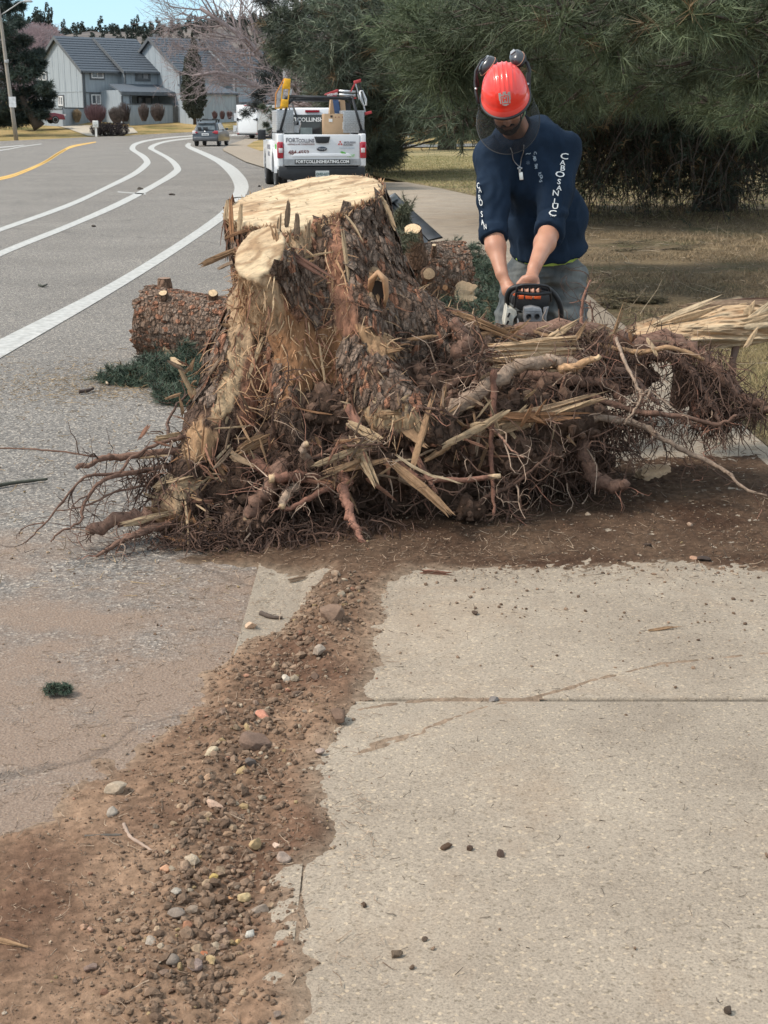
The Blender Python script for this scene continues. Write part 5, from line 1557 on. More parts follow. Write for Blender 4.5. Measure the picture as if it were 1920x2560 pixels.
addroot([(450, 1290, 5.28), (360, 1335, 5.1), (310, 1350, 5.05), (290, 1385, 4.99)], .009, .003, RC)
addroot([(560, 1080, 5.5), (640, 1150, 5.32), (700, 1190, 5.25), (760, 1190, 5.2)], .030, .018, RR * .8)
addroot([(860, 1180, 5.3), (860, 1215, 5.2), (865, 1260, 5.12), (885, 1310, 5.06), (905, 1350, 5.02), (925, 1385, 5.0), (932, 1412, 4.97)], .026, .004, RR * 1.2, tip=C_PALE)
addroot([(830, 1200, 5.3), (770, 1195, 5.22), (720, 1192, 5.18), (675, 1197, 5.15)], .020, .017, RR * .9, tip=C_PALE)
addroot([(880, 1200, 5.28), (800, 1230, 5.18), (750, 1260, 5.14), (705, 1275, 5.12)], .014, .008, RR)
addroot([(740, 1210, 5.2), (715, 1245, 5.14), (703, 1268, 5.12)], .020, .014, RG, tip=C_PALE)
addroot([(700, 1150, 5.34), (690, 1200, 5.22), (640, 1260, 5.2), (622, 1300, 5.18)], .034, .028, RC * 1.1, tip=C_WOOD)
addroot([(790, 1180, 5.28), (760, 1130, 5.2), (768, 1108, 5.18)], .018, .012, RG, tip=C_PALE)
addroot([(960, 1120, 5.35), (1040, 1190, 5.2), (1130, 1200, 5.15), (1250, 1190, 5.15)], .014, .009, RR * .8, tip=C_PALE)
addroot([(1100, 1050, 5.4), (1170, 1000, 5.4), (1260, 940, 5.45), (1340, 905, 5.5), (1400, 905, 5.52), (1450, 920, 5.55)], .034, .022, RG * .85)
addroot([(1400, 925, 5.5), (1450, 910, 5.45), (1500, 890, 5.42)], .020, .010, C_TAN * 1.1, tip=C_PALE)
addroot([(1040, 1030, 5.5), (1130, 960, 5.5), (1210, 930, 5.55), (1300, 925, 5.6)], .016, .008, RC)
addroot([(1235, 925, 5.42), (1232, 1030, 5.36), (1226, 1120, 5.32), (1232, 1200, 5.28), (1236, 1290, 5.2)], .013, .006, RR * .75)
addroot([(1440, 1060, 5.7), (1455, 1110, 5.6), (1470, 1170, 5.55), (1510, 1205, 5.5), (1570, 1215, 5.45)], .034, .026, RC * 1.05)
addroot([(1380, 1080, 5.65), (1500, 1046, 5.6), (1610, 1065, 5.6), (1660, 1100, 5.55), (1740, 1140, 5.5), (1810, 1175, 5.4), (1860, 1220, 5.3), (1925, 1242, 5.25)], .017, .004, RG * .75)
addroot([(1540, 845, 5.75), (1560, 900, 5.6), (1590, 960, 5.5), (1602, 990, 5.45), (1590, 1020, 5.42), (1560, 1060, 5.42)], .008, .004, RG)
addroot([(1602, 990, 5.45), (1625, 975, 5.44), (1618, 1000, 5.4)], .006, .004, RG)
addroot([(1140, 880, 5.5), (1165, 850, 5.55), (1130, 800, 5.6)], .030, .022, RC * 1.1)
addroot([(1040, 820, 6.0), (1080, 805, 5.95), (1125, 785, 5.9)], .026, .024, RC * 1.3, tip=C_WOOD)
# the arch of matted roots at the right
addroot([(1520, 890, 5.95), (1640, 858, 5.95), (1720, 872, 5.9), (1790, 930, 5.85), (1840, 985, 5.8), (1900, 1015, 5.75), (1960, 1060, 5.7)], .040, .016, RC)
addroot([(1500, 920, 5.9), (1620, 890, 5.9), (1700, 900, 5.85), (1750, 960, 5.8), (1790, 1030, 5.75), (1800, 1080, 5.7)], .030, .008, RDK * 1.5)
addroot([(1560, 860, 6.0), (1660, 838, 6.0), (1740, 870, 6.0), (1830, 950, 5.95), (1870, 1010, 5.9)], .022, .008, RC * 1.2)
addroot([(1450, 940, 5.85), (1560, 930, 5.8), (1600, 960, 5.75), (1650, 1010, 5.7)], .022, .010, RDK * 1.4)
addroot([(1400, 980, 5.75), (1500, 1000, 5.7), (1600, 1030, 5.65), (1700, 1040, 5.6), (1790, 1060, 5.6), (1840, 1040, 5.6)], .016, .006, RC)
addroot([(1480, 860, 5.9), (1600, 880, 5.8), (1680, 870, 5.75), (1760, 900, 5.75)], .014, .008, C_TAN * .9)
addroot([(1230, 840, 5.85), (1400, 830, 5.9), (1560, 850, 5.95)], .05, .035, RC * 1.2, jit=.4)
addroot([(1300, 940, 5.7), (1420, 950, 5.7), (1520, 960, 5.75), (1560, 1010, 5.7)], .030, .014, RC * 1.1, jit=.35)
addroot([(1735, 985, 5.85), (1740, 1030, 5.8), (1760, 1070, 5.75)], .018, .008, RR)
for _ in range(80):                      # more of them, from the underside outward
 i = rng.integers(len(GV)); p = GV[i]; d = GN[i].copy()
 if d[1] > .2 or p[2] < .05: continue
 d[2] -= .2; L = random.uniform(.15, .45)
 P = walk(p[None] - d[None] * .03, d[None], L, 6, .22, .05)[0]
 r = random.uniform(.004, .018) * random.uniform(.6, 1.1)
 o, PP = root([q for q in P], r, r * .3, RC * random.uniform(.6, 1.4) if random.random() < .7 else RR, n=6); root_paths.append((PP, r))

# ---- fine root hair: thousands, from the soil and from the roots
def rootlets(n, L, r, wob=.3, grav=.05, k=7, src='soil'):
 if src == 'soil':
  ok = np.flatnonzero((GN[:, 1] < .3) | (GN[:, 2] < -.2)); i = rng.choice(ok, n); P0 = GV[i]; D = GN[i] + rng.normal(size=(n, 3)) * .5
 else:
  P0 = np.zeros((n, 3)); D = np.zeros((n, 3)); w = np.array([len(p) * (.3 + 20 * r_) * (.3 if n_ < 7 else 1) for n_, (p, r_) in enumerate(root_paths)]); w /= w.sum()
  for j, a in enumerate(rng.choice(len(root_paths), n, p=w)):
   P, _ = root_paths[a]; q = rng.integers(1, len(P)); P0[j] = P[q]
   D[j] = np.array(P[q] - P[q - 1]); D[j] /= np.linalg.norm(D[j]) + 1e-9
  D = D * .6 + rng.normal(size=(n, 3)) * .7
 P = walk(P0, D, L * (.25 + rng.random(n) ** 1.6), k, wob, grav)
 R_ = r * (.5 + rng.random((n, 1)) ** 2 * 1.2) * np.linspace(1, .35, k)[None]
 t = rng.random((n, 1)); c = RDK * .55 * (1 - t) + RC * .82 * t; c = np.where(rng.random((n, 1)) < .14, RG * 1.25, c); c = np.where(rng.random((n, 1)) < .10, RR, c)
 return P, R_, c
fine = []
Pa, Ra, Ca = rootlets(1000, .22, .0030); fine.append(tubes(Pa, Ra, 3, Ca))
Pb, Rb, Cb = rootlets(1900, .20, .0024, src='root'); fine.append(tubes(Pb, Rb, 3, Cb))
j = rng.integers(len(Pb), size=1600); q = rng.integers(2, 7, size=1600)
P0 = Pb[j, q]; P = walk(P0, rng.normal(size=(1600, 3)), .12 * (.3 + rng.random(1600)), 6, .35, .05)
fine.append(tubes(P, .0016 * np.ones((1600, 1)) * np.linspace(1, .5, 6)[None], 3, Cb[j]))
# shaggy mats under the arch and along the big horizontal root
def mat_at(c, rad, n, L, grav=.25):
 P0 = np.array([PW(*c) for _ in range(n)]) + rng.normal(size=(n, 3)) * np.array(rad)
 P = walk(P0, rng.normal(size=(n, 3)) * .6 + np.array([0, 0, -.4]), L * (.3 + rng.random(n)), 6, .3, grav)
 t = rng.random((n, 1)); cc_ = RDK * .6 * (1 - t) + RC * .95 * t
 fine.append(tubes(P, .0024 * (.6 + rng.random((n, 1))) * np.linspace(1, .5, 6)[None], 3, cc_))
for c, rad, n, L in [((1690, 880, 5.9), (.10, .05, .018), 360, .06), ((1760, 950, 5.85), (.05, .05, .05), 420, .16), ((1790, 1030, 5.8), (.05, .04, .04), 320, .13), ((1520, 930, 5.85), (.10, .06, .03), 400, .11), ((1500, 1050, 5.75), (.15, .08, .06), 500, .15),
                     ((1380, 1100, 5.7), (.15, .08, .06), 500, .14), ((1620, 1050, 5.7), (.13, .05, .02), 90, .09), ((400, 1190, 5.32), (.06, .05, .05), 260, .14), ((1350, 860, 5.8), (.2, .04, .02), 300, .08), ((1880, 1010, 5.78), (.05, .04, .03), 200, .10), ((500, 1340, 5.14), (.10, .05, .03), 420, .12), ((680, 1340, 5.14), (.12, .05, .03), 420, .12), ((880, 1330, 5.15), (.12, .05, .03), 320, .12), ((560, 1290, 5.3), (.12, .05, .06), 350, .12), ((1100, 900, 5.75), (.12, .08, .03), 300, .07)]:
 mat_at(c, rad, n, L)
Vf, Qf, Cf = merge(fine)
tag(np_mesh('fine_roots', Vf - SO, Qf, M_FIBRE, stump, smooth=False, attrs={'col': Cf}), kind='stuff')

# ---- splinters
def splinter_mesh(p0, p1, w, th=None, col=C_PALE, col2=None, n=7, jag=.13, bend=0.0, g=None):
 """a torn piece of wood: lengthwise ridges, ragged tapering ends"""
 p0 = np.asarray(p0, float); p1 = np.asarray(p1, float)
 g = g or np.random.default_rng(int(abs(p0[0] * 7919 + p1[2] * 104729 + p0[2] * 611) * 1000) % 99999)
 th = th or w * .5
 d = p1 - p0; L = np.linalg.norm(d); d /= L
 vdir = rdir(1, g)[0] * .5 + np.array([0, -1, .15]); s = np.cross(d, vdir); s /= np.linalg.norm(s) + 1e-9; f = np.cross(s, d)
 K = max(10, min(26, int(n * 2.4))); J = 11
 a = np.arange(K) / K * 2 * np.pi
 rr = 1 + (g.random(K) - .5) * 1.0
 e0 = -g.random(K) * jag * L * 1.6; e1 = L + (g.random(K) ** 1.3 - .5) * jag * L * 3.0
 V = []; C = []; tt = g.random(K)
 ph = g.random(2) * 6
 for j in range(J):
  t_ = j / (J - 1); x = e0 + (e1 - e0) * t_
  tp = (1 - .38 * max(0, (t_ - .5) / .5) ** 1.4) * (1 - .3 * max(0, (.3 - t_) / .3) ** 1.5)
  r_ = rr * (1 + (g.random(K) - .5) * .22) * tp
  bx = math.sin(t_ * 3.1 + ph[0]) * .05 * L + 0; bz = math.sin(t_ * 4.3 + ph[1]) * .035 * L + bend * L * math.sin(t_ * math.pi)
  c_ = p0[None] + d[None] * x[:, None] + f * bx * .5 + np.array([0, 0, 1.0]) * bz * .6
  V.append(c_ + s[None] * (np.cos(a) * r_ * w * .5)[:, None] + f[None] * (np.sin(a) * r_ * th * .5)[:, None])
  C.append(tt * .7 + .3 * g.random(K))
 V = np.concatenate(V + [(V[0].mean(0) + d * jag * L * .25)[None], (V[-1].mean(0) - d * jag * L * .3)[None]])
 Fq = [(j * K + k, j * K + (k + 1) % K, (j + 1) * K + (k + 1) % K, (j + 1) * K + k) for j in range(J - 1) for k in range(K)]
 Fq += [(J * K, (k + 1) % K, k, k) for k in range(K)] + [(J * K + 1, (J - 1) * K + k, (J - 1) * K + (k + 1) % K, (J - 1) * K + (k + 1) % K) for k in range(K)]
 c2_ = np.asarray(col) * .6 if col2 is None else col2
 C = np.concatenate(C + [np.array([.2, .2])])[:, None]
 Fq = [q for q in Fq]
 quads = np.array([q for q in Fq if len(set(q)) == 4]); tris_ = np.array([q[:3] for q in Fq if len(set(q)) == 3])
 return V, [quads, tris_], np.asarray(c2_) * (1 - C) + np.asarray(col) * C
M_SPL = vcmat('splintered_wood', rough=.85, bump=.002, bscale=150, var=.22, nscale=60)
def splinter(a, b_, w, col=C_PALE, col2=None, **k):
 V, Fq, C = splinter_mesh(PW(*a), PW(*b_), w * (.85 if w < .03 else .6), col=np.asarray(col) * .92, col2=np.asarray(col) * .42 if col2 is None else col2, **k)
 return np_mesh('wood_splinter', V - SO, Fq, M_SPL, stump, smooth=False, attrs={'col': C})
BR = np.array((.24, .165, .11))
for a, b_, w, c, kw in [
 ((402, 1094, 5.38), (505, 1084, 5.45), .050, C_PALE, {}), ((452, 928, 5.5), (492, 1005, 5.52), .030, C_PALE, {}), ((485, 985, 5.52), (540, 1070, 5.5), .045, C_TAN, {}),
 ((1036, 1155, 5.18), (1082, 995, 5.28), .040, C_TAN, {'n': 5}), ((1098, 1095, 5.3), (1112, 965, 5.32), .040, C_TAN * .95, {'n': 6}), ((1060, 1090, 5.3), (1150, 1010, 5.36), .022, BR, {}),
 ((802, 1160, 5.14), (925, 1102, 5.2), .026, C_PALE * .9, {'n': 5}), ((820, 1180, 5.12), (900, 1150, 5.18), .02, C_TAN, {'n': 3}),
 ((1003, 1145, 5.10), (1080, 1190, 5.02), .010, C_CUT, {'n': 2, 'bend': -.05}), ((1078, 1188, 5.02), (1150, 1207, 5.0), .008, C_CUT, {'n': 2}),
 ((1000, 1170, 5.15), (1112, 1272, 5.02), .060, C_TAN, {'n': 8}), ((1010, 1200, 5.2), (1090, 1240, 5.1), .04, BR, {'n': 5}), ((1035, 1130, 5.25), (1092, 1235, 5.12), .03, RR, {'n': 3}),
 ((1120, 1110, 5.25), (1258, 1035, 5.3), .028, C_PALE * .9, {'n': 4}), ((1080, 1140, 5.26), (1180, 1075, 5.3), .026, C_TAN, {'n': 4}), ((1180, 1065, 5.3), (1210, 1060, 5.28), .04, C_PALE, {'n': 4}),
 ((1250, 1060, 5.4), (1430, 1010, 5.42), .10, C_WOOD, {'n': 14, 'jag': .4}), ((1290, 1040, 5.38), (1420, 1040, 5.4), .06, C_ORNG, {'n': 8, 'jag': .4}), ((1400, 1030, 5.36), (1475, 1000, 5.34), .014, C_PALE, {'n': 2}),
 ((925, 885, 5.5), (1000, 874, 5.45), .026, C_TAN * 1.2, {'n': 4}), ((880, 1060, 5.28), (950, 1100, 5.2), .06, C_PALE * .9, {'n': 8}), ((950, 1010, 5.32), (1050, 1050, 5.3), .08, C_PALE * .85, {'n': 9}), ((1000, 1060, 5.28), (1060, 1110, 5.2), .05, C_TAN, {'n': 7}),
 ((900, 1130, 5.2), (930, 1190, 5.15), .07, C_PALE * .95, {'n': 8, 'jag': .5}), ((870, 1020, 5.32), (900, 1075, 5.26), .05, RR * 1.5, {'n': 5}), ((870, 1175, 5.2), (960, 1150, 5.18), .035, C_TAN, {'n': 5}),
 ((400, 1215, 5.25), (480, 1160, 5.32), .05, C_PALE, {'n': 5}), ((440, 1240, 5.24), (520, 1190, 5.3), .06, C_PALE * .85, {'n': 7}), ((465, 1265, 5.2), (470, 1370, 5.1), .012, C_PALE, {'n': 2}), ((430, 1300, 5.2), (520, 1330, 5.2), .09, C_TAN, {'n': 8, 'jag': .5}),
 ((490, 1340, 5.18), (500, 1392, 5.08), .06, C_TAN * 1.1, {'n': 6, 'jag': .5}), ((350, 1300, 5.12), (420, 1285, 5.16), .035, C_PALE * .9, {'n': 6, 'jag': .5}),
 ((545, 1090, 5.36), (600, 1000, 5.46), .035, C_PALE, {'n': 5}), ((590, 1000, 5.5), (650, 860, 5.56), .045, C_PALE * .9, {'n': 6}), ((520, 1085, 5.4), (560, 1040, 5.42), .05, C_PALE * .8, {'n': 7, 'jag': .5}), ((540, 1150, 5.32), (575, 1110, 5.34), .016, C_CUT, {'n': 2}),
 ((610, 1120, 5.3), (650, 1100, 5.3), .06, C_TAN, {'n': 7, 'jag': .5}), ((590, 1140, 5.28), (620, 1160, 5.26), .05, C_WOOD * .8, {'n': 6, 'jag': .5}),
 ((535, 650, 5.75), (590, 625, 5.7), .035, C_TAN * .8, {'n': 5, 'jag': .5}), ((548, 670, 5.74), (592, 655, 5.7), .02, BR, {'n': 3}),
 ((955, 500, 5.9), (985, 565, 5.85), .035, C_PALE * .9, {'n': 4}), ((975, 640, 5.8), (985, 670, 5.78), .03, C_PALE, {'n': 4, 'jag': .6}),
 ((580, 590, 5.80), (578, 505, 5.84), .03, C_ORNG * 1.3, {'n': 7}), ((600, 570, 5.78), (604, 515, 5.80), .025, C_PALE, {'n': 6}), ((565, 545, 5.86), (568, 505, 5.88), .02, C_PALE, {}), ((742, 590, 5.655), (744, 535, 5.67), .022, BR, {}), ((718, 560, 5.67), (722, 505, 5.68), .02, BR * 1.2, {}), ((690, 640, 5.64), (698, 545, 5.67), .022, C_WOOD, {}), ((765, 640, 5.64), (772, 560, 5.66), .02, C_WOOD * .9, {}),

 ((700, 620, 5.55), (780, 670, 5.5), .05, RR * .8, {'n': 6, 'jag': .5}), ((690, 600, 5.52), (705, 670, 5.5), .05, C_TAN, {'n': 6, 'jag': .5}), ((870, 545, 5.66), (905, 600, 5.64), .010, C_PALE, {'n': 2, 'bend': .1}), ((862, 620, 5.62), (870, 680, 5.6), .016, C_PALE, {'n': 3, 'jag': .6}),
 ((930, 690, 5.6), (948, 760, 5.58), .03, C_TAN, {'n': 4, 'bend': .1}), ((955, 690, 5.6), (965, 750, 5.58), .02, C_WOOD, {'n': 3}), ((800, 870, 5.5), (815, 970, 5.45), .012, C_PALE, {'n': 2}), ((690, 870, 5.5), (715, 905, 5.48), .06, C_ORNG, {'n': 7, 'jag': .5}),
 ((1180, 800, 5.75), (1260, 835, 5.7), .05, C_TAN, {'n': 6, 'jag': .5}), ((1200, 840, 5.72), (1300, 820, 5.75), .05, C_TAN, {'n': 6, 'jag': .5}), ((1400, 830, 5.75), (1430, 812, 5.75), .05, C_PALE, {'n': 6, 'jag': .7}), ((1440, 845, 5.72), (1460, 815, 5.72), .03, C_TAN, {'n': 4, 'jag': .6}),
 ((1530, 850, 5.8), (1550, 790, 5.8), .03, C_TAN, {'n': 5, 'jag': .6}), ((1620, 850, 5.8), (1640, 885, 5.75), .022, C_PALE * .9, {'n': 3}), ((1210, 900, 5.62), (1260, 905, 5.6), .03, C_TAN, {'n': 4}), ((1170, 960, 5.5), (1240, 930, 5.5), .03, C_PALE * .8, {'n': 4})]:
 splinter(a, b_, w, c, **kw)
# the pale sawn block of the horizontal root: long horizontal fibres
for i in range(9):
 yy = 852 + i * 8.5
 V, Fq, C = splinter_mesh(PW(1238 + random.uniform(-10, 30), yy + 8, 5.70), PW(1428, yy + random.uniform(-3, 3), 5.72), .018, .03, C_WOOD * random.uniform(.95, 1.3), C_PALE, n=3, jag=.12)
 np_mesh('wood_splinter', V - SO, Fq, M_SPL, stump, smooth=False, attrs={'col': C})
# many small torn bits where the wood broke
g2 = np.random.default_rng(77); TV, TF, TC, ts = [], [[], []], [], 0
for (cx, cy, cY, sx, sy, nn_) in [(980, 1060, 5.28, 80, 40, 34), (1160, 1060, 5.34, 70, 40, 24), (480, 1200, 5.26, 60, 50, 24), (890, 1160, 5.18, 60, 40, 26), (600, 1110, 5.32, 60, 50, 22), (1340, 1035, 5.42, 70, 30, 22), (470, 970, 5.5, 40, 40, 14), (500, 1330, 5.16, 60, 40, 20), (720, 860, 5.58, 70, 80, 30), (640, 930, 5.6, 60, 90, 22), (900, 860, 5.6, 70, 50, 22), (740, 640, 5.64, 60, 50, 12), (1250, 830, 5.8, 120, 20, 26), (1480, 840, 5.85, 80, 20, 14)]:
 for _ in range(nn_):
  a0 = PW(cx + g2.normal() * sx, cy + g2.normal() * sy, cY + g2.normal() * .03); dr = g2.normal(size=3) * np.array([1, .5, .9]); dr /= np.linalg.norm(dr)
  v, f, c = splinter_mesh(a0, a0 + dr * g2.uniform(.025, .10), g2.uniform(.005, .016), col=[C_PALE, C_TAN, C_TAN, C_ORNG, C_RED, BR][g2.integers(6)] * .85, n=2, jag=.25, g=g2)
  TV.append(v); TF[0].append(f[0] + ts); TF[1].append(f[1] + ts); TC.append(c); ts += len(v)
tag(np_mesh('torn_bits', np.concatenate(TV) - SO, [np.concatenate(TF[0]), np.concatenate(TF[1])], M_SPL, stump, smooth=False, attrs={'col': np.concatenate(TC)}), kind='stuff')
# curled shell of wood round the knot hole
k_ = MB()
pts = [PW(925, 735, 5.60), PW(928, 700, 5.57), PW(945, 682, 5.55), PW(962, 700, 5.55), PW(966, 740, 5.57), PW(960, 770, 5.6)]
k_.tube([Vector(p - SO) for p in pts], [.010, .014, .014, .013, .010, .006], n=6, jit=.3)
o = k_.build('knot_rim', mat('knot_wood', tuple(C_TAN * 1.3), scale=20, col2=tuple(C_ORNG), bump=.003), stump)
k_ = MB(); k_.add([Vector(PW(*p) - SO) for p in [(932, 700, 5.575), (958, 705, 5.575), (960, 745, 5.585), (944, 775, 5.60), (930, 745, 5.585)]], [(0, 1, 2, 3, 4)])
k_.build('knot_hollow', mat('dark_hollow', (.03, .02, .015), rough=1), stump)  # flat dark face: shade of the knot hole put into its colour
# saw kerf, check marks and chips on the sawn top
chips = []
ct = np.flatnonzero(cut | cut2)
i = rng.choice(np.flatnonzero(SC_), 130)
P = walk(SV[i] + np.array([0, 0, .002]), rng.normal(size=(130, 3)) * np.array([1, 1, .1]) + SN[i] * .2, .012, 3, .2, 0, floor=0)
chips.append(tubes(P, np.full((130, 3), .0012), 3, np.tile(C_CUT, (130, 1)) * (.6 + .5 * rng.random((130, 1)))))
edge_i = np.flatnonzero((np.abs((SV - pL_) @ nT) < .03) & (~SC_) & (SV[:, 2] > 1.0))
i = rng.choice(edge_i, 900); D = SN[i] * .3 + np.array([0, 0, .8]) + rng.normal(size=(900, 3)) * .3
P = walk(SV[i], D, .022 * (.3 + rng.random(900)), 4, .2, 0)
chips.append(tubes(P, .0035 * (.5 + rng.random((900, 1))) * np.linspace(1, .2, 4)[None], 3, woodcols(900) * .9))
Vs, Qs, Cs = merge(chips); tag(np_mesh('ragged_edge', Vs - SO, Qs, M_CHIP, stump, smooth=False, attrs={'col': Cs}), kind='stuff')

# ================================================================== LOGS, SLABS, BRANCHES
def log(name, label, a, b_, r, knots, seed=1, taper=.94, nplates=1500, cat='log', endcol=C_WOOD, red=.5, grey=.5):
 g = np.random.default_rng(seed)
 a = np.asarray(a, float); b_ = np.asarray(b_, float); d = b_ - a; L = np.linalg.norm(d); d /= L
 t_ = thing(name, label, cat, tuple(a[:2]) + (0,)); O = np.array(t_.location)
 u = np.cross(d, [0, 0, 1.0]); u /= np.linalg.norm(u); w = np.cross(u, d)
 na, nl = 110, max(30, int(L / .012)); A = np.linspace(0, 2 * np.pi, na, endpoint=False); X = np.linspace(0, L, nl)
 AA, XX = np.meshgrid(A, X)
 base = a + d * XX[..., None]; n_ = u * np.cos(AA)[..., None] + w * np.sin(AA)[..., None]
 P = base + n_ * r
 Pf = P.reshape(-1, 3)
 loc = np.stack([XX.ravel() * .5, np.cos(AA).ravel() * r, np.sin(AA).ravel() * r], 1)
 rid = 1 - np.abs(fbm(loc, 22, 3, seed)) * 2.2
 dd = fbm(loc, 5, 3, seed + 2) * .018 + (rid - .5) * .010 + fbm(loc, 60, 2, seed) * .004
 rr = (r * (1 + (taper - 1) * XX / L)).ravel() + dd
 V = (base + n_ * rr.reshape(XX.shape)[..., None]).reshape(-1, 3)
 q = []
 I = np.arange(nl - 1)[:, None] * na + np.arange(na)[None]; J = np.arange(nl - 1)[:, None] * na + ((np.arange(na) + 1) % na)[None]
 Q = np.stack([I, J, J + na, I + na], -1).reshape(-1, 4)
 tt = np.clip(fbm(loc, 9, 3, 4) * 1.5 + .5, 0, 1)[:, None]
 c = C_BARK * (1 - tt) + (C_GREYB * grey + C_BARK * (1 - grey)) * tt * 1.1
 rd = np.clip((fbm(loc, 7, 4, seed + 9) - .15 + .2 * (red - .5)) * 5, 0, 1)[:, None] * red
 c = c * (1 - rd) + C_RED * 1.15 * rd
 np_mesh('bark', V - O, Q, M_BARK, t_, attrs={'col': c})
 Nn = n_.reshape(-1, 3)
 def lc(idx, g_):
  n = len(idx); t = g_.random((n, 1)); k = g_.random((n, 1)) < .22 * red * 2
  return np.where(k, C_RED * (.8 + .6 * t), C_BARK * (1 - t) + C_GREYB * t * (1 + .25 * grey))
 Vp, Fp, Cp = plates(V, Nn, np.ones(len(V), bool), nplates, .032, lc, g=g, up=d, lift=.0025)
 tag(np_mesh('bark_plates', Vp - O, Fp, M_BARK, t_, smooth=False, attrs={'col': Cp}), kind='stuff')
 for s, (cp, rad) in enumerate(((a, 0), (b_, nl - 1))):
  ring = V[rad * na:(rad + 1) * na]
  rings = [cp + (ring - cp) * f + d * ((-1 if s == 0 else 1) * .004 * (1 - f)) for f in (.985, .75, .5, .25, .06)]
  VV = np.concatenate(rings); k = len(rings)
  I = np.arange(k - 1)[:, None] * na + np.arange(na)[None]; J = np.arange(k - 1)[:, None] * na + ((np.arange(na) + 1) % na)[None]
  qq = np.stack([I, J, J + na, I + na], -1).reshape(-1, 4)
  if s == 0: qq = qq[:, ::-1]
  cc_ = np.tile(endcol, (len(VV), 1)) * (.9 + .25 * np.sin(np.repeat([.985, .75, .5, .25, .06], na) * 40)[:, None] * .3)
  np_mesh('cut_face', VV - O, qq, M_CUT, t_, attrs={'col': cc_})
 for (kp, kd, kr, kl, kc) in knots:
  kp = np.asarray(kp, float); kd = np.asarray(kd, float); kd /= np.linalg.norm(kd)
  m = MB(); m.tube([Vector(kp - O - kd * .06), Vector(kp - O + kd * kl * .4), Vector(kp - O + kd * kl)], [kr * 1.35, kr * 1.1, kr], n=12, jit=.12, cap=False)
  o = m.build('branch_stub', M_BARK, t_); nv = len(o.data.vertices)
  at_ = o.data.attributes.new('col', 'FLOAT_COLOR', 'POINT'); at_.data.foreach_set('color', np.tile(np.append(C_BARK * 1.2, 1), nv).astype(np.float32))
  m = MB(); e = Vector(kp - O + kd * kl); rf = Vector(kd).orthogonal().normalized(); bb = Vector(kd).cross(rf)
  ringv = [e + (rf * math.cos(x * math.pi / 7) + bb * math.sin(x * math.pi / 7)) * kr * random.uniform(.85, 1.0) + Vector(kd) * .003 for x in range(14)]
  m.add(ringv + [e + Vector(kd) * .006], [(i_, (i_ + 1) % 14, 14) for i_ in range(14)])
  o2 = m.build('sawn_end', M_CHIP, o); nv = len(o2.data.vertices)
  at_ = o2.data.attributes.new('col', 'FLOAT_COLOR', 'POINT'); at_.data.foreach_set('color', np.tile(np.append(kc, 1), nv).astype(np.float32))
 return t_
toc = np.array([0, -.8, .6])
YL = 9.75
log('log', 'thick reddish barked log lying on the road left of the stump', PW(362, 800, YL), PW(680, 846, YL - .2), .232,
 [(PW(410, 745, YL - .16), (-.05, -.5, .8), .030, .04, C_PALE), (PW(532, 748, YL - .16), (.1, -.6, .7), .033, .06, C_PALE), (PW(426, 872, YL - .19), (-.1, -1, -.1), .045, .05, C_WOOD), (PW(412, 722, YL), (0, -.05, 1), .045, .07, C_BARK * 1.3)], seed=3, red=.65, grey=.7, nplates=1300)
log('log', 'short log with one round knot tucked against the left of the stump', PW(570, 905, 8.1), PW(760, 905, 8.8), .165,
 [(PW(552, 868, 7.93), (-.25, -1, .25), .06, .03, C_WOOD)], seed=8, red=.4, grey=.8, nplates=900)
YR = 10.4
log('log', 'grey barked log with protruding branch stubs behind the stump at the right', PW(905, 690, YR - .05), PW(1152, 690, YR + .22), .255,
 [(PW(1040, 640, YR - .2), (-.12, -.6, .85), .062, .24, C_PALE * 1.1), (PW(1072, 684, YR - .27), (0, -1, .1), .045, .05, C_WOOD * .8), (PW(1112, 718, YR - .24), (.1, -1, 0), .022, .02, C_ORNG * 1.3), (PW(1085, 622, YR - .13), (0, -.5, .9), .016, .03, C_CUT), (PW(1040, 760, YR - .12), (-.3, -1, -.2), .03, .05, C_PALE)], seed=12, red=.35, grey=1.0, nplates=2200)
log('log', 'dark lower log under the grey barked log', PW(930, 778, YR + .15), PW(1075, 772, YR + .1), .10, [], seed=14, red=.2, grey=.3, nplates=300)
lt = thing('wood_wedge', 'pale split wedge of wood at the right end of the grey log', 'wood piece', pg(1165, 780));
V, Fq, C = splinter_mesh(PW(1148, 735, YR - .2), PW(1182, 735, YR - .2), .16, .05, C_WOOD * 1.1, C_PALE, n=6, jag=.25)
np_mesh('wood', V - np.array(lt.location), Fq, M_SPL, lt, smooth=False, attrs={'col': C})

# the large pale split slab at the right
sb = thing('split_log', 'long pale splintered slab of split wood reaching off to the right', 'split log', tuple(pw(1800, 850, 6.5)[:2]) + (0,))
so = np.array(sb.location); rs = np.random.default_rng(5)
xs_ = np.linspace(0, 1, 140); ys_ = np.linspace(0, 1, 60)
top = np.interp(xs_, [0, .08, .25, .42, .6, .75, .9, 1], [845, 818, 800, 782, 758, 752, 768, 752]); bot = np.interp(xs_, [0, .1, .3, .5, .7, .85, 1], [856, 866, 872, 872, 870, 858, 838])
XP = 1570 + 395 * xs_
G = np.zeros((60, 140, 3));
for j, v in enumerate(ys_):
 for i, u in enumerate(xs_):
  ypx = top[i] * (1 - v) + bot[i] * v
  G[j, i] = PW(XP[i], ypx, 6.42 - .10 * math.sin(v * math.pi) - .12 * v)
Gf = G.reshape(-1, 3)
nz = fbm(Gf * np.array([.22, 1, 1]), 34, 4, 3) * .035 + fbm(Gf * np.array([.12, 1, 1]), 90, 2, 6) * .014
Gf = Gf + np.array([0, -1, .2]) * nz[:, None]
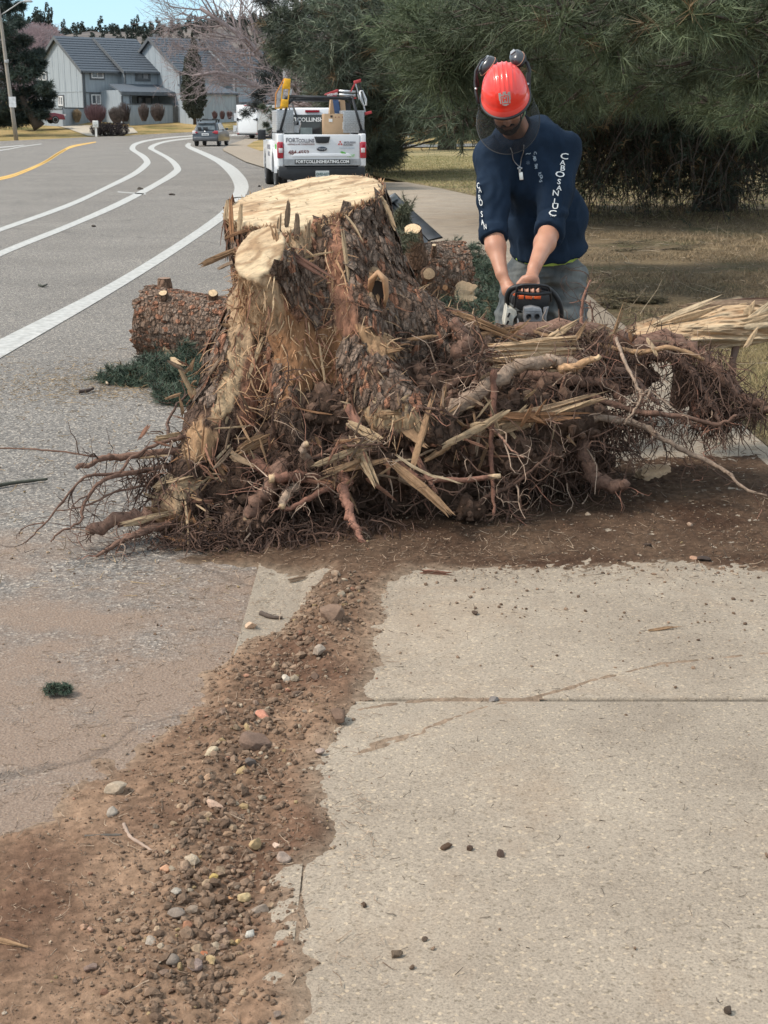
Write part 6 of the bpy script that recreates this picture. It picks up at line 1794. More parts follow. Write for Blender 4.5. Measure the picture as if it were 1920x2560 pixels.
q = (np.arange(59)[:, None] * 140 + np.arange(139)[None]).ravel(); Q = np.stack([q, q + 140, q + 141, q + 1], 1)
bk = Gf + np.array([0, .16, 0]) ; V = np.concatenate([Gf, bk]); nG = len(Gf)
Qb = (Q + nG)[:, ::-1]
def strip_(ids):
 ids = np.array(ids); return np.stack([ids[:-1], ids[1:], ids[1:] + nG, ids[:-1] + nG], 1)
rim = np.concatenate([strip_(range(140)), strip_([59 * 140 + i for i in range(139, -1, -1)]), strip_([j * 140 + 139 for j in range(60)]), strip_([j * 140 for j in range(59, -1, -1)])])
t = np.clip(.5 + nz / .04, 0, 1)[:, None]; c = C_TAN * 1.1 * (1 - t) + C_CUT * t
rdk = np.clip((fbm(Gf * np.array([.3, 1, 1]), 20, 3, 31) - .25) * 5, 0, 1)[:, None]; c = c * (1 - .4 * rdk) + C_ORNG * .4 * rdk
np_mesh('wood', V - so, np.concatenate([Q, Qb, rim]), M_WOODX, sb, attrs={'col': np.concatenate([c, c * .5])})
for a, b_, w, c in [((1665, 800, 6.35), (1775, 752, 6.3), .03, C_CUT), ((1700, 800, 6.33), (1790, 770, 6.3), .03, C_PALE), ((1870, 790, 6.3), (1878, 760, 6.3), .035, C_PALE), ((1880, 800, 6.28), (1925, 760, 6.28), .04, C_CUT), ((1870, 805, 6.27), (1930, 785, 6.26), .03, C_PALE), ((1880, 815, 6.26), (1930, 812, 6.25), .03, C_CUT),
     ((1870, 860, 6.2), (1890, 830, 6.2), .02, C_PALE), ((1590, 850, 6.3), (1680, 830, 6.3), .03, C_TAN), ((1640, 862, 6.25), (1700, 848, 6.25), .03, C_TAN), ((1750, 765, 6.4), (1880, 755, 6.4), .03, BR), ((1800, 758, 6.42), (1900, 748, 6.42), .025, RC)]:
 V, Fq, C = splinter_mesh(PW(*a), PW(*b_), w, None, c, n=4, jag=.3); np_mesh('wood_splinter', V - so, Fq, M_SPL, sb, smooth=False, attrs={'col': C})
m = MB(); m.tube([Vector(PW(1840, 865, 6.3) - so), Vector(PW(1832, 900, 6.28) - so), Vector(PW(1828, 1000, 6.3) - so)], [.02, .014, .02], n=7, jit=.2)
m.build('broken_root', mat('dark_root', tuple(RC), scale=20, bump=.004), sb)
m = MB(); m.tube([Vector(PW(1700, 865, 6.4) - so), Vector(PW(1705, 930, 6.45) - so), Vector(PW(1700, 1010, 6.5) - so)], [.05, .04, .05], n=8, jit=.3); m.build('broken_root', bpy.data.materials['dark_root'], sb)

# loose pieces of wood lying about
def chunk(label, a, b_, w, col, cat='wood piece', name='wood_piece', n=6, th=None, lift=.02, jag=.3, **k):
 A, B_ = pg(*a), pg(*b_); A.z += lift; B_.z += lift
 t_ = thing(name, label, cat, (A + B_) / 2); V, Fq, C = splinter_mesh(np.array(A), np.array(B_), w, th, col, n=n, jag=jag, **k)
 np_mesh('wood', V - np.array(t_.location), Fq, M_SPL, t_, smooth=False, attrs={'col': C}); return t_
chunk('squarish pale block of split wood under the right hand roots', (1598, 1222), (1662, 1205), .075, C_WOOD * 1.15, n=8, th=.10, lift=.05, jag=.1)
chunk('long weathered root fragment lying on the soil before the stump', (1325, 1392), (1440, 1375), .05, C_TAN, n=7, lift=.02)
chunk('thin curved sliver at the tip of the weathered fragment', (1430, 1376), (1510, 1350), .012, C_PALE * .8, n=3, lift=.02)
chunk('greenish grey sliver leaning near the grass edge at the right', (1785, 1135), (1835, 1108), .035, np.array((.20, .19, .13)), n=4, lift=.03)
chunk('small pale stick lying on the clean concrete', (1640, 1612), (1688, 1606), .010, C_TAN, n=3, lift=.05)
chunk('reddish root fragment at the upper left of the concrete', (1070, 1466), (1125, 1470), .02, RR * 1.1, n=4, lift=.05)
chunk('broken twig at the left edge near the bottom', (-10, 2372), (58, 2386), .010, C_TAN, n=3, lift=.02)
chunk('little curl of bark lying on the gutter slab', (735, 1462), (768, 1456), .014, BR * 1.2, n=3, lift=.02)

def stick(label, pts, r, col, cat='stick', name='stick', r1=None):
 P = [pg(*p) for p in pts]
 for q in P: q.z += r + .004
 t_ = thing(name, label, cat, P[0]); C_ = catmull(P, 5); m = MB()
 k = len(C_); m.tube([p - P[0] for p in C_], [(r + ((r1 or r * .6) - r) * i / (k - 1)) * random.uniform(.85, 1.15) for i in range(k)], n=7, jit=.15)
 mm = bpy.data.materials.get('stick_%d' % int(col[0] * 1000)) or mat('stick_%d' % int(col[0] * 1000), tuple(col), scale=30, bump=.002, rough=.9)
 m.build('wood', mm, t_); return t_
stick('dark green grey stick lying on the asphalt at the left edge', [(-20, 1224), (40, 1214), (119, 1205)], .010, (.07, .072, .055))
stick('pale stick on the pavement between the man and the black bucket', [(1100, 567), (1118, 562), (1132, 558)], .012, (.26, .20, .15))
stick('long thin stick lying across the white line', [(582, 497), (600, 495), (632, 497)], .012, (.10, .085, .07))
stick('dark twig on the road beyond the left log', [(97, 716), (108, 719), (118, 715)], .012, (.07, .055, .045))
stick('short dark piece of bark on the road by the left branches', [(198, 986), (218, 984), (233, 978)], .014, (.08, .055, .045))
stick('pale hooked twig beside the left pine branches', [(244, 946), (252, 950), (262, 958), (270, 966)], .012, (.40, .31, .22))
stick('dark twig at the edge of the loose soil in the middle', [(652, 1542), (680, 1552), (706, 1554)], .009, (.09, .065, .05))
stick('forked dark twig at the bottom by the concrete', [(765, 2505), (790, 2502), (815, 2520)], .005, (.06, .045, .04))
stick('dark twig on the soil at lower left', [(212, 2104), (260, 2100), (305, 2098)], .006, (.10, .06, .05))
stick('curved pale root in the soil at lower left', [(310, 2070), (325, 2100), (355, 2120), (385, 2140)], .005, (.36, .26, .2))
stick('grey lichened twig in the middle of the clods', [(445, 2225), (452, 2205), (465, 2192)], .008, (.32, .31, .27))
stick('short dark twig on the clods at the left side', [(660, 2188), (690, 2178), (720, 2168)], .006, (.12, .085, .065))
stick('long branch lying on the shaded lawn right of the man', [(1600, 678), (1650, 677), (1690, 672), (1722, 665)], .018, (.30, .23, .17))
stick('pale twig lying on the lawn behind the man', [(1655, 595), (1672, 600), (1680, 612)], .014, (.36, .29, .2))
stick('pale straight twig standing against the dark pine', [(1735, 540), (1742, 520), (1748, 500)], .02, (.22, .17, .13))
stick('sloping stick near the base of the dark pine', [(1598, 573), (1610, 566), (1625, 556)], .02, (.28, .23, .16))

# fallen pine branches
def fallen(label, spots, cA, cB, L=.055, w=.004, name='pine_branch', n=26, npt=14):
 b0 = Vector(pg(spots[0][0], spots[0][1])); t_ = thing(name, label, 'branch', b0); bo = np.array(b0)
 m = MB(); tr = []
 for (px_, py_, Y, h_, dx, dy, ln) in spots:
  p = Vector(PW(px_, py_, Y)); p.z = max(p.z, .02)
  d = Vector((dx, dy, h_)).normalized()
  for k in range(5):
   dd = (d + Vector((random.gauss(0, .4), random.gauss(0, .4), random.gauss(0, .15)))).normalized()
   P = walk(np.array([p]), np.array([dd]), ln * random.uniform(.6, 1.1), 8, .08, .06)[0]
   m.tube([Vector(q - bo) for q in P], [.007 * (1 - .08 * i) for i in range(8)], n=4, cap=False)
   for s in range(2, 8):
    for z in (0, 1):
     e = rng.normal(size=3) * .8 + (P[s] - P[s - 1]) * 12
     P2 = walk(P[s][None], e[None], ln * .38, 6, .1, .05)[0]
     m.tube([Vector(q - bo) for q in P2], [.003] * 6, n=3, cap=False)
     T = np.gradient(P2, axis=0); T /= np.linalg.norm(T, axis=1, keepdims=True)
     tr.append(tufts(P2 - bo, T, npt, L, w, spread=.9, colA=cA, colB=cB, brown=.03))
 tag(m.build('twigs', M_BARKFAR, t_), kind='stuff')
 V, Fc, Cc = join_tris(tr); V[:, 2] = np.maximum(V[:, 2], .008 - bo[2])
 tag(np_mesh('needles', V, Fc, M_NEEDLE, t_, smooth=False, attrs={'col': Cc}), kind='stuff')
 return t_
gS, gS2 = (.040, .062, .045), (.10, .135, .088)
fallen('heap of green pine boughs lying under the left log', [(300, 945, 8.9, .02, .9, .1, .3), (340, 935, 8.9, .08, .8, 0, .3), (400, 925, 8.9, .10, .7, .1, .3), (440, 940, 8.8, .05, .8, -.1, .3), (480, 940, 8.7, .05, .6, .1, .3), (350, 950, 8.7, .02, -.6, .1, .25), (500, 950, 8.6, 0, -.5, 0, .3), (390, 912, 9.2, .12, .5, 0, .2), (300, 960, 8.6, 0, .9, -.1, .25), (500, 925, 8.9, .08, -.4, 0, .3), (440, 915, 9.0, .12, .3, 0, .2)], gS, gS2)
fallen('small flat green spray on the asphalt below the heap of boughs', [(430, 985, 8.2, 0, .9, .1, .25), (470, 1000, 8.1, 0, -.8, .2, .25), (400, 1005, 8.0, 0, .7, -.2, .22), (510, 975, 8.3, 0, -.5, .2, .2)], gS, gS2, npt=9)
fallen('tiny green sprig lying on the brown dusted asphalt', [(150, 1733, 3.7, .05, .8, .1, .035), (145, 1735, 3.7, .1, -.5, .2, .03)], gS, gS2, L=.02, w=.0022, npt=6)
fallen('mound of green pine boughs between the logs and the man', [(1120, 655, 12.0, .05, .9, 0, .4), (1180, 700, 11.2, .05, .6, -.2, .4), (1200, 730, 10.6, .03, .5, -.2, .4), (1190, 770, 9.8, .03, .5, 0, .35), (1170, 800, 9.4, .03, .6, 0, .35), (1210, 800, 9.2, .05, .4, 0, .3), (1190, 850, 8.6, 0, .5, 0, .3), (1130, 850, 8.5, 0, .6, 0, .3), (1090, 640, 12.3, .05, .6, 0, .4), (1220, 760, 9.9, .02, -.4, -.1, .3), (1080, 620, 12.8, .05, .8, 0, .4), (1215, 850, 8.5, 0, -.4, 0, .3), (1175, 680, 11.6, .12, .3, 0, .3)], gS, gS2, L=.06, w=.0045)
fallen('thin green boughs pressed against the right flank of the stump', [(955, 590, 9.6, .12, -.3, -.1, .2), (968, 640, 9.4, .12, .1, 0, .2), (975, 560, 10.4, .10, .2, 0, .2)], (.06, .07, .04), (.16, .16, .10), L=.05)
fallen('green boughs scattered on the lawn right of the man', [(1545, 690, 12.3, 0, .9, .2, .4), (1590, 685, 12.6, 0, -.7, .2, .35), (1500, 700, 12.0, 0, .8, .1, .3), (1600, 700, 12.2, 0, .7, .1, .3), (1530, 590, 18.5, 0, .8, .2, .5), (1600, 595, 18.2, 0, -.8, .2, .5), (1650, 600, 17.6, 0, .8, .1, .5), (1520, 600, 17.5, 0, .9, 0, .5)], (.085, .075, .045), (.19, .16, .09), L=.07, w=.006, npt=4).scale = (1, 1, .3)

# the black loader bucket glimpsed behind the stump
bk = thing('loader_bucket', 'black metal bucket with a bolted edge propped behind the stump', 'bucket', pg(1010, 640)); bo = Vector(bk.location)
M_BLK = mat('black_metal', (.022, .026, .032), rough=.45, scale=6, var=.3, spec=.5, bump=.001)
a = Vector(PW(962, 500, 13.2)); b_ = Vector(PW(1092, 610, 12.2)); dn = (b_ - a); up_ = Vector((.25, -.15, .0))
m = MB(); q = [Vector(PW(*p)) - bo for p in [(975, 496, 13.2), (1000, 497, 13.2), (1105, 592, 12.2), (1070, 600, 12.2)]]; m.prism(q, (0.02, .12, -.02)); m.build('cutting_edge', M_BLK, bk, bevel=.01)
m = MB(); q = [Vector(PW(*p)) - bo for p in [(962, 512, 13.1), (975, 502, 13.18), (1070, 602, 12.2), (1060, 690, 12.1), (985, 690, 12.9)]]; m.prism(q, (.05, .55, .05)); m.build('side_plate', M_BLK, bk, bevel=.008)
m = MB(); m.tube([Vector(PW(966, 505, 13.0)) - bo, Vector(PW(985, 494, 13.2)) - bo, Vector(PW(992, 510, 13.2)) - bo], [.03, .035, .03], n=8); m.build('rim_tube', mat('worn_steel', (.34, .35, .36), metal=.6, rough=.4), bk)
for (x, y) in [(1007, 514), (1010, 524), (1038, 543)]:
 m = MB(); c_ = Vector(PW(x, y, 12.85)) - bo; m.lathe(c_, [(.0, -.02), (.012, -.02), (.014, .0), (.010, .012), (0, .014)], n=8, axis='y'); m.build('bolt', bpy.data.materials['worn_steel'], bk)
# ================================================================== SPILLED SOIL, STONES, LITTER
def wpoly(L): return np.array([tuple(pg(*p))[:2] for p in L])
soil_poly = wpoly([(740, 2660), (729, 2530), (770, 2442), (717, 2390), (752, 2320), (732, 2280), (758, 2210), (839, 2147), (836, 2100), (810, 2025), (810, 1996), (822, 1920), (868, 1851), (920, 1770), (926, 1690), (955, 1591), (965, 1500), (1040, 1455),
                   (1200, 1452), (1400, 1462), (1600, 1450), (1800, 1450), (2000, 1480), (2050, 1200), (1900, 1150), (1700, 1160), (1500, 1180), (1200, 1200), (900, 1250), (640, 1320), (500, 1400), (640, 1430), (800, 1450), (770, 1520), (700, 1580), (600, 1605), (520, 1650),
                   (470, 1760), (330, 1850), (200, 1960), (90, 2050), (-80, 2120), (-200, 2300), (-300, 2700)])
def sdpoly(P, poly):
 """signed distance, positive inside"""
 d = np.full(len(P), 1e9); ins = np.zeros(len(P), bool)
 for i in range(len(poly)):
  a, b_ = poly[i], poly[(i + 1) % len(poly)]
  e = b_ - a; w = P - a; t = np.clip((w @ e) / (e @ e), 0, 1)
  d = np.minimum(d, np.hypot(*(w - t[:, None] * e).T))
  c = ((a[1] <= P[:, 1]) != (b_[1] <= P[:, 1])) & (P[:, 0] < (b_[0] - a[0]) * (P[:, 1] - a[1]) / (b_[1] - a[1] + 1e-12) + a[0])
  ins ^= c
 return np.where(ins, d, -d)
def basez(x, y): return np.interp(x, [-.46, -.44, -.38, -.28, -.21, -.17], [0, .012, .008, .012, .036, .047])
ridge_c = wpoly([(840, 1500), (790, 1600), (700, 1700), (640, 1800), (640, 1880), (600, 1960), (560, 2060), (540, 2150), (520, 2250), (480, 2350), (440, 2450), (420, 2600)])
def ridged(P):
 d = np.full(len(P), 1e9)
 for i in range(len(ridge_c) - 1):
  a, b_ = ridge_c[i], ridge_c[i + 1]; e = b_ - a; w = P - a; t = np.clip((w @ e) / (e @ e), 0, 1)
  d = np.minimum(d, np.hypot(*(w - t[:, None] * e).T))
 return d
streaks = [wpoly([(930, 1905), (1040, 1872), (1130, 1836), (1230, 1803), (1300, 1790), (1400, 1765), (1500, 1732), (1650, 1696), (1960, 1664)]), wpoly([(900, 1815), (1000, 1798), (1120, 1788), (1300, 1786)]), wpoly([(900, 1925), (980, 1900), (1060, 1872)])]
def streak_h(P, P3):
 h = np.full(len(P), -1.0); nz = fbm(P3, 45, 3, 8)
 for S_ in streaks:
  d = np.full(len(P), 1e9)
  for i in range(len(S_) - 1):
   a, b_ = S_[i], S_[i + 1]; e = b_ - a; w = P - a; t = np.clip((w @ e) / (e @ e), 0, 1); d = np.minimum(d, np.hypot(*(w - t[:, None] * e).T))
  h = np.maximum(h, (.010 - d) * .35 + nz * .0045 + .0005)
 return np.minimum(h, .0035)
def soil_h(P):
 """height of the soil surface above z=0 at (n,2)"""
 P3 = np.concatenate([P, np.zeros((len(P), 1))], 1)
 lf = np.clip((-.3 - P[:, 0]) * 4, 0, 1); sd = sdpoly(P, soil_poly) + fbm(P3, 5, 4, 3) * (.035 + .11 * lf + .09 * np.clip((P[:, 0] - .2) * 3, 0, 1)) + fbm(P3, 28, 2, 9) * (.022 + .02 * np.clip((P[:, 0] - .2) * 3, 0, 1))
 rd = np.exp(-(ridged(P) / .13) ** 2)
 right = 1 / (1 + np.exp(-(P[:, 0] - .25) * 12))
 thick = np.clip(sd * (.16 - .12 * right), -.02, .012 - .006 * right) + rd * np.clip(sd * 2, 0, 1) * .022
 thick = np.maximum(thick, streak_h(P, P3)); big = fbm(P3, 14, 3, 5) * .010 * (1 - .75 * right); fine_ = fbm(P3, 60, 3, 1) * (.0055 + .006 * rd + .004 * right)
 return basez(P[:, 0], P[:, 1]) + thick + (big + fine_) * np.clip(sd * 8 + .4, 0, 1) - .0015 - right * .002, sd, rd
st = .0105
gx = np.arange(-1.9, 1.75, st); gy = np.arange(2.0, 7.2, st)
XX, YY = np.meshgrid(gx, gy); P2 = np.stack([XX.ravel(), YY.ravel()], 1)
P2 = P2 + (rng.random(P2.shape) - .5) * st * .55
hz, sd_, rd_ = soil_h(P2)
V = np.concatenate([P2, hz[:, None]], 1)
n = len(gx); q = (np.arange(len(gy) - 1)[:, None] * n + np.arange(n - 1)[None]).ravel(); Q = np.stack([q, q + 1, q + n + 1, q + n], 1)
up_ = hz - basez(P2[:, 0], P2[:, 1])
keep = (up_[Q].max(1) > -.004)
Q = Q[keep]
us = np.unique(Q); rm = np.full(len(V), -1); rm[us] = np.arange(len(us)); Q = rm[Q]; Vs = V[us]
P3 = np.concatenate([P2[us], np.zeros((len(us), 1))], 1)
t = np.clip(fbm(P3, 4, 4, 31) + .5, 0, 1)[:, None]; t2 = np.clip(fbm(P3, 70, 2, 12) * .8 + .5, 0, 1)[:, None]
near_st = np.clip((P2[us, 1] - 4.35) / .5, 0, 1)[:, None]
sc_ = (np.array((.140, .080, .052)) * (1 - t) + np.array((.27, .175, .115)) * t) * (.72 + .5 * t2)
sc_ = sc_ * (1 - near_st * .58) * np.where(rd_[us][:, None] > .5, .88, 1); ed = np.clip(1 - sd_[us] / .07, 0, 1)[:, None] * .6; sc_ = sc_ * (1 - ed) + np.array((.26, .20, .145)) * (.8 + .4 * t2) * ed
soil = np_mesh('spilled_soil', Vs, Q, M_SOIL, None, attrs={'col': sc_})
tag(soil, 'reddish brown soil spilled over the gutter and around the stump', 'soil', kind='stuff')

ICO = bmesh.new(); bmesh.ops.create_icosphere(ICO, subdivisions=1, radius=1.0); ICO.verts.ensure_lookup_table()
IV = np.array([v.co[:] for v in ICO.verts]); IF = np.array([[v.index for v in f.verts] for f in ICO.faces]); ICO.free()
ICO = bmesh.new(); bmesh.ops.create_icosphere(ICO, subdivisions=3, radius=1.0)
IV3 = np.array([v.co[:] for v in ICO.verts]); IF3 = np.array([[v.index for v in f.verts] for f in ICO.faces]); ICO.free()
def rotm(n, g=rng):
 q = g.normal(size=(n, 4)); q /= np.linalg.norm(q, axis=1, keepdims=True); w, x, y, z = q.T
 return np.stack([np.stack([1 - 2 * (y * y + z * z), 2 * (x * y - z * w), 2 * (x * z + y * w)], 1), np.stack([2 * (x * y + z * w), 1 - 2 * (x * x + z * z), 2 * (y * z - x * w)], 1), np.stack([2 * (x * z - y * w), 2 * (y * z + x * w), 1 - 2 * (x * x + y * y)], 1)], 1)
def stones(C, s, col, rough=.35, g=rng):
 n = len(C); sc = s[:, None] * (.6 + .7 * g.random((n, 3)))
 v = IV[None] * (1 + rough * (g.random((n, len(IV), 1)) - .5) * 1.6) * sc[:, None]
 v = np.einsum('nij,nkj->nki', rotm(n, g), v); v[..., 2] *= .8
 v = v + C[:, None]
 return v.reshape(-1, 3), (IF[None] + (np.arange(n) * len(IV))[:, None, None]).reshape(-1, 3), np.repeat(col, len(IV), 0)
CL1, CL2 = np.array((.115, .075, .052)), np.array((.27, .185, .128))
STN = np.array([(.36, .25, .18), (.40, .31, .23), (.24, .20, .17), (.44, .38, .31), (.34, .20, .15), (.24, .18, .15), (.36, .28, .17)]) * .85 * np.array((1.04, .96, .86))
# clods and gravel along the ridge
n = 8500
k = rng.integers(len(ridge_c) - 1, size=n); t = rng.random((n, 1)); P = ridge_c[k] * (1 - t) + ridge_c[k + 1] * t + rng.normal(size=(n, 2)) * np.array([.17, .12])
n2 = 5500; Pw = np.stack([rng.uniform(-1.6, .1, n2), rng.uniform(2.1, 4.6, n2)], 1); P = np.concatenate([P, Pw])
n3 = 5000; Pr = np.stack([rng.uniform(-.3, 1.7, n3), rng.normal(5.0, .36, n3)], 1); P = np.concatenate([P, Pr])
hh, sd, rd = soil_h(P); ok = sd > -.015; P, hh, rd = P[ok], hh[ok], rd[ok]
s = .0014 + .0085 * rng.random(len(P)) ** 5 * (.45 + rd) + .0014 * rd * rng.random(len(P))
t = rng.random((len(P), 1)); isst = rng.random((len(P), 1)) < .13
c = np.where(isst, STN[rng.integers(len(STN), size=len(P))] * (.6 + .6 * t), CL1 * (1 - t) + CL2 * t)
V, Fc, Cc = stones(np.concatenate([P, (hh + s * .35)[:, None]], 1), s, c)
tag(np_mesh('gravel', V, Fc, M_SOIL, None, smooth=False, attrs={'col': Cc}), 'brown clods and gravel strewn through the spilled soil', 'gravel', kind='stuff')
# crumbs on the clean concrete and the asphalt
n = 1300; P = np.stack([rng.uniform(.0, 1.6, n), 4.75 - rng.random(n) ** 2.6 * 1.0], 1); n2 = 110; P = np.concatenate([P, np.stack([rng.uniform(-.1, 1.2, n2), rng.uniform(2.1, 4.2, n2)], 1)])
nR = 1500; PR = np.stack([rng.uniform(-2.6, -.5, nR), rng.uniform(2.6, 9.5, nR)], 1); P = np.concatenate([P, PR])
s = .0012 + .006 * rng.random(len(P)) ** 6; t = rng.random((len(P), 1)); c = CL1 * .8 * (1 - t) + CL2 * t; c[n + n2:] = np.where(rng.random((nR, 1)) < .5, STN[rng.integers(len(STN), size=nR)], c[n + n2:])
zb = np.where(P[:, 0] > -.17, .045, np.where(P[:, 0] > -.45, basez(P[:, 0], 0), 0))
V, Fc, Cc = stones(np.concatenate([P, (zb + s * .4)[:, None]], 1), s, c)
tag(np_mesh('crumbs', V, Fc, M_SOIL, None, smooth=False, attrs={'col': Cc}), 'dark soil crumbs and grit scattered over the paving', 'crumbs', kind='stuff')
# dry needles, root hairs and chips lying everywhere on the soil
def litter(P, L, r, c, zf, k=4, wob=.25):
 m = len(P); a = rng.random(m) * 2 * np.pi
 D = np.stack([np.cos(a), np.sin(a), rng.normal(size=m) * .12], 1)
 W = walk(np.concatenate([P, zf[:, None]], 1), D, L, k, wob, 0, floor=-1); W[:, :, 2] = np.maximum(W[:, :, 2], zf[:, None] - .0015)
 R_ = r * (.6 + .8 * rng.random((m, 1))) * np.linspace(1, .5, k)[None]
 return tubes(W, R_, 3, c)
n = 5200; P = np.stack([rng.uniform(-1.7, .6, n), 2.1 + 3.0 * rng.random(n)], 1); hh, sd, rd = soil_h(P); hh = np.where(sd > 0, hh, basez(P[:, 0], 0)); ok = (sd > -.5) & ~((P[:, 0] > .0) & (sd < -.02)); P, hh = P[ok], hh[ok]
t = rng.random((len(P), 1)); c = np.array((.14, .09, .06)) * (1 - t) + np.array((.42, .31, .22)) * t
pts_ = [litter(P, .012 + .035 * rng.random(len(P)) ** 2, .0009, c, hh + .003)]
n = 260; P = np.stack([rng.uniform(.0, 1.3, n), rng.uniform(2.2, 4.8, n)], 1); pts_.append(litter(P, .01 + .02 * rng.random(n), .0009, np.tile((.10, .075, .055), (n, 1)), np.full(n, .047)))
n = 2600; P = np.concatenate([pg(330, 960).xy[:] + rng.normal(size=(1800, 2)) * np.array([.45, .35]), np.stack([rng.uniform(-3, -.5, 800), rng.uniform(4.5, 10, 800)], 1)]); t = rng.random((n, 1))
c = np.array((.14, .10, .06)) * (1 - t) + np.array((.42, .30, .17)) * t; pts_.append(litter(P, .02 + .06 * rng.random(n) ** 2, .0016, c, np.full(n, .006)))
n = 1500; P = np.stack([rng.uniform(.0, 1.8, n), rng.uniform(4.6, 8.5, n)], 1); t = rng.random((n, 1)); pts_.append(litter(P, .02 + .05 * rng.random(n) ** 2, .0016, np.array((.10, .07, .05)) * (1 - t) + np.array((.36, .27, .19)) * t, np.full(n, .050)))
V, Q, Cc = merge(pts_); tag(np_mesh('needle_litter', V, Q, M_CHIP, None, smooth=False, attrs={'col': Cc}), 'dry needles, fibres and chips littering the soil and paving', 'litter', kind='stuff')

# stones one can point to
def stone(px_, py_, wpx, hpx, col, label, seed, flat=.8, ang=0, name='stone', cat='stone', facet=.5):
 g = np.random.default_rng(seed); P = pg(px_, py_); h, sd, _ = soil_h(np.array([[P.x, P.y]])); z = float(h[0]) if sd[0] > 0 else (.045 if P.x > -.17 else float(basez(P.x, 0)))
 P = pg(px_, py_, z); mpp = P.y * CP / F * 1.07
 w = wpx * mpp / 2 * 1.2; hh = hpx * mpp / 2 * 1.15
 v = IV3.copy()
 for _ in range(9):                      # facets: slice pieces off
  nn = rdir(1, g)[0]; dd = v @ nn; lim = g.uniform(.45, .85); v = v - nn * np.clip(dd - lim, 0, None)[:, None] * facet * 1.9
 v = v * (1 + .10 * fbm(v, 1.5, 3, seed)[:, None] + .04 * fbm(v, 5, 2, seed)[:, None])
 v = v * np.array([w, max(w * .7, hh), hh * flat * 1.05])
 M = np.array(Euler((g.uniform(-.3, .3), g.uniform(-.3, .3), R(ang))).to_matrix()); v = v @ M.T
 v = v[:]; o = np_mesh(name, v, IF3, M_STONE, None, smooth=False, attrs={'col': np.tile(np.array(col) * .82 * np.array((1.05, .96, .86)), (len(v), 1)) * (.85 + .3 * np.clip(fbm(v, 90, 2, seed)[:, None] + .5, 0, 1))})
 o.location = (P.x, P.y, z + hh * flat * .55); tag(o, label, cat); return o
M_STONE = vcmat('stone', rough=.9, bump=.0015, bscale=300, var=.25, nscale=160)
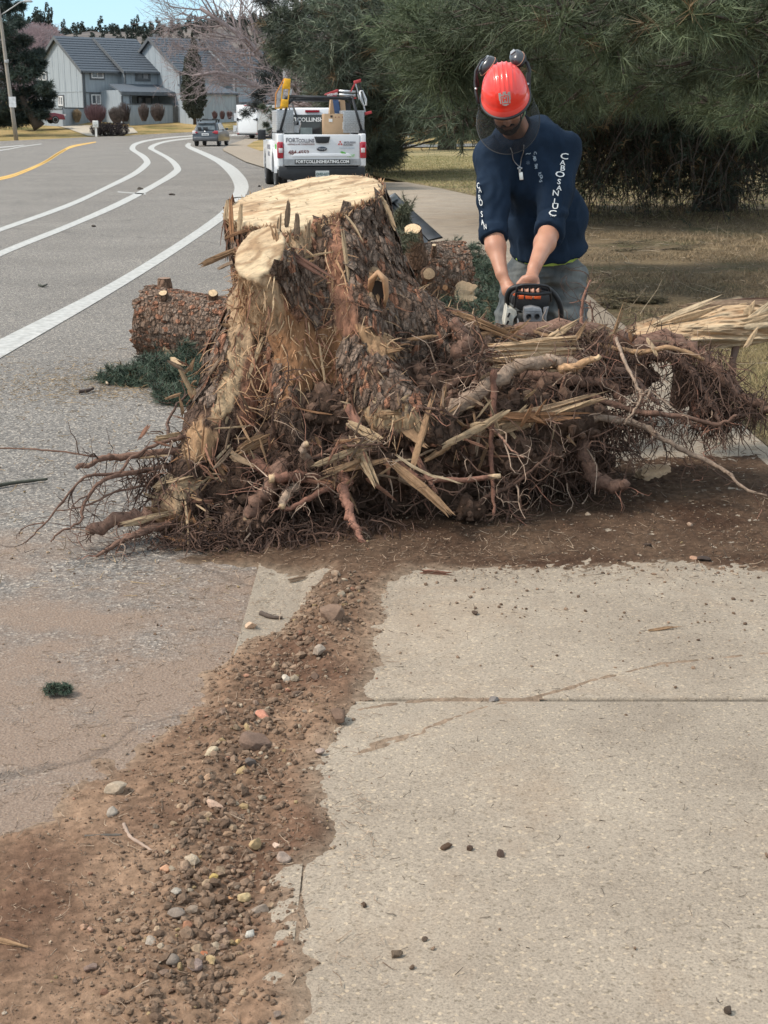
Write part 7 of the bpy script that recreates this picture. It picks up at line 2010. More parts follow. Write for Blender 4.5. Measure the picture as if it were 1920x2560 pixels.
for i, (x, y, w, h, c, l) in enumerate([
 (642, 1868, 84, 60, (.19, .135, .11), 'largest brown angular rock in the spilled soil'), (827, 1548, 66, 58, (.22, .155, .12), 'brown wedge shaped rock near the stump shadow'),
 (796, 1637, 42, 36, (.36, .31, .27), 'rounded grey tan stone below the wedge shaped rock'), (715, 1701, 22, 26, (.58, .54, .48), 'small bright white chip of stone on the soil'),
 (660, 1795, 44, 22, (.55, .27, .20), 'smooth oval pink stone above the largest rock'), (292, 1984, 56, 44, (.38, .33, .27), 'big knobbly pale stone on the dusty left side'),
 (529, 1886, 36, 28, (.48, .42, .32), 'cream and grey stone left of the largest rock'), (625, 1912, 26, 28, (.14, .125, .12), 'dark grey stone just below the largest rock'),
 (625, 1567, 40, 24, (.56, .42, .32), 'pale pinkish stone at the edge of the gutter slab'), (538, 2019, 50, 24, (.50, .37, .30), 'flat pinkish wedge of stone'),
 (583, 2015, 34, 24, (.44, .38, .30), 'pale flat stone right of the pinkish wedge'), (709, 2152, 34, 36, (.34, .28, .25), 'mauve grey rounded stone at the right of the clods'),
 (639, 2115, 36, 34, (.48, .37, .22), 'yellowish broken stone among the clods'), (692, 2118, 26, 18, (.55, .44, .38), 'small pinkish white stone near the mauve one'),
 (532, 2198, 30, 22, (.52, .40, .16), 'flat yellow stone chip'), (608, 2251, 36, 40, (.55, .45, .27), 'cream stone with a yellow rim'), (663, 2232, 30, 28, (.42, .28, .19), 'tan orange stone right of the cream stone'),
 (576, 2250, 20, 16, (.55, .32, .18), 'tiny orange pebble beside the cream stone'), (440, 2236, 36, 28, (.38, .36, .33), 'light grey stone left of centre among the clods'),
 (440, 2288, 46, 30, (.24, .21, .19), 'grey brown flat stone under the light grey one'), (651, 2280, 50, 30, (.27, .23, .20), 'long grey stone near the concrete edge'),
 (489, 2421, 38, 42, (.25, .20, .19), 'purple grey cube shaped stone'), (431, 2407, 36, 34, (.23, .20, .18), 'grey stone left of the purple cube'), (625, 2340, 24, 28, (.56, .57, .55), 'bluish white pebble low among the clods'),
 (379, 2358, 42, 24, (.38, .35, .32), 'flat pale grey stone at lower left of the clods'), (231, 2424, 40, 32, (.24, .18, .16), 'brown stone half sunk in the smooth soil'), (411, 2178, 28, 26, (.55, .33, .22), 'orange tan flat chip beside a twig'),
 (469, 2320, 30, 28, (.32, .17, .11), 'rust brown stone above the purple cube'), (509, 2385, 28, 14, (.48, .20, .11), 'orange brick coloured chip'), (505, 2398, 22, 14, (.42, .18, .10), 'second orange chip touching the purple cube'),
 (596, 2361, 26, 20, (.52, .38, .19), 'golden yellow stone chip'), (281, 2034, 36, 22, (.34, .31, .28), 'flat grey stone on the dusty left side'), (208, 2322, 18, 18, (.45, .30, .22), 'small tan pebble of a pair at the left'), (227, 2326, 18, 16, (.48, .32, .25), 'small pinkish pebble of a pair at the left'),
 (702, 2366, 22, 22, (.38, .21, .14), 'rusty pebble beside the concrete edge'), (691, 2540, 26, 20, (.22, .18, .16), 'round brown stone at the bottom edge'), (692, 2497, 28, 22, (.48, .47, .44), 'speckled white stone near the bottom'),
 (561, 2530, 14, 12, (.55, .50, .42), 'tiny white pebble at the bottom edge'), (12, 2537, 16, 14, (.40, .36, .31), 'small pebble at the lower left corner'), (800, 1881, 22, 18, (.36, .30, .28), 'small grey stone at the right rim of the soil'),
 (740, 1745, 40, 26, (.15, .105, .08), 'dark brown clod below the white chip'), (790, 1700, 36, 24, (.13, .09, .07), 'dark clod close to the concrete'), (845, 1800, 50, 40, (.16, .11, .085), 'large crumbly clod at the concrete edge'),
 (840, 1440, 26, 20, (.30, .24, .19), 'pale stone in the shadow of the stump'), (1233, 1753, 30, 18, (.20, .19, .19), 'smooth dark grey stone on the concrete by the joint'),
 (1116, 2120, 34, 20, (.10, .065, .045), 'dark soil clod on the concrete, left of three'), (1174, 2125, 18, 18, (.09, .06, .045), 'dark soil clod on the concrete, middle of three'), (1252, 2138, 30, 14, (.08, .055, .045), 'dark soil clod on the concrete, right of three'),
 (1819, 2531, 24, 26, (.07, .055, .045), 'dark clod near the lower right corner'), (989, 2390, 40, 26, (.13, .10, .075), 'crumbled brown clod on the lower concrete'), (1062, 2350, 18, 14, (.12, .09, .07), 'little brown clod right of the crumbled one'),
 (1188, 1536, 18, 18, (.09, .065, .05), 'dark crumb of soil on the upper concrete'), (1560, 1382, 0, 0, 0, 0), (1735, 1398, 22, 12, (.42, .27, .20), 'pinkish chip beside a dark clump at the right'),
 (1760, 1400, 34, 16, (.06, .045, .04), 'black clump of soil beside the pinkish chip'), (1620, 1365, 26, 14, (.07, .05, .04), 'black crumbled clump right of the root fragment'), (1470, 1288, 18, 10, (.46, .38, .30), 'pale pebble under the root mass at the right'), (1725, 1315, 20, 14, (.42, .32, .26), 'pinkish pebble on the soil at the right'),
 (350, 474, 14, 8, (.05, .045, .04), 'dark lump on the middle white line'), (430, 488, 14, 7, (.06, .05, .045), 'flat dark lump right of the middle white line'), (235, 567, 12, 6, (.06, .05, .045), 'dark cone on the road beyond the middle line'), (648, 467, 8, 6, (.03, .03, .03), 'black lump on the road before the pickup')]):
 if w: stone(x, y, w, h, c, l, i + 3, flat=.8, ang=i * 37, cat='stone' if 'clod' not in l and 'cl' not in l[:2] else 'clod')

# grass blades by the near lawn, tufts further off
def blades(P, h, w, cA, cB, z0=.040):
 n = len(P); a = rng.random(n) * 2 * np.pi; l = h * (.4 + rng.random(n) * .8); ln = rng.normal(size=(n, 2)) * .6
 b_ = np.concatenate([P, np.full((n, 1), z0)], 1); sx = np.stack([np.cos(a), np.sin(a), 0 * a], 1) * w * .5
 tip = b_ + np.stack([ln[:, 0] * l, ln[:, 1] * l, l * .8], 1)
 V = np.stack([b_ - sx, b_ + sx, tip], 1).reshape(-1, 3); t = rng.random((n, 1)); c = np.array(cA) * (1 - t) + np.array(cB) * t
 return V, np.arange(3 * n).reshape(-1, 3), np.repeat(c, 3, 0)
tr = []
n = 52000; P = np.stack([1.86 + rng.random(n) ** .9 * 1.5, 6.2 + rng.random(n) * 4.6], 1); tr.append(blades(P, .045, .003, (.15, .13, .055), (.44, .34, .18)))
n = 60000; Y_ = 10 + rng.random(n) ** .7 * 17; P = np.stack([1.95 + rng.random(n) * (.27 * Y_ + .3 - 1.5), Y_], 1); P3 = np.concatenate([P, 0 * P[:, :1]], 1)
k = fbm(P3, .9, 3, 4) + .3 * rng.random(n) > .02; tr.append(blades(P[k], .05, .007, (.10, .08, .05), (.33, .24, .145)))
n = 50000; Y_ = 22 + rng.random(n) ** .8 * 45; X_ = -.3 + rng.random(n) * 9; P = np.stack([X_, Y_], 1); ok = sdpoly(P, np.array(lawnp[:-2] + [(30, 80), (30, 5)])) > .05; tr.append(blades(P[ok], .07, .014, (.13, .145, .055), (.42, .34, .17)))
V, Fc, Cc = join_tris(tr)
tag(np_mesh('grass', V, Fc, M_CHIP, None, smooth=False, attrs={'col': Cc}), 'thin dry green and straw coloured grass on the right hand lawn', 'grass', kind='stuff')
n = 900; Y_ = 9 + rng.random(n) * 17; P = np.stack([1.95 + rng.random(n) * .25 * Y_, Y_], 1); t = rng.random((n, 1))
V, Q, Cc = litter(P, .08 + .3 * rng.random(n) ** 3, .004, np.array((.13, .10, .07)) * (1 - t) + np.array((.40, .32, .22)) * t, np.full(n, .05), k=5)
tag(np_mesh('lawn_twigs', V, Q, M_CHIP, None, smooth=False, attrs={'col': Cc}), 'fine broken twigs scattered over the shaded lawn', 'twigs', kind='stuff')
# ================================================================== VEHICLES
M_WHITE = mat('white_car_paint', (.74, .75, .77), rough=.35, var=.03, scale=2, coat=.6)
M_TRIMB = mat('black_plastic', (.022, .024, .028), rough=.55, scale=9, bump=.0006)
M_TYRE = mat('tyre_rubber', (.022, .022, .023), rough=.85, scale=20, bump=.004, bscale=30)
M_RIM = mat('wheel_rim', (.62, .63, .65), rough=.35, metal=.7, var=.05)
M_CGLASS = mat('car_glass', (.018, .028, .030), rough=.06, spec=.5, scale=1.2, col2=(.035, .045, .045))
M_REDL = mat('red_lamp', (.42, .012, .03), rough=.18, coat=.8, scale=30)
M_CLEARL = mat('clear_lamp', (.72, .66, .66), rough=.2, coat=.6, scale=30)
M_DPLATE = mat('diamond_plate', (.40, .41, .42), rough=.4, metal=.5, scale=30, bump=.003, bscale=60)
M_SILVER = mat('aluminium', (.60, .61, .63), rough=.35, metal=.6, scale=14)
M_YELL = mat('yellow_fibreglass', (.80, .42, .02), rough=.5, scale=12)
M_ORNR = mat('orange_rail', (.75, .30, .07), rough=.5, scale=12)
M_REDF = mat('red_fibreglass', (.48, .055, .06), rough=.5, scale=12)
M_CARD = mat('cardboard', (.44, .30, .185), rough=.9, scale=3, var=.07, bump=.002, bscale=6)
M_CARDB = mat('blue_printed_box', (.05, .10, .22), rough=.7, scale=6)
M_DARKT = mat('dark_ink', (.03, .03, .035), rough=.6)
M_GREYT = mat('grey_lettering', (.22, .22, .25), rough=.6)
M_WHT = mat('white_lettering', (.82, .82, .80), rough=.6, var=.02)
M_REDT = mat('red_lettering', (.55, .06, .05), rough=.6)
M_MAROON = mat('maroon_lettering', (.16, .04, .04), rough=.6)
M_GREENT = mat('green_lettering', (.14, .50, .07), rough=.6)
M_SKYT = mat('pale_blue_lettering', (.35, .45, .55), rough=.6)
M_GREYB = mat('grey_band', (.34, .35, .36), rough=.5)
def wheel(t, x, y, r, w, side, name='wheel'):
 m = MB(); c = (x, y, r); s = side
 m.lathe(c, [(r * .64, -w / 2), (r * .93, -w / 2), (r, -w / 2 + .035), (r, -.02), (r * .985, -.018), (r * .985, .018), (r, .02), (r, w / 2 - .035), (r * .93, w / 2), (r * .64, w / 2)], n=36, axis='x')
 o = m.build(name, M_TYRE, t)
 m = MB(); m.lathe(c, [(r * .02, s * w * .30), (r * .16, s * w * .34), (r * .18, s * w * .26), (r * .5, s * w * .32), (r * .62, s * w * .46), (r * .66, s * w * .505), (r * .60, s * w * .505), (r * .55, s * w * .3), (r * .5, 0), (.01, 0)], n=30, axis='x')
 m.build('rim', M_RIM, o)
 m = MB()
 for k in range(6):
  a = k * math.pi / 3; m.box((x + s * w * .36, y + math.cos(a) * r * .36, r + math.sin(a) * r * .36), (.03, .055, r * .46), rot=Euler((a - math.pi / 2, 0, 0)).to_matrix())
 m.build('spokes', M_RIM, o)
 return o
def skin_panel(m, rows, thick=None):
 n = len(rows[0]); k = len(m.v)
 m.add([p for r in rows for p in r], [(i * n + j, i * n + j + 1, (i + 1) * n + j + 1, (i + 1) * n + j) for i in range(len(rows) - 1) for j in range(n - 1)], smooth=True)

TY = R(8)
truck = thing('pickup_truck', 'white work pickup seen from behind with ladders, racks and boxes', 'pickup truck', (-1.40, 33.0, 0), TY)
def lz(py, Y=33.0): return H + (305 - py) * Y / F * 1.0
def lx(px, d=0.0):
 """sideways place on the truck for a photo x at distance d ahead of the tail"""
 Yw = 33.0 + d; Xw = (px - 960) / F * Yw
 return (Xw + 1.40 + math.sin(TY) * d) / math.cos(TY)
# body shell: side walls of the bed with wheel arches, as a lofted outline
def side_outline(y0, y1, zlo, zhi, arches, n=14):
 P = [(y0, zlo)]
 for (yc, zc, r) in arches:
  a0 = math.asin(max(-1, min(1, (zlo - zc) / r)))
  for k in range(n + 1):
   a = math.pi - a0 - (math.pi - 2 * a0) * k / n
   P.append((yc + math.cos(a) * r, zc + math.sin(a) * r))
 P += [(y1, zlo), (y1, zhi), (y0, zhi)]
 return P
W2 = 1.0
for s in (-1, 1):
 m = MB(); o2 = side_outline(.06, 2.05, .50, 1.30, [(1.22, .42, .47)])
 m.prism([(s * (W2 - .16), y, z) for y, z in o2], (s * .14, 0, 0)); m.build('bed_side', M_WHITE, truck, bevel=.02)
 m = MB(); m.prism([(s * (W2 - .03), 1.22 + math.cos(a) * rr, .42 + math.sin(a) * rr) for a, rr in [(math.pi * k / 12, .56) for k in range(13)] + [(math.pi * (12 - k) / 12, .455) for k in range(13)]], (s * .06, 0, 0)); m.build('wheel_arch', M_WHITE, truck)
 m = MB(); o2 = side_outline(2.08, 5.45, .42, 1.12, [(4.86, .42, .47)])
 m.prism([(s * (W2 - .2), y, z) for y, z in o2], (s * .2, 0, 0)); m.build('cab_side', M_WHITE, truck, bevel=.02)
m = MB(); m.boxb(-.84, .84, 2.1, 5.4, .5, 1.1); m.build('body_core', M_WHITE, truck)
m = MB(); m.boxb(-.84, .84, .1, 2.05, .56, .62); m.build('bed_floor', M_TRIMB, truck)
m = MB(); m.box((0, 3.05, 1.50), (1.78, 1.9, .76), taper=(.84, .80)); m.build('cab', M_WHITE, truck, bevel=.05, seg=3)
m = MB(); m.prism([(-.84, 4.1, 1.1), (.84, 4.1, 1.1), (.84, 5.5, 1.02), (-.84, 5.5, 1.02)], (0, 0, .08)); m.build('bonnet', M_WHITE, truck, bevel=.03)
# rear window, windscreen and side windows
def quad(m, a, b_, c, d, th): m.prism([a, b_, c, d], th)
m = MB(); quad(m, (-.70, 2.125, 1.20), (.70, 2.125, 1.20), (.62, 2.235, 1.72), (-.62, 2.235, 1.72), (0, -.03, 0)); rw = m.build('rear_window', M_CGLASS, truck)
text_mesh('lettering', 'FORTCOLLINSHEATING', .135, M_WHT, rw, (0.02, 2.175, 1.60), (R(78), 0, 0), sx=1.0, bold=.003)
m = MB(); m.boxb(-.30, -.02, 2.10, 2.12, 1.27, 1.42); m.build('window_bar', mat('pale_grille', (.40, .46, .45), rough=.5), truck)
for s in (-1, 1):
 for (y0, y1) in ((2.35, 3.0), (3.1, 3.9)):
  m = MB(); m.prism([(s * .885, y0, 1.14), (s * .885, y1, 1.14), (s * .79, y1 - .12, 1.76), (s * .79, y0 + .1, 1.76)], (s * .02, 0, 0)); m.build('side_window', M_CGLASS, truck)
 m = MB(); m.box((s * 1.12, 3.95, 1.24), (.20, .10, .24)); m.box((s * .98, 3.98, 1.18), (.16, .06, .06)); m.build('wing_mirror', M_TRIMB, truck, bevel=.02)
m = MB(); m.box((0, 2.26, 1.80), (.34, .06, .05)); m.build('brake_lamp', M_REDL, truck)
# tailgate
m = MB(); m.boxb(-.86, .86, -.01, .07, .60, 1.28); tg = m.build('tailgate', M_WHITE, truck, bevel=.015)
m = MB(); m.boxb(-.86, .86, -.022, -.012, .61, .745); m.build('stripe_band', M_GREYB, tg)
m = MB(); m.prism([(-.70, -.016, .80), (.70, -.016, .80), (.60, -.016, .87), (-.60, -.016, .87)], (0, -.014, 0)); m.build('pressed_ledge', M_WHITE, tg, bevel=.004)
m = MB(); m.prism([(-.17, -.02, 1.235), (.19, -.02, 1.235), (.15, -.02, 1.10), (.09, -.02, 1.09), (-.08, -.02, 1.09), (-.13, -.02, 1.10)], (0, -.03, 0)); m.build('handle', M_TRIMB, tg, bevel=.006)
m = MB(); m.lathe((0.0, -.03, .965), [(.0, .0), (.115, .0), (.118, .010), (.10, .014), (0, .014)], n=28, axis='y'); o = m.build('oval_badge', mat('badge_blue', (.02, .03, .055), rough=.3, coat=.6), tg);
for v in o.data.vertices: v.co.z = .965 + (v.co.z - .965) * .42
text_mesh('lettering', 'Ford', .075, M_SILVER, tg, (0, -.034, .965), (math.pi / 2, 0, 0), shear=.3)
def tx(s, px_, py_, size, m_, sx=1.0, al='CENTER', **k):
 return text_mesh('lettering', s, size, m_, tg, (lx(px_), -.026, lz(py_)), (math.pi / 2, 0, 0), sx=sx, align=al, **k)
tx('FORT', 738.5, 347.5, .125, M_GREYT, .92, bold=.005); tx('COLLINS', 772, 349, .105, M_GREYT, .85, bold=.005)
tx('HEATING & AIR CONDITIONING', 759.5, 357, .042, M_MAROON, .98, bold=.001)
tx('484-4552', 753.5, 376.5, .125, M_MAROON, .98, bold=.003)
tx('MITSUBISHI', 876.5, 353, .058, M_GREYT, .90, bold=.002); tx('ELECTRIC', 873, 358.5, .055, M_GREYT, .92, bold=.002)
tx('COOLING & HEATING', 869, 366, .038, M_SKYT, .95)
tx('GREEN', 865.5, 383.5, .055, mat('faint_green', (.55, .68, .52)), .8); tx('HEAT', 879.5, 384.5, .075, M_GREENT, .9, bold=.002)
m = MB(); m.prism([(lx(853), -.026, lz(375)), (lx(858), -.026, lz(373.6)), (lx(866), -.026, lz(376.5)), (lx(868), -.026, lz(379)), (lx(861), -.026, lz(379.5)), (lx(856), -.026, lz(378))], (0, -.004, 0)); m.build('leaf_mark', M_GREENT, tg)
m = MB()
for a in (90, 210, 330):
 c_ = Vector((lx(853.5), -.026, lz(355))); d = Vector((math.cos(R(a)), 0, math.sin(R(a)))); p_ = Vector((-d.z, 0, d.x)); L_ = .062
 m.prism([c_ + d * .004, c_ + d * L_ * .55 + p_ * L_ * .33, c_ + d * L_, c_ + d * L_ * .55 - p_ * L_ * .33], (0, -.004, 0))
m.build('three_diamond_mark', M_REDT, tg)
m = MB(); m.boxb(lx(743.5), lx(877.5), -.027, -.0225, .635, .735); bd = m.build('web_band', M_DARKT, tg)
text_mesh('lettering', 'FORTCOLLINSHEATING.COM', .098, M_WHT, tg, ((lx(743.5) + lx(877.5)) / 2, -.030, .685), (math.pi / 2, 0, 0), sx=.93, bold=.003)
text_mesh('lettering', 'XLT\n4x4', .03, M_SILVER, tg, (.74, -.026, .68), (math.pi / 2, 0, 0))
# corner posts and lamps
for s in (-1, 1):
 m = MB(); m.boxb(s * .865, s * 1.0, -.005, .12, .58, 1.30); m.build('corner_post', M_WHITE, truck, bevel=.03, seg=3)
 m = MB(); m.boxb(s * .868, s * 1.005, -.03, .10, .76, 1.12); o = m.build('tail_lamp', M_REDL, truck, bevel=.02)
 m = MB(); m.boxb(s * .885, s * .975, -.038, -.028, .885, .985); m.build('reversing_lamp', M_CLEARL, o, bevel=.004)
# bumper, plate, hitch
m = MB(); m.prism([(-.98, -.02, .57), (-.98, -.02, .36), (-.80, -.02, .30), (.80, -.02, .30), (.98, -.02, .36), (.98, -.02, .57)], (0, .16, 0)); bp = m.build('bumper', M_TRIMB, truck, bevel=.02)
m = MB(); m.boxb(-.80, .80, -.035, -.018, .545, .575); m.build('step_pad', M_TRIMB, bp)
m = MB(); m.boxb(lx(793.5), lx(826), -.045, -.02, lz(436.5), lz(419)); o = m.build('number_plate', mat('plate_face', (.62, .64, .62), rough=.5), truck)
text_mesh('lettering', 'OHD-077', .085, mat('plate_green', (.05, .12, .10), rough=.6), o, ((lx(793.5) + lx(826)) / 2, -.048, lz(427.5)), (math.pi / 2, 0, 0), sx=.82, bold=.002)
m = MB(); m.boxb(-.5, .5, .2, .6, .30, .42); m.tube([(-.78, .9, .38), (-.78, .5, .33), (-.6, .1, .28)], .03, n=8); m.box((-.72, .9, .36), (.1, .1, .2)); m.tube([(-.8, 1.22, .40), (.8, 1.22, .40)], .06, n=10); m.lathe((0, 1.22, .40), [(.0, -.17), (.12, -.14), (.16, 0), (.12, .14), (0, .17)], n=14, axis='x')
m.boxb(-.5, -.4, .1, 5.2, .42, .55); m.boxb(.4, .5, .1, 5.2, .42, .55); m.boxb(-.82, .82, 2.2, 4.2, .36, .5); m.build('chassis', M_TRIMB, truck)
m = MB(); m.boxb(-.64, -.57, -.02, .2, .22, .32); m.lathe((-.6, .0, .2), [(.0, -.03), (.03, -.02), (.035, 0), (.02, .03), (0, .04)], n=10); m.build('tow_hitch', M_TRIMB, truck)
for (x, y, s) in [(-.86, 1.22, -1), (.86, 1.22, 1), (-.86, 4.86, -1), (.86, 4.86, 1)]: wheel(truck, x, y, .405, .27, s)
for s in (-1, 1):
 m = MB(); m.boxb(s * .80, s * .70, .9, 1.6, .45, .9); m.build('inner_arch', M_TRIMB, truck)
text_mesh('lettering', 'FORT COLLINS\nHEATING', .16, M_GREYT, truck, (-1.005, 3.1, .88), (math.pi / 2, 0, -math.pi / 2))
text_mesh('lettering', 'COOLING', .16, M_GREENT, truck, (-.865 - .138, .55, 1.0), (math.pi / 2, 0, -math.pi / 2), sx=.6)
# side tool chests
m = MB(); m.boxb(-.98, -.62, .10, 1.75, 1.31, 1.81); tb_ = m.build('tool_chest', M_DPLATE, truck, bevel=.008)
for k in range(10):
 m = MB(); m.boxb(-1.0, -.982, .14, 1.70, 1.335 + k * .047, 1.335 + k * .047 + .036); m.build('slat', M_WHITE, tb_)
m = MB(); m.boxb(.50, .98, .10, 1.75, 1.31, 1.80); tb2 = m.build('tool_chest', M_DPLATE, truck, bevel=.008)
dm = MB()
for (xa, xb) in ((-.60 - .36, -.64), (.52, .96)):
 nx_ = int((xb - xa) / .036)
 for i in range(nx_):
  for j in range(12):
   a = R(45 if (i + j) % 2 else -45); dm.box((xa + .02 + i * .036, .097, 1.34 + j * .04), (.028, .006, .008), rot=Euler((0, a, 0)).to_matrix())
tag(dm.build('tread_bumps', M_SILVER, tb2), kind='stuff')
# ladder rack
def tb(m, pts, r, n=8): m.tube(pts, r, n=n)
zc = lz(246)
m = MB(); tb(m, [(-.70, .12, zc), (.70, .12, zc - .04)], .035); rack = m.build('rack_bar', M_TRIMB, truck)
for s in (-1, 1):
 m = MB(); tb(m, [(s * .70, .12, zc), (s * .93, .10, 1.32)], .032); m.build('rack_leg', M_TRIMB, truck)
 m = MB(); tb(m, [(s * .70, 1.9, zc - .02), (s * .93, 1.9, 1.32)], .032); m.build('rack_leg', M_TRIMB, truck)
 m = MB(); tb(m, [(s * .70, .12, zc), (s * .70, 3.6, zc)], .030); m.build('rack_rail', M_TRIMB, truck)
 m = MB(); tb(m, [(s * .73, .12, zc - .16), (s * .56, .12, zc - .01)], .022); m.build('rack_brace', M_TRIMB, truck)
 m = MB(); m.box((s * .93, .12, 1.34), (.14, .16, .06)); m.build('rack_foot', M_TRIMB, truck)
for y in (1.9, 3.6):
 m = MB(); tb(m, [(-.70, y, zc - .02), (.70, y, zc - .04)], .030); m.build('rack_bar', M_TRIMB, truck)
m = MB(); tb(m, [(-.52, .35, 1.32), (-.50, .35, 1.60), (-.62, .45, 1.95)], .022); tb(m, [(-.60, .35, 1.32), (-.64, .4, 1.7), (-.70, .5, 1.9)], .015); m.build('hose', M_TRIMB, truck)
m = MB(); tb(m, [(-.60, .3, 1.45), (-.50, .3, 1.62), (-.46, .3, 1.52), (-.50, .3, 1.34)], .03); m.box((-.55, .3, 1.40), (.12, .08, .16)); m.build('hand_truck_frame', M_SILVER, truck)
def onbed(name, label, cat):
 t = thing(name, label, cat, truck.location, TY); return t
# yellow ladder on the left
L1 = onbed('yellow_ladder', 'folded stepladder with orange rails and yellow end caps on the left rack', 'ladder')
Q_ = lambda zx, zy, d: (lx(640 + zx / 5.53, d), d, lz(180 + zy / 5.53, 33 + d))
m = MB();
for a, b_ in (((330, 515), (342, 325)), ((342, 325), (458, 132))): m.bar(Vector(Q_(*a, .1)), Vector(Q_(*b_, .1)), .03)
m.build('rail', M_ORNR, L1)
m = MB()
for a, b_ in (((398, 515), (440, 200)), ((490, 510), (530, 160)), ((330, 515), (490, 510))): m.bar(Vector(Q_(*a, .1)), Vector(Q_(*b_, .1)), .03)
m.build('rail', M_YELL, L1)
for (za, zb, y0, y1) in ((438, 528, 135, 270), (403, 495, 400, 500)):
 m = MB(); P_ = [Q_(za, y1, .06), Q_(zb, y1, .06), Q_(zb + 12, y0 + 8, .06), Q_(za + 20, y0, .06)]; m.prism(P_, (0, .10, 0)); m.build('end_cap', M_YELL, L1, bevel=.008)
for k in range(6):
 m = MB(); a = 355 + k * 17; m.bar(Vector(Q_(a, 500, .14)), Vector(Q_(a + 8, max(330 - k * 35, 210), .14)), .022); m.build('rung', M_SILVER, L1)
m = MB(); m.bar(Vector(Q_(545, 270, .15)), Vector(Q_(500, 480, .15)), .05); m.build('rail', M_SILVER, L1)
m = MB(); m.boxb(lx(707), lx(724), .2, 2.2, lz(270), lz(264)); m.build('rail', M_SILVER, L1)
L2 = onbed('red_ladder', 'red stepladder lying over the right side of the rack', 'ladder')
m = MB(); P_ = [Q_(975, 345, .2), Q_(1140, 372, .2), Q_(1168, 280, .2), Q_(1150, 272, .2), Q_(1000, 325, .2)]; m.prism(P_, (0, .08, 0)); o = m.build('end_cap', M_REDF, L2, bevel=.006)
text_mesh('lettering', 'WERNER', .07, M_WHT, o, (Q_(1085, 335, .2)[0], .195, Q_(1085, 340, .2)[2]), (math.pi / 2, R(-8), 0), sx=.9, bold=.002)
for yy in (300, 345):
 m = MB(); m.tube([Q_(1172, yy - 6, .22), Q_(1392, yy + 6, .22)], .028, n=10); m.build('rung', M_SILVER, L2)
m = MB(); P_ = [Q_(1370, 165, .15), Q_(1462, 138, .15), Q_(1468, 178, .15), Q_(1376, 205, .15)]; m.prism(P_, (0, .08, 0)); m.build('end_cap', M_REDF, L2, bevel=.006)
m = MB(); P_ = [Q_(1508, 570, .15), Q_(1600, 545, .15), Q_(1612, 580, .15), Q_(1520, 605, .15)]; m.prism(P_, (0, .08, 0)); m.build('end_cap', M_REDF, L2, bevel=.006)
for a, b_, mm in (((1380, 200), (1330, 300), M_REDF), ((1392, 200), (1430, 330), M_SILVER), ((1420, 330), (1440, 400), M_SILVER), ((1450, 290), (1520, 560), M_SILVER), ((1480, 285), (1535, 480), M_SILVER), ((1440, 200), (1470, 300), M_TRIMB), ((1400, 380), (1330, 400), M_REDF)):
 m = MB(); m.bar(Vector(Q_(*a, .18)), Vector(Q_(*b_, .18)), .035); m.build('rail', mm, L2)
m = MB(); m.tube([Q_(1450, 300, .16), Q_(1480, 290, .16), Q_(1530, 400, .16), Q_(1535, 470, .16), Q_(1500, 480, .16), Q_(1460, 400, .16), Q_(1450, 300, .16)], .022, n=6); m.build('coiled_cable', M_SILVER, L2)
# boxes in the bed
B1 = onbed('cardboard_box', 'large plain cardboard box with two white labels standing in the bed', 'box')
x0, x1 = lx(640 + 985 / 5.53), lx(640 + 1322 / 5.53); z0, z1 = 1.02, lz(180 + 588 / 5.53)
m = MB(); m.boxb(x0, x1, .12, .75, z0, z1); m.build('box_body', M_CARD, B1, bevel=.006)
for k in (0, 1):
 m = MB(); m.boxb(x0 + .01, x1 - .01, .13 + k * .31, .43 + k * .305, z1 + .001, z1 + .006); m.build('flap', M_CARD, B1)
m = MB(); m.boxb(lx(640 + 1225 / 5.53), lx(640 + 1318 / 5.53), .112, .119, lz(180 + 785 / 5.53), lz(180 + 690 / 5.53)); o = m.build('paper_label', M_WHT, B1)
for k in range(4): m = MB(); m.boxb(lx(862.5), lx(862.5) + .10 - .02 * (k % 2), .109, .1115, lz(307.5 + 3.2 * k), lz(307.5 + 3.2 * k) + .012); m.build('print_line', M_SKYT, o)
m = MB(); m.boxb(lx(640 + 1040 / 5.53), lx(640 + 1088 / 5.53), .112, .119, lz(180 + 690 / 5.53), lz(180 + 650 / 5.53)); m.build('paper_label', M_WHT, B1)
m = MB(); m.boxb(lx(640 + 1062 / 5.53), lx(640 + 1090 / 5.53), .112, .119, lz(180 + 632 / 5.53), lz(180 + 605 / 5.53)); m.build('printed_mark', M_DARKT, B1)
for x in (1130, 1175, 1225): m = MB(); m.lathe((lx(640 + x / 5.53), .119, lz(180 + 628 / 5.53)), [(0, 0), (.012, 0), (.012, -.004), (0, -.004)], n=10, axis='y'); m.build('printed_mark', M_MAROON, B1)
B2 = onbed('cardboard_box', 'narrow cardboard box with a blue printed side leaning behind the large box', 'box')
m = MB(); m.prism([Q_(1045, 585, .9), Q_(1115, 585, .9), Q_(1090, 405, .9), Q_(1065, 405, .9)], (0, .3, 0)); m.build('box_body', M_CARD, B2)
m = MB(); m.prism([Q_(1112, 580, .88), Q_(1190, 580, .88), Q_(1165, 405, .88), Q_(1088, 405, .88)], (0, .3, 0)); m.build('printed_side', M_CARDB, B2)
B3 = onbed('cardboard_box', 'small tan and dark box beside the blue printed one', 'box')
m = MB(); m.prism([Q_(1192, 580, .9), Q_(1262, 580, .9), Q_(1250, 415, .9), Q_(1180, 405, .9)], (0, .3, 0)); m.build('box_body', M_CARD, B3)
m = MB(); m.prism([Q_(1262, 580, .92), Q_(1335, 580, .92), Q_(1320, 440, .92), Q_(1252, 440, .92)], (0, .3, 0)); m.build('dark_side', M_TRIMB, B3)

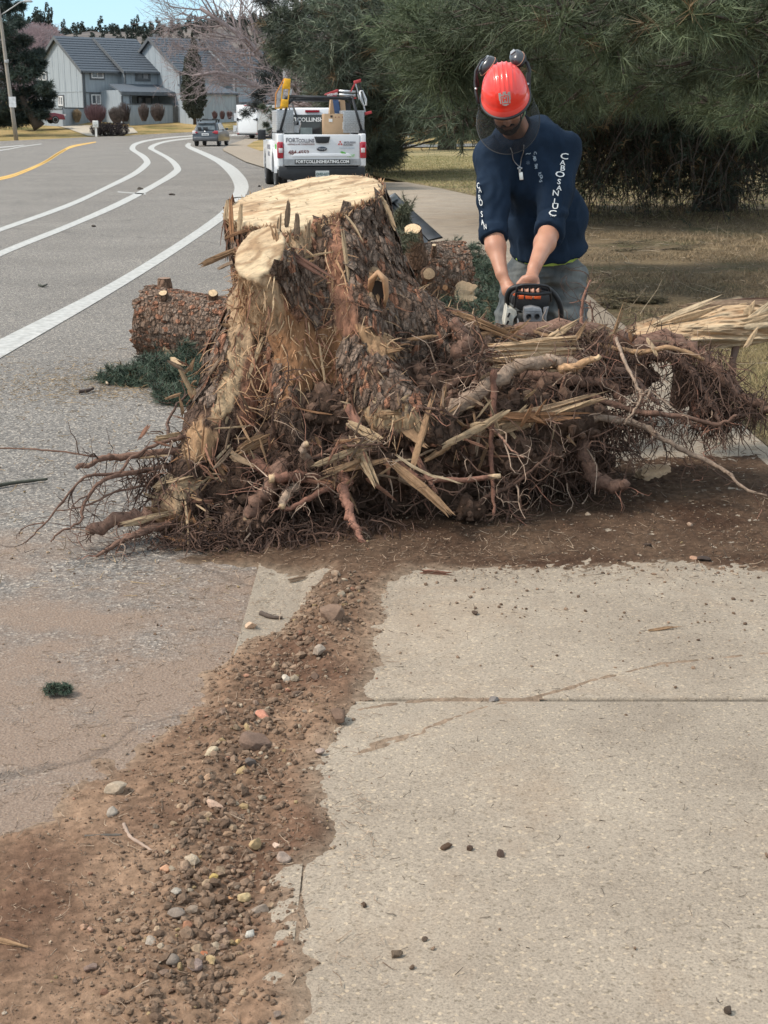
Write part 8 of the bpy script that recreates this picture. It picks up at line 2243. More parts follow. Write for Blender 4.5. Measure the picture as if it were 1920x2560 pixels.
# grey hatchback
CC = pg(514, 366)
hb_ = thing('hatchback', 'small dark grey hatchback with roof rack parked ahead on the road', 'car', (CC.x, CC.y, zt(CC.y)), R(-5))
M_GREYC = mat('dark_grey_paint', (.032, .038, .048), rough=.35, var=.05, coat=.7, scale=3)
prof = [(.0, .32), (-.02, .55), (.02, .80), (.10, .95), (.16, 1.0), (.42, 1.44), (.75, 1.52), (1.9, 1.50), (2.9, 1.02), (3.75, .86), (3.9, .6), (3.9, .3)]
m = MB();
body = [(y, z) for y, z in prof if z <= 1.03]; m.prism([(-.84, y, z) for y, z in body], (1.68, 0, 0)); bb = m.build('body', M_GREYC, hb_, bevel=.05, seg=3)
m = MB(); m.box((0, 1.5, 1.24), (1.60, 2.5, .52), taper=(.78, .66)); m.build('greenhouse', M_GREYC, hb_, bevel=.05, seg=3)
m = MB(); m.prism([(-.62, .20, 1.03), (.62, .20, 1.03), (.52, .48, 1.42), (-.52, .48, 1.42)], (0, -.05, .0)); rw = m.build('rear_window', mat('hazy_glass', (.14, .165, .175), rough=.15, scale=2, col2=(.05, .06, .07)), hb_)
m = MB(); m.boxb(-.15, .15, .10, .16, 1.05, 1.2); m.boxb(-.5, -.3, .1, .2, 1.05, 1.2); m.build('wiper', M_TRIMB, rw)
m = MB(); m.box((0, .42, 1.50), (1.15, .3, .07)); m.build('spoiler', mat('pale_roof_reflect', (.20, .25, .30), rough=.3, coat=.8), hb_, bevel=.02)  # pale reflection put into the spoiler's paint colour
for s in (-1, 1):
 m = MB(); m.boxb(s * .60, s * .84, -.03, .14, .78, .98); o = m.build('tail_lamp', M_CLEARL if s < 0 else M_REDL, hb_, bevel=.03)
 m = MB(); m.boxb(s * .50, s * .64, -.045, -.01, .84, .92); m.build('lamp_inset', M_REDL, o)
 m = MB(); m.prism([(s * .80, .5, 1.03), (s * .80, 2.4, 1.03), (s * .66, 1.9, 1.42), (s * .66, .75, 1.42)], (s * .02, 0, 0)); m.build('side_window', M_CGLASS, hb_)
 m = MB(); m.box((s * .96, 2.35, 1.08), (.2, .1, .14)); m.build('wing_mirror', M_GREYC, hb_, bevel=.03)
m = MB(); m.boxb(-.22, .24, -.05, -.01, .68, .82); o = m.build('number_plate', mat('white_plate', (.72, .73, .73), rough=.5), hb_)
m = MB(); m.boxb(-.16, .18, -.056, -.052, .73, .78); m.build('plate_text', M_GREYT, o)
m = MB(); m.boxb(-.78, .78, -.06, .1, .34, .60); m.build('bumper', mat('bumper_grey', (.075, .08, .09), rough=.4, coat=.4), hb_, bevel=.05)
m = MB(); m.lathe((0, -.03, .93), [(0, 0), (.05, 0), (.05, -.02), (0, -.02)], n=12, axis='y'); m.build('badge', M_SILVER, hb_)
for y in (.75, 1.55):
 m = MB(); m.tube([(-.68, y, 1.66), (.68, y, 1.66)], .03, n=8); m.box((-.6, y, 1.58), (.08, .1, .16)); m.box((.6, y, 1.58), (.08, .1, .16)); m.build('roof_bar', M_TRIMB, hb_)
m = MB(); m.box((-.2, 1.1, 1.70), (.12, 1.3, .07)); m.box((.45, 1.1, 1.70), (.12, 1.3, .07)); m.build('ski_carrier', M_TRIMB, hb_)
for (x, y, s) in [(-.74, .75, -1), (.74, .75, 1), (-.74, 3.2, -1), (.74, 3.2, 1)]: wheel(hb_, x, y, .30, .19, s)

# enclosed trailer
TP = pw(620, 338, 116.0)
trl = thing('enclosed_trailer', 'white enclosed cargo trailer parked at the bend', 'trailer', (TP.x, TP.y, zt(116) ), R(-24))
M_TRW = mat('trailer_white', (.70, .71, .72), rough=.45, var=.04, scale=1)
z0 = .42
m = MB(); m.boxb(-1.0, 1.0, 0, 4.6, z0, 2.62); m.build('body', M_TRW, trl, bevel=.03)
m = MB(); m.boxb(-.86, .86, -.05, -.005, z0 + .08, 2.46); dr = m.build('rear_door', mat('door_white', (.76, .78, .80), rough=.4, var=.02), trl, bevel=.01)
for x, z in ((-.95, 2.42), (.80, 2.42)): pass
for s in (-1, 1):
 m = MB(); m.tube([(s * .90, -.07, z0), (s * .90, -.07, 2.5)], .02, n=6); m.build('corner_rail', M_SILVER, trl)
 m = MB(); m.boxb(s * .95, s * .55, -.10, -.055, 1.48, 1.54); m.boxb(s * .92, s * .80, -.11, -.055, 1.40, 1.62); m.build('hinge', M_TRIMB, dr)
 m = MB(); m.boxb(s * .96, s * .80, -.06, -.01, z0 - .02, z0 + .04); m.build('marker_lamp', M_REDL, trl)
m = MB(); m.lathe((.66, -.06, 2.15), [(0, 0), (.12, 0), (.12, -.012), (0, -.012)], n=20, axis='y'); m.build('round_sticker', M_TRIMB, dr)
m = MB(); m.boxb(-.72, -.46, -.06, -.052, 2.12, 2.28); m.build('maker_plate', M_GREYB, dr)
m = MB(); m.boxb(-.3, .3, -.04, 0, 2.54, 2.60); m.build('clearance_lamps', M_REDL, trl)
m = MB(); m.boxb(-.98, .98, .0, 4.5, z0 - .1, z0 - .003); m.build('frame', M_TRIMB, trl)
m = MB(); m.boxb(1.003, 1.02, .1, 4.5, z0, z0 + .35); m.build('side_guard', M_GREYB, trl)
m = MB(); m.prism([(1.0, 1.6, .70), (1.0, 1.8, .86), (1.0, 2.8, .86), (1.0, 3.0, .70)], (.25, 0, 0)); m.build('mudguard', M_SILVER, trl)
for s in (-1, 1): wheel(trl, s * .92, 2.3, .33, .2, s)
m = MB(); m.boxb(-1.35, -1.0, .05, .12, .55, 1.05); m.boxb(-1.28, -1.05, -.02, .03, .60, .9); m.build('folded_step', M_SILVER, trl)
m = MB(); m.boxb(-1.25, -1.0, .05, .10, 1.4, 2.0); m.build('side_mirror', M_SILVER, trl)

# red car beyond the pine
RP = pw(40, 309, 133)
rc = thing('red_car', 'dark red car half hidden behind the leaning pine', 'car', (RP.x, RP.y, RP.z), R(-62))
M_REDC = mat('dark_red_paint', (.22, .018, .035), rough=.35, coat=.7, scale=3)
m = MB(); m.prism([(-.85, y, z) for y, z in [(0, .35), (0, .9), (.4, 1.0), (3.4, .95), (4.2, .8), (4.35, .35)]], (1.7, 0, 0)); m.build('body', M_REDC, rc, bevel=.06, seg=3)
m = MB(); m.box((0, 1.7, 1.28), (1.6, 2.6, .6), taper=(.78, .6)); m.build('greenhouse', M_CGLASS, rc, bevel=.05, seg=3)
m = MB(); m.box((0, 1.6, 1.58), (1.2, 1.5, .05)); m.build('roof', M_REDC, rc, bevel=.02)
for (x, y, s) in [(-.76, .85, -1), (.76, .85, 1), (-.76, 3.4, -1), (.76, 3.4, 1)]: wheel(rc, x, y, .34, .2, s)
m = MB(); m.boxb(.5, .8, 4.25, 4.4, .68, .82); m.build('headlight', M_CLEARL, rc)
# ================================================================== THE MAN
def cloth(name, col, col2, scale, bump=.0015, bscale=500, rough=.9, st=None, var=None):
 return mat(name, col, rough=rough, scale=scale, col2=col2, bump=bump, bscale=bscale, spec=.15, stretch=st, det=6)
M_SKIN, _t, _b = newmat('skin')
_at = N(_t, 'ShaderNodeAttribute'); _at.attribute_name = 'col'
_t.links.new(_at.outputs['Color'], _b.inputs['Base Color']); _b.inputs['Roughness'].default_value = .5
_b.inputs['Subsurface Weight'].default_value = .12; _b.inputs['Subsurface Radius'].default_value = (.012, .004, .002); _b.inputs['Subsurface Scale'].default_value = .5
_n = N(_t, 'ShaderNodeTexNoise', Scale=260, Detail=3); _tc = N(_t, 'ShaderNodeTexCoord'); _t.links.new(_tc.outputs['Object'], _n.inputs['Vector'])
_bn = N(_t, 'ShaderNodeBump', Strength=.6, Distance=.0012); _t.links.new(_n.outputs['Fac'], _bn.inputs['Height']); _t.links.new(_bn.outputs[0], _b.inputs['Normal'])
M_SHIRT = cloth('navy_cotton', (.016, .030, .056), (.009, .018, .034), 7)
M_JEANS = cloth('washed_denim', (.20, .205, .195), (.065, .075, .082), 9, st=(1, 1, .45))
M_LIME = cloth('lime_undershirt', (.42, .55, .12), (.35, .47, .10), 9)
M_HELM = mat('orange_red_shell', (.80, .032, .016), rough=.36, var=.03, scale=6, coat=.6)
M_HELM2 = mat('pinkish_red_rim', (.82, .085, .065), rough=.4, var=.03)
M_RUB = mat('black_rubber', (.018, .018, .02), rough=.55, scale=20)
M_MUFF = mat('muff_shell', (.035, .036, .042), rough=.32, scale=14, coat=.5)
M_STEEL = mat('wire_steel', (.45, .45, .46), rough=.35, metal=.8)
M_BEARD = mat('beard_hair', (.020, .013, .010), rough=.8, scale=120, bump=.003, bscale=220, stretch=(1, 1, .3))
man = thing('person', 'man in orange red helmet, navy long sleeved shirt and grey jeans bending over the chainsaw', 'person', tuple(pw(1350, 900, 7.15)[:2]) + (.045,))
MO = np.array(man.location)
HC = PW(1264, 250, 6.74)
HRot = np.array((Euler((R(38), R(-7), R(-6)), 'XYZ').to_matrix()))
def hd(x, y, z): return HC + HRot @ np.array((x, y, z))
body = SDF((.36, 6.28, .05), (1.12, 7.42, 1.80), .0055)
er = tuple(Matrix(HRot.tolist()).to_euler())
body.ell(hd(0, .015, .03), (.076, .096, .10), .02, er).ell(hd(0, -.035, -.045), (.060, .058, .076), .03, er).ell(hd(0, -.052, -.098), (.040, .038, .034), .025, er)
body.ell(hd(-.030, -.070, -.055), (.026, .024, .03), .02, er).ell(hd(.030, -.070, -.055), (.026, .024, .03), .02, er)
body.cap(hd(-.036, -.088, .004), hd(.036, -.088, .004), .011, .011, .012)
body.ell(hd(-.030, -.102, -.016), (.015, .012, .010), .008, er, cut=True).ell(hd(.030, -.102, -.016), (.015, .012, .010), .008, er, cut=True)
body.cap(hd(0, -.092, -.006), hd(0, -.112, -.046), .009, .014, .010).cap(hd(-.012, -.098, -.050), hd(.012, -.098, -.050), .009, .009, .006)
body.cap(hd(-.018, -.097, -.074), hd(.018, -.097, -.074), .0075, .0075, .005).cap(hd(-.015, -.095, -.086), hd(.015, -.095, -.086), .0080, .0080, .005)
for s in (-1, 1): body.ell(hd(s * .078, .012, -.022), (.010, .020, .032), .008, er)
NB = PW(1300, 352, 6.92)
body.cap(hd(0, .03, -.06), NB, .058, .068, .03)
SHL, SHR = PW(1226, 392, 6.92), PW(1402, 372, 6.98)       # shoulders as seen at the left and right of the picture
body.path([SHL, NB + (0, .03, -.02), SHR], [.045, .055, .045], .05)
body.cap(NB + (0, .08, -.04), PW(1335, 500, 7.08), .05, .07, .03).cap(PW(1335, 500, 7.08), PW(1362, 650, 7.15), .07, .07, .03)
HIPL, HIPR = PW(1305, 690, 7.12), PW(1415, 690, 7.17)
KL, KR = PW(1276, 870, 7.06), PW(1412, 880, 7.14)
AL, AR = np.array((KL[0] - .02, 7.20, .16)), np.array((KR[0] + .02, 7.26, .16))
for (h_, k_, a_) in ((HIPL, KL, AL), (HIPR, KR, AR)):
 body.path([h_, k_, a_], [.07, .05, .035], .03)
EL, WL = PW(1233, 588, 6.80), PW(1254, 684, 6.66)
ER, WR = PW(1372, 584, 6.80), PW(1336, 668, 6.58)
body.path([SHL, EL], [.045, .040], .02).path([SHR, ER], [.048, .043], .02)
ML, MR = (EL * .7 + WL * .3), (ER * .72 + WR * .28)
body.path([EL, ML, WL], [.043, .0445, .0285], .03).path([ER, MR, WR], [.046, .047, .030], .03)
# hand on the front handle (right in the picture)
def fing(a, pts, rs): body.path([a] + pts, rs, .004)
PR_ = PW(1326, 702, 6.52)
body.cap(WR, PR_, .028, .030, .015, flat=((0, 1, .3), .75)); body.ell(PR_, (.042, .022, .034), .012, (R(20), 0, 0))
for i, (fx, ln) in enumerate(((-.034, .9), (-.0115, 1.0), (.011, .98), (.0335, .82))):
 k0 = PR_ + np.array((fx, -.012, -.020)); k1 = k0 + np.array((fx * .06, -.028 * ln, -.022 * ln)); k2 = k1 + np.array((0, -.006, -.027 * ln)); k3 = k2 + np.array((0, .020, -.014))
 fing(PR_ + np.array((fx * .8, 0, .0)), [k0, k1, k2, k3], [.0125, .0115, .0105, .0095, .0085])
fing(PR_ + np.array((-.030, .0, .010)), [PR_ + np.array((-.052, -.010, -.012)), PR_ + np.array((-.056, -.016, -.040)), PR_ + np.array((-.046, -.014, -.058))], [.015, .0125, .0115, .0095])
# hand on the rear handle (left in the picture)
PL_ = PW(1271, 724, 6.62)
body.cap(WL, PL_, .027, .030, .015, flat=((.6, .8, 0), .75)); body.ell(PL_, (.030, .034, .036), .012, (0, R(20), 0))
for i in range(4):
 o_ = np.array((.022, -.030 + i * .018, -.014)); k0 = PL_ + o_; k1 = k0 + np.array((.022, 0, -.014)); k2 = k1 + np.array((.004, 0, -.022)); k3 = k2 + np.array((-.016, 0, -.010))
 fing(PL_ + o_ * .5, [k0, k1, k2, k3], [.012, .0115, .0105, .0095, .008])
fing(PL_ + np.array((.005, -.026, .010)), [PL_ + np.array((.030, -.040, .010)), PL_ + np.array((.048, -.044, -.002)), PL_ + np.array((.060, -.042, -.012))], [.014, .0125, .011, .009])
V, Q = body.surf()
V = smooth_verts(V, Q, 1, .4)
t = np.clip(fbm(V, 18, 3, 2) + .5, 0, 1)[:, None]
c = np.array((.40, .185, .115)) * (1 - t) + np.array((.48, .245, .16)) * t
hand = np.clip((1.02 - V[:, 2]) * 8, 0, 1)[:, None]; c = c * (1 - hand * .0) ; c = c * np.where((V[:, 2:3] < .78), np.array((1.05, .92, .90)), 1.0)
loc = (V - HC) @ HRot
bd = np.clip((-.062 - loc[:, 2] + .25 * np.maximum(-loc[:, 1] - .08, 0)) * 60, 0, 1) * (V[:, 2] > 1.3) * np.clip((-loc[:, 1] - .005) * 60, 0, 1)
c = c * (1 - bd[:, None] * .75) + np.array((.05, .03, .022)) * bd[:, None] * .75
o = np_mesh('body', V - MO, Q, M_SKIN, man, attrs={'col': c})
# eyes, half closed towards the work
for s in (-1, 1):
 m = MB(); e = Vector(hd(s * .030, -.088, -.016) - MO); m.lathe((0, 0, 0), [(.0, -.011), (.006, -.009), (.010, -.004), (.0112, 0), (.010, .004), (.006, .009), (0, .011)], n=12); o = m.build('eye', mat('eye_dark', (.12, .09, .08), rough=.2) if s < 0 else bpy.data.materials['eye_dark'], man); o.location = e
# beard and moustache over the jaw
bs = SDF(tuple(HC - .2), tuple(HC + .2), .0045)
bs.ell(hd(0, -.056, -.104), (.046, .044, .040), .02, er).ell(hd(0, -.03, -.088), (.066, .052, .045), .02, er).cap(hd(-.026, -.100, -.066), hd(.026, -.100, -.066), .0065, .0065, .006)
bs.ell(hd(0, -.105, -.079), (.018, .014, .0075), .004, er, cut=True).ell(hd(0, -.045, -.02), (.058, .075, .042), .02, er, cut=True)
bs.noise(lambda g: (fbm(g, 90, 2) * .004).astype(np.float32))
V, Q = bs.surf(); np_mesh('beard', V - MO, Q, M_BEARD, man)
hs = SDF(tuple(HC - .2), tuple(HC + .2), .006)
hs.ell(hd(0, .035, .0), (.084, .092, .105), .02, er).ell(hd(0, -.09, -.02), (.085, .085, .12), .02, er, cut=True); hs.noise(lambda g: (fbm(g, 70, 2) * .004).astype(np.float32))
V, Q = hs.surf(); np_mesh('hair', V - MO, Q, M_BEARD, man)

# shirt
sh = SDF((.34, 6.55, .82), (1.14, 7.42, 1.72), .0075)
sh.ell(PW(1325, 430, 6.99), (.208, .135, .165), .05).ell(PW(1366, 550, 7.09), (.200, .150, .20), .08).ell(PW(1374, 635, 7.13), (.196, .150, .12), .05)
sh.path([SHL, PW(1290, 352, 6.94), PW(1345, 345, 6.96), SHR], [.078, .082, .085, .085], .05)
sh.path([SHL, (SHL + EL) / 2, EL, EL * .93 + WL * .07], [.080, .072, .062, .056], .04)
sh.path([SHR, (SHR + ER) / 2, ER, ER * .97 + WR * .03], [.088, .080, .066, .058], .04)
sh.cap(NB, NB + (hd(0, .04, -.07) - NB) * .55, .088, .082, .03)
# hem, cuffs and neckline
hemA, hemB, hemC = PW(1262, 655, 7.05), PW(1474, 612, 7.15), PW(1360, 664, 6.98)
nh = np.cross(hemB - hemA, hemC - hemA); nh /= np.linalg.norm(nh); nh = nh if nh[2] < 0 else -nh
sl, g_ = sh._sub(sh.lo, sh.lo + sh.h * sh.n, 0); q_ = g_ - hemA; near = (g_[..., 1] > 6.92) & (g_[..., 2] < 1.15); D_ = sh.D[sl]; D_[near] = np.maximum(D_[near], (q_ @ nh)[near]); sh.D[sl] = D_
for (c0, nn, rad) in ((EL * .90 + WL * .10, (WL - EL), .12), (ER * .96 + WR * .04, (WR - ER), .12)):
 nn = nn / np.linalg.norm(nn); sl, g_ = sh._sub(c0 - .16, c0 + .16, 0); q_ = g_ - c0; near = (np.linalg.norm(q_, axis=-1) < rad) & (g_[..., 1] < 6.90); D_ = sh.D[sl]; D_[near] = np.maximum(D_[near], (q_ @ nn)[near]); sh.D[sl] = D_
nk = NB; nn = hd(0, .0, -.1) - NB; nn /= np.linalg.norm(nn); sl, g_ = sh._sub(nk - .16, nk + .16, 0); q_ = g_ - (NB + nn * .075); near = (np.linalg.norm(q_, axis=-1) < .10); D_ = sh.D[sl]; D_[near] = np.maximum(D_[near], (q_ @ nn)[near]); sh.D[sl] = D_
V, Q = sh.surf(); V = smooth_verts(V, Q, 2, .5); Nn = vnormals(V, Q)
def seg_t(V, a, b_):
 ba = b_ - a; t = np.clip(((V - a) @ ba) / (ba @ ba), 0, 1.2); return t, np.linalg.norm(V - a - t[:, None] * ba, axis=1)
d = fbm(V * np.array([1, 1, .4]), 7, 3, 3) * .020 + (.5 - np.abs(fbm(V * np.array([1.3, 1, .45]) + fbm(V, 3, 2, 5)[:, None] * .15, 13, 2, 8))) * .012 - .004 + (.4 - np.abs(fbm(V * np.array([1.2, 1, .35]) + fbm(V, 4, 2, 15)[:, None] * .12, 8, 2, 28))) * .018
for a, b_ in ((SHL, EL), (SHR, ER)):
 tt, dd_ = seg_t(V, a, b_); w_ = np.clip((.11 - dd_) * 20, 0, 1) * np.clip((tt - .35) * 2, 0, 1)
 d += w_ * (np.abs(vnoise(np.stack([tt * 9 + V[:, 0] * 6, V[:, 0] * 5, V[:, 1] * 5], 1))) * .016 - .004)
tt, dd_ = seg_t(V, PW(1290, 400, 6.85), PW(1300, 640, 6.98)); d -= .010 * np.exp(-(np.abs(V[:, 0] - PW(1290, 500, 6.9)[0] - .02 * np.sin(V[:, 2] * 9)) / .016) ** 2) * (Nn[:, 1] < 0)
d += .005 * np.sin(V[:, 0] * 48 + fbm(V, 4, 2) * 7 + V[:, 2] * 6) * np.clip((1.15 - V[:, 2]) * 4, 0, 1); d = np.where(V[:, 2] < 1.1, np.maximum(d, -.002), d)
V = V + Nn * d[:, None]
shirt = np_mesh('shirt', V - MO, Q, M_SHIRT, man)
SHV, SHN = V, vnormals(V, Q)
# lime undershirt showing below the hem
us_ = SDF((.5, 6.8, .80), (1.12, 7.42, 1.2), .008)
us_.ell(PW(1368, 640, 7.13), (.180, .140, .15), .05)
sl, g_ = us_._sub(us_.lo, us_.lo + us_.h * us_.n, 0)
u1a, u1b, u1c = PW(1262, 658, 7.05), PW(1478, 618, 7.15), PW(1366, 672, 6.98)
nu = np.cross(u1b - u1a, u1c - u1a); nu /= np.linalg.norm(nu); nu = nu if nu[2] < 0 else -nu
us_.D = np.maximum(us_.D, (g_ - u1a) @ nu)
V, Q = us_.surf(); np_mesh('undershirt', V - MO, Q, M_LIME, man)
# jeans
je = SDF((.45, 6.85, .05), (1.14, 7.50, 1.12), .0085)
je.ell(PW(1362, 665, 7.15), (.176, .130, .10), .05)
je.path([PW(1310, 690, 7.12), (KL + PW(1310, 690, 7.12)) / 2, KL, AL], [.100, .096, .082, .068], .04)
je.path([PW(1412, 690, 7.17), (KR + PW(1412, 690, 7.17)) / 2, KR, AR], [.108, .104, .088, .072], .04)
V, Q = je.surf(); V = smooth_verts(V, Q, 1, .5); Nn = vnormals(V, Q)
ctr = (PW(1355, 740, 7.0))
d = fbm(V * np.array([.5, 1, 1.6]), 11, 3, 3) * .026 + (.4 - np.abs(fbm(V * np.array([.4, 1, 1.3]), 20, 2, 13))) * .012 + .011 * np.sin(V[:, 2] * 75 + (V[:, 0] - ctr[0]) * 42 + fbm(V, 5, 2) * 5) * np.clip(fbm(V, 4, 2, 7) + .4, 0, 1)
V = V + Nn * d[:, None]; np_mesh('jeans', V - MO, Q, M_JEANS, man)
for s, a_ in ((0, AL), (1, AR)):
 b_ = SDF(tuple(a_ - (.14, .34, .13)), tuple(a_ + (.14, .18, .12)), .008)
 b_.cap(a_ + (0, .02, .04), a_ + (0, .03, -.06), .058, .055, .02).cap(a_ + (0, .03, -.065), a_ + (0, -.17, -.078), .047, .040, .03)
 b_.plane(a_ + (0, 0, -.112), (0, 0, -1)); V, Q = b_.surf(); np_mesh('boot', V - MO, Q, mat('boot_leather', (.09, .06, .04), rough=.7) if s == 0 else bpy.data.materials['boot_leather'], man)

# lettering printed on the sleeve and chest: flat print lying on the cloth
def near_surface(p):
 q = SHV - np.array((0, 0, H)); w = np.asarray(p) - np.array((0, 0, H)); w = w / np.linalg.norm(w); t_ = q @ w; r_ = np.linalg.norm(q - t_[:, None] * w, axis=1)
 c_ = np.flatnonzero((r_ < .012) & (SHN[:, 1] < -.05)); i = c_[np.argmin(t_[c_])] if len(c_) else int(np.argmin(r_)); return SHV[i], SHN[i]
def print_char(ch, px_, py_, size, ang=0.0, sx=1.0, m_=None, bold=.0003, lift=.010):
 size *= .86
 p, n_ = near_surface(PW(px_, py_, 6.88)); n_ = Vector(n_); n_ = (n_ + Vector((0, -.8, 0))).normalized()
 x_ = Vector((1, 0, 0)); x_ = (x_ - n_ * x_.dot(n_)).normalized(); z_ = n_; y_ = z_.cross(x_)
 M = Matrix((x_, y_, z_)).transposed() @ Matrix.Rotation(ang, 3, 'Z')
 return text_mesh('printed_letter', ch, size, m_ or M_WHT, shirt, Vector(p - MO) + n_ * lift, M.to_euler(), ext=.0012, sx=sx, bold=bold)
for ch, x, y, s in [('C', 1409, 386, .046), ('A', 1408, 402, .036), ('B', 1405, 417, .042), ('O', 1402, 434, .046), ('S', 1401, 453, .040), ('A', 1400, 468, .036), ('N', 1394, 483, .042), ('L', 1389, 499, .040), ('U', 1385, 514, .044), ('C', 1384, 530, .044)]:
 print_char(ch, x, y, s, R(-6), 1.5 if ch in 'CO' else 1.2)
for i, x in enumerate((1377, 1383, 1389, 1394)): print_char('-', x, 535 + i, .014)
for ch, x, y, s in [('C', 1193, 463, .045), ('A', 1195, 478, .045), ('B', 1196, 492, .045), ('O', 1198, 508, .05), ('S', 1201, 536, .045), ('A', 1206, 552, .04), ('N', 1209, 566, .04)]:
 print_char(ch, x, y, s, R(8), .55)
for i, ch in enumerate('CABO SAN LUCAS'):
 if ch != ' ': print_char(ch, 1337 + i * 1.05, 384 + i * 5.0, .022, R(-80), 1.1, lift=.018, m_=mat('faded_print', (.30, .36, .42)) if i == 0 else bpy.data.materials['faded_print'])
print_char('~', 1321, 388, .05, R(10), 1, m_=bpy.data.materials['faded_print']); print_char('*', 1324, 410, .05, 0, 1, m_=mat('dull_print', (.07, .10, .14)))
# necklace
def surfpt(px_, py_, off=.006): p, n_ = near_surface(PW(px_, py_, 6.85)); return Vector(p - MO) + Vector((0, -1, .1)) * off
m = MB();
cl_ = [surfpt(x, y) for x, y in [(1274, 375), (1281, 388), (1289, 402), (1296, 414), (1301, 400), (1306, 386), (1311, 368)]]
m.tube([p for p in catmull(cl_, 4)], .0022, n=5); m.build('necklace', M_STEEL, man)
m = MB(); p = surfpt(1296, 422, .010); m.box(p, (.010, .008, .028)); m.box(p + Vector((0, 0, .006)), (.024, .008, .008)); m.build('cross_pendant', M_STEEL, man, bevel=.001)
m = MB(); p = surfpt(1299, 446, .010); m.box(p, (.018, .005, .036), rot=Euler((0, R(-8), 0)).to_matrix()); m.build('tag_pendant', mat('pale_tag', (.75, .74, .70), rough=.35, metal=.3), man, bevel=.002)

# ---- helmet
helmet = bpy.data.objects.new('helmet', None); COL.objects.link(helmet); helmet.parent = man
helmet.matrix_local = Matrix.Translation(Vector(HC - MO)) @ Matrix(HRot.tolist()).to_4x4()
na, nb_ = 96, 44; V = []; Cc = []
for j in range(nb_ + 1):
 ph = (j / nb_) * R(100)
 for i in range(na):
  th = 2 * math.pi * i / na; sx_, cy_ = math.sin(th), -math.cos(th)
  x = sx_ * math.sin(ph); y = cy_ * math.sin(ph); z = math.cos(ph)
  rx, ry, rz = .106, .138, .134
  r_ = 1.0
  up__ = max(0, math.cos(ph * .9))
  if abs(x) < .55 and (y > -.86): r_ += .034 * max(0, math.cos(x * 34)) ** 2 * min(1, (.60 - abs(x)) * 8) * min(1, max(0, (y + .92)) * 5) * min(1, max(0, z + .05) * 5)
  if y < 0 and z < .5: r_ += .018 * (1 / (1 + math.exp(-(abs(x) - .55) * 30))) * (1 / (1 + math.exp(-(z - .18) * 30)))
  if ph > R(82): r_ += .06 * ((ph - R(82)) / R(18)) * (1.0 + .5 * max(0, -y))
  V.append((x * rx * r_, .012 + y * ry * r_, .030 + z * rz * r_))
Qh = [(j * na + i, j * na + (i + 1) % na, (j + 1) * na + (i + 1) % na, (j + 1) * na + i) for j in range(nb_) for i in range(na)]
V = np.array(V)
lip = np.where(np.arange(nb_) >= 39, 1, 0)
o = np_mesh('shell', V, np.array(Qh)[:, ::-1], [M_HELM, M_HELM2], helmet)
o.data.polygons.foreach_set('material_index', np.repeat(lip, na).astype(np.int32)); o.data.update()
inner = V * np.array([.95, .95, .95]); np_mesh('liner', inner, np.array(Qh), M_RUB, helmet)
m = MB(); ring = V[nb_ * na:(nb_ + 1) * na]; m.tube([Vector(p) + Vector((0, 0, -.002)) for p in list(ring) + [ring[0]]], .0075, n=8, cap=False); m.build('rubber_edge', M_RUB, helmet)
# dark strips between the ribs, shade of the grooves put into their colour
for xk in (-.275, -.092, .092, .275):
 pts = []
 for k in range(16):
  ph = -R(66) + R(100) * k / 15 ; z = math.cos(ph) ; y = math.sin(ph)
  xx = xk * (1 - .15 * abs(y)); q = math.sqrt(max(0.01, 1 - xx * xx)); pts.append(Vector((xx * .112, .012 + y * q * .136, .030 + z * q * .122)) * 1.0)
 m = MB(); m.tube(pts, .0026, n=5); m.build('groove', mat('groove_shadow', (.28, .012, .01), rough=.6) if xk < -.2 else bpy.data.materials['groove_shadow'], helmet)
# badge on the brow: shield with three turrets and a letter
ph = R(62); bn_ = Vector((0, -math.sin(ph), math.cos(ph) * .95)).normalized(); bc = Vector((0.0, .012 - math.sin(ph) * .136, .030 + math.cos(ph) * .122)) + bn_ * .0035
bz = Vector((0, 0, 1)); by_ = (bz - bn_ * bz.dot(bn_)).normalized(); bx_ = by_.cross(bn_)
def bp_(u, v, lift=0):
 u *= 1.25; v *= 1.25; return bc + bx_ * u + by_ * v + bn_ * (lift - (u * u) * 4.2)
M_BADGE = mat('badge_grey', (.42, .37, .34), rough=.5)
m = MB(); cols = [(-.021, -.0185, -.004, .023), (-.0185, -.012, -.016, .023), (-.012, -.008, -.021, .017), (-.008, -.0055, -.0225, .017), (-.0055, 0, -.0235, .026), (0, .0055, -.0235, .026), (.0055, .008, -.0225, .017), (.008, .012, -.021, .017), (.012, .0185, -.016, .023), (.0185, .021, -.004, .023)]
for (u0, u1, v0, v1) in cols:
 P_ = [bp_(u0, v0 + (.002 if u0 < 0 else 0), .001), bp_(u1, v0, .001), bp_(u1, v1, .001), bp_(u0, v1, .001)]; m.add(P_ + [q - bn_ * .003 for q in P_], [(0, 1, 2, 3), (0, 4, 5, 1), (2, 6, 7, 3), (1, 5, 6, 2), (3, 7, 4, 0)])
bdg = m.build('badge', M_BADGE, helmet)
m = MB();
for (u0, u1, v0, v1) in ((-.0145, -.0115, -.014, .010), (.0115, .0145, -.014, .010), (-.012, .012, -.0168, -.014), (-.012, .012, .010, .0128)):
 m.add([bp_(u0, v0, .0025), bp_(u1, v0, .0025), bp_(u1, v1, .0025), bp_(u0, v1, .0025)], [(0, 1, 2, 3)])
for (u0, u1, v0, v1) in ((-.0075, -.0035, -.009, .007), (.0035, .0075, -.009, .007), (-.004, .004, -.0025, .001)):
 m.add([bp_(u0, v0, .0025), bp_(u1, v0, .0025), bp_(u1, v1, .0025), bp_(u0, v1, .0025)], [(0, 1, 2, 3)])
m.build('badge_letter', M_HELM, helmet)
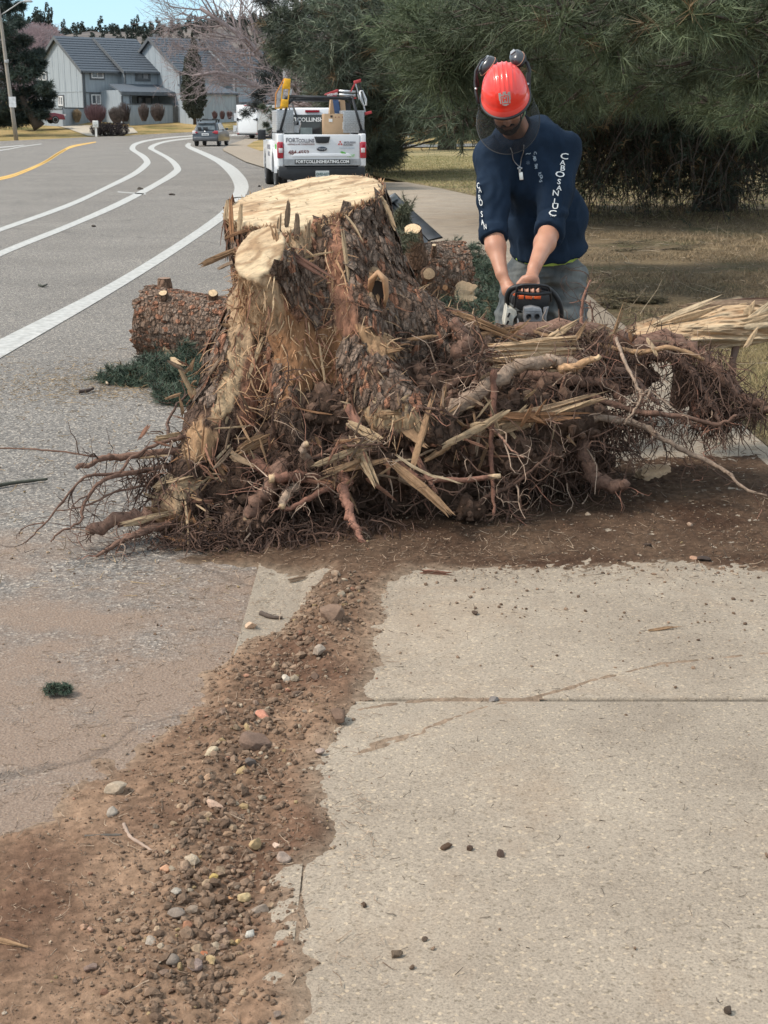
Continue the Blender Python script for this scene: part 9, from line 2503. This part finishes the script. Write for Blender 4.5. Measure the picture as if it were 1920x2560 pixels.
# ear muffs swung up, arms, chin strap
Hi = np.linalg.inv(HRot)
def hl(p): return Vector(Hi @ (np.asarray(p) - HC))
def cup(c, axis, up, label=None):
 axis = Vector(axis).normalized(); up = (Vector(up) - axis * Vector(up).dot(axis)).normalized(); sd_ = up.cross(axis)
 Vv = []; n = 22; prof = [(.30, -.030), (.62, -.028), (.86, -.018), (.98, -.004), (1.0, .006)]
 for r_, h_ in prof:
  for k in range(n):
   a = 2 * math.pi * k / n; Vv.append(Vector(c) + up * math.cos(a) * r_ * .050 + sd_ * math.sin(a) * r_ * .036 + axis * (-h_))
 F_ = [(i * n + k, i * n + (k + 1) % n, (i + 1) * n + (k + 1) % n, (i + 1) * n + k) for i in range(len(prof) - 1) for k in range(n)] + [tuple(range(n))]
 m = MB(); m.add([tuple(v) for v in Vv], F_, smooth=True); o = m.build('ear_muff', M_MUFF, man)
 m = MB(); m.tube([Vector(c) + up * math.cos(a) * .040 + sd_ * math.sin(a) * .028 - axis * .014 for a in [2 * math.pi * k / 20 for k in range(21)]], .011, n=8, cap=False); m.build('cushion', M_RUB, o)
 m = MB(); m.tube([Vector(c) + up * math.cos(a) * .0505 + sd_ * math.sin(a) * .0365 - axis * .003 for a in [2 * math.pi * k / 24 for k in range(25)]], .0016, n=5, cap=False); m.build('rim_line', mat('copper_line', (.45, .22, .14), rough=.4), o)
 m = MB(); m.prism([Vector(c) + up * .036 + sd_ * -.010 + axis * .026, Vector(c) + up * .036 + sd_ * .010 + axis * .026, Vector(c) + up * .006 + sd_ * .014 + axis * .031, Vector(c) + up * .006 + sd_ * -.014 + axis * .031], axis * .003); m.build('glint_panel', M_STEEL, o)  # pale steel plate added to stand for the glint on the cup
 return o
cL = PW(1219, 165, 6.80) - MO; cR = PW(1293, 146, 6.82) - MO
cup(cL, (-.75, -.30, .62), (.55, .1, .75)); cup(cR, (-.62, -.45, .60), (-.55, .1, .75))
m = MB(); m.tube([Vector(PW(x, y, Y) - MO) for x, y, Y in [(1222, 140, 6.80), (1203, 152, 6.78), (1189, 178, 6.77), (1187, 205, 6.77), (1190, 232, 6.76), (1196, 258, 6.74)]], [.0045, .005, .006, .006, .007, .008], n=7); m.tube([Vector(PW(x, y, 6.78) - MO) for x, y in [(1196, 176), (1190, 188), (1195, 218)]], .008, n=6); m.build('muff_arm', M_RUB, man)
m = MB(); m.tube([Vector(PW(x, y, Y) - MO) for x, y, Y in [(1300, 140, 6.82), (1318, 158, 6.82), (1324, 175, 6.80), (1323, 200, 6.80), (1321, 225, 6.79), (1323, 250, 6.76)]], [.005, .009, .008, .007, .010, .009], n=8); m.box(Vector(PW(1321, 196, 6.79) - MO), (.020, .03, .05)); m.build('muff_arm', M_RUB, man)
for x, y in ((1190, 222), (1320, 210)): m = MB(); m.lathe(tuple(Vector(PW(x, y, 6.74) - MO)), [(0, 0), (.006, 0), (.006, .02), (0, .02)], n=8, axis='y'); m.build('pivot', M_STEEL, man)
# mesh visor hanging from the brim, see-through like gauze
M_MESH, _t, _b = newmat('visor_gauze')
_b.inputs['Base Color'].default_value = (.012, .012, .014, 1); _b.inputs['Roughness'].default_value = .6
_tr = N(_t, 'ShaderNodeBsdfTransparent'); _mx = N(_t, 'ShaderNodeMixShader'); _mx.inputs[0].default_value = .4
_t.links.new(_tr.outputs[0], _mx.inputs[1]); _t.links.new(_b.outputs[0], _mx.inputs[2]); _t.links.new(_mx.outputs[0], _t.nodes['Material Output'].inputs['Surface'])
nu_, nv_ = 40, 14; V = []
for j in range(nv_ + 1):
 v = j / nv_
 for i in range(nu_ + 1):
  a = R(-112 + 224 * i / nu_); w_ = math.cos(a * .75)
  rr = .124 + .022 * v; V.append((math.sin(a) * rr * 1.0, .006 - math.cos(a) * (rr + .022 + .014 * v), -.012 - v * (.155 * (.55 + .45 * w_))))
Qv = [(j * (nu_ + 1) + i, j * (nu_ + 1) + i + 1, (j + 1) * (nu_ + 1) + i + 1, (j + 1) * (nu_ + 1) + i) for j in range(nv_) for i in range(nu_)]
o = np_mesh('mesh_visor', np.array(V), np.array(Qv), M_MESH, helmet)
m = MB(); m.tube([Vector(V[nv_ * (nu_ + 1) + i]) for i in range(nu_ + 1)], .0022, n=5); m.build('visor_edge', M_RUB, helmet)
m = MB(); m.tube([Vector(hd(.09, .03, -.03) - MO), Vector(hd(.080, .0, -.09) - MO), Vector(hd(.03, -.05, -.135) - MO)], .004, n=5); m.build('strap', mat('lime_strap', (.35, .50, .30)), man)

# ================================================================== THE CHAINSAW
saw = thing('chainsaw', 'white and orange chainsaw with black front handle cutting into the root', 'chainsaw', tuple(PW(1330, 780, 6.5)))
WO = np.array(saw.location)
def zq(zx, zy, Y): return Vector(PW(1100 + .2773 * zx, 480 + .2773 * zy, Y) - WO)
M_SBLK = mat('saw_black', (.020, .020, .022), rough=.5, scale=30, spec=.4)
M_SORG = mat('saw_orange', (.78, .13, .03), rough=.4, scale=20)
M_SWHT = mat('saw_cream', (.62, .60, .53), rough=.5, scale=22, col2=(.36, .33, .27))
M_SSIL = mat('muffler_metal', (.34, .34, .35), rough=.45, metal=.45, scale=24, col2=(.20, .20, .21), bump=.001)
m = MB(); m.tube(catmull([zq(615, 1060, 6.58), zq(604, 1000, 6.55), zq(608, 930, 6.52), zq(645, 872, 6.50), zq(730, 850, 6.49), zq(850, 850, 6.49), zq(960, 865, 6.50), zq(1030, 920, 6.51), zq(1075, 1000, 6.52), zq(1092, 1090, 6.54), zq(1085, 1180, 6.56), zq(1062, 1240, 6.58)], 4), .0125, n=10); m.build('front_handle', M_SBLK, saw)
m = MB(); m.tube(catmull([zq(672, 1040, 6.42), zq(682, 960, 6.40), zq(692, 890, 6.38), zq(706, 852, 6.37), zq(760, 838, 6.36), zq(870, 838, 6.36), zq(955, 848, 6.37), zq(985, 872, 6.38), zq(996, 930, 6.39), zq(998, 985, 6.41)], 4), .0062, n=8)
m.tube(catmull([zq(692, 905, 6.385), zq(760, 915, 6.375), zq(850, 922, 6.37), zq(930, 917, 6.375), zq(992, 908, 6.385)], 4), .0085, n=8); gd = m.build('hand_guard', M_SBLK, saw)
for x in (755, 808, 858, 903): m = MB(); m.tube([zq(x - 4, 842, 6.365), zq(x, 915, 6.375)], .0035, n=6); m.build('guard_bar', M_SBLK, gd)
m = MB(); m.prism([zq(650, 935, 6.47), zq(700, 900, 6.47), zq(985, 905, 6.47), zq(1000, 960, 6.47), zq(985, 1030, 6.47), zq(940, 1090, 6.47), zq(720, 1070, 6.47), zq(640, 1010, 6.47)], (0, .22, 0)); m.build('engine_cover', M_SBLK, saw, bevel=.008)
for (a, b_) in ((705, 757), (770, 832), (850, 910)):
 m = MB(); m.prism([zq(a, 930, 6.46), zq(b_, 930, 6.46), zq(b_ - 4, 965, 6.46), zq(a, 962, 6.46)], (0, -.010, 0)); m.build('orange_vent', M_SORG, saw, bevel=.002)
m = MB(); m.prism([zq(655, 925, 6.455), zq(688, 900, 6.455), zq(700, 935, 6.455), zq(690, 955, 6.455)], (0, -.008, 0)); m.build('orange_panel', M_SORG, saw)
m = MB(); m.prism([zq(760, 1045, 6.41), zq(830, 1030, 6.41), zq(915, 1050, 6.41), zq(926, 1120, 6.41), zq(915, 1195, 6.41), zq(860, 1215, 6.41), zq(775, 1212, 6.41), zq(757, 1150, 6.41)], (0, .09, 0)); mf = m.build('muffler', M_SSIL, saw, bevel=.006)
for x in (800, 875): m = MB(); m.lathe(tuple(zq(x, 1122, 6.405)), [(.0, .004), (.008, .004), (.0085, -.004), (.012, -.005), (.013, .006)], n=14, axis='y'); m.build('bolt_recess', M_SBLK, mf)
for yy in (1072, 1092, 1160, 1182): m = MB(); m.bar(zq(775, yy, 6.408), zq(908, yy + 2, 6.408), .004); m.build('fin', M_SSIL, mf)
m = MB(); m.prism([zq(775, 1215, 6.40), zq(945, 1212, 6.40), zq(965, 1222, 6.40), zq(900, 1240, 6.40), zq(760, 1240, 6.40)], (0, .08, 0)); m.build('base_plate', M_SWHT, saw, bevel=.003)
m = MB(); m.prism([zq(605, 1015, 6.45), zq(612, 1045, 6.45), zq(650, 1045, 6.45), zq(690, 1075, 6.45), zq(695, 1110, 6.45), zq(668, 1140, 6.45), zq(655, 1200, 6.45), zq(640, 1245, 6.45), zq(590, 1245, 6.45), zq(580, 1180, 6.45), zq(592, 1110, 6.45)], (0, .14, 0)); cv = m.build('clutch_cover', M_SWHT, saw, bevel=.008)
for x, y in ((620, 1110), (608, 1180)): m = MB(); m.box(zq(x, y, 6.445), (.008, .006, .022), rot=Euler((0, R(25), 0)).to_matrix()); m.build('slot', M_SBLK, cv)
m = MB(); m.prism([zq(690, 1100, 6.47), zq(752, 1090, 6.47), zq(758, 1210, 6.47), zq(700, 1230, 6.47), zq(670, 1180, 6.47)], (0, .1, 0)); m.build('sprocket_housing', mat('oily_metal', (.10, .095, .085), rough=.5, metal=.4, scale=30), saw, bevel=.005)
m = MB(); m.prism([zq(930, 1040, 6.46), zq(985, 1030, 6.46), zq(960, 1130, 6.46), zq(965, 1210, 6.46), zq(930, 1215, 6.46)], (0, .12, 0)); m.build('side_housing', M_SSIL, saw, bevel=.006)
m = MB(); m.tube(catmull([zq(690, 1000, 6.60), zq(620, 960, 6.66), zq(600, 900, 6.70), zq(640, 870, 6.68), zq(720, 900, 6.62)], 4), .014, n=8); m.build('rear_handle', M_SBLK, saw)
bp0 = zq(690, 1190, 6.50); bp1 = zq(742, 1370, 5.98); bd_ = (bp1 - bp0); sdv = Vector((.9, .1, .25)).normalized(); upv = Vector((0, .25, 1)).normalized()
m = MB(); m.prism([bp0 + upv * .035, bp0 - upv * .035, bp1 - upv * .02, bp1 + bd_.normalized() * .02, bp1 + upv * .02], Vector((.005, 0, 0))); m.build('guide_bar', M_SSIL, saw)
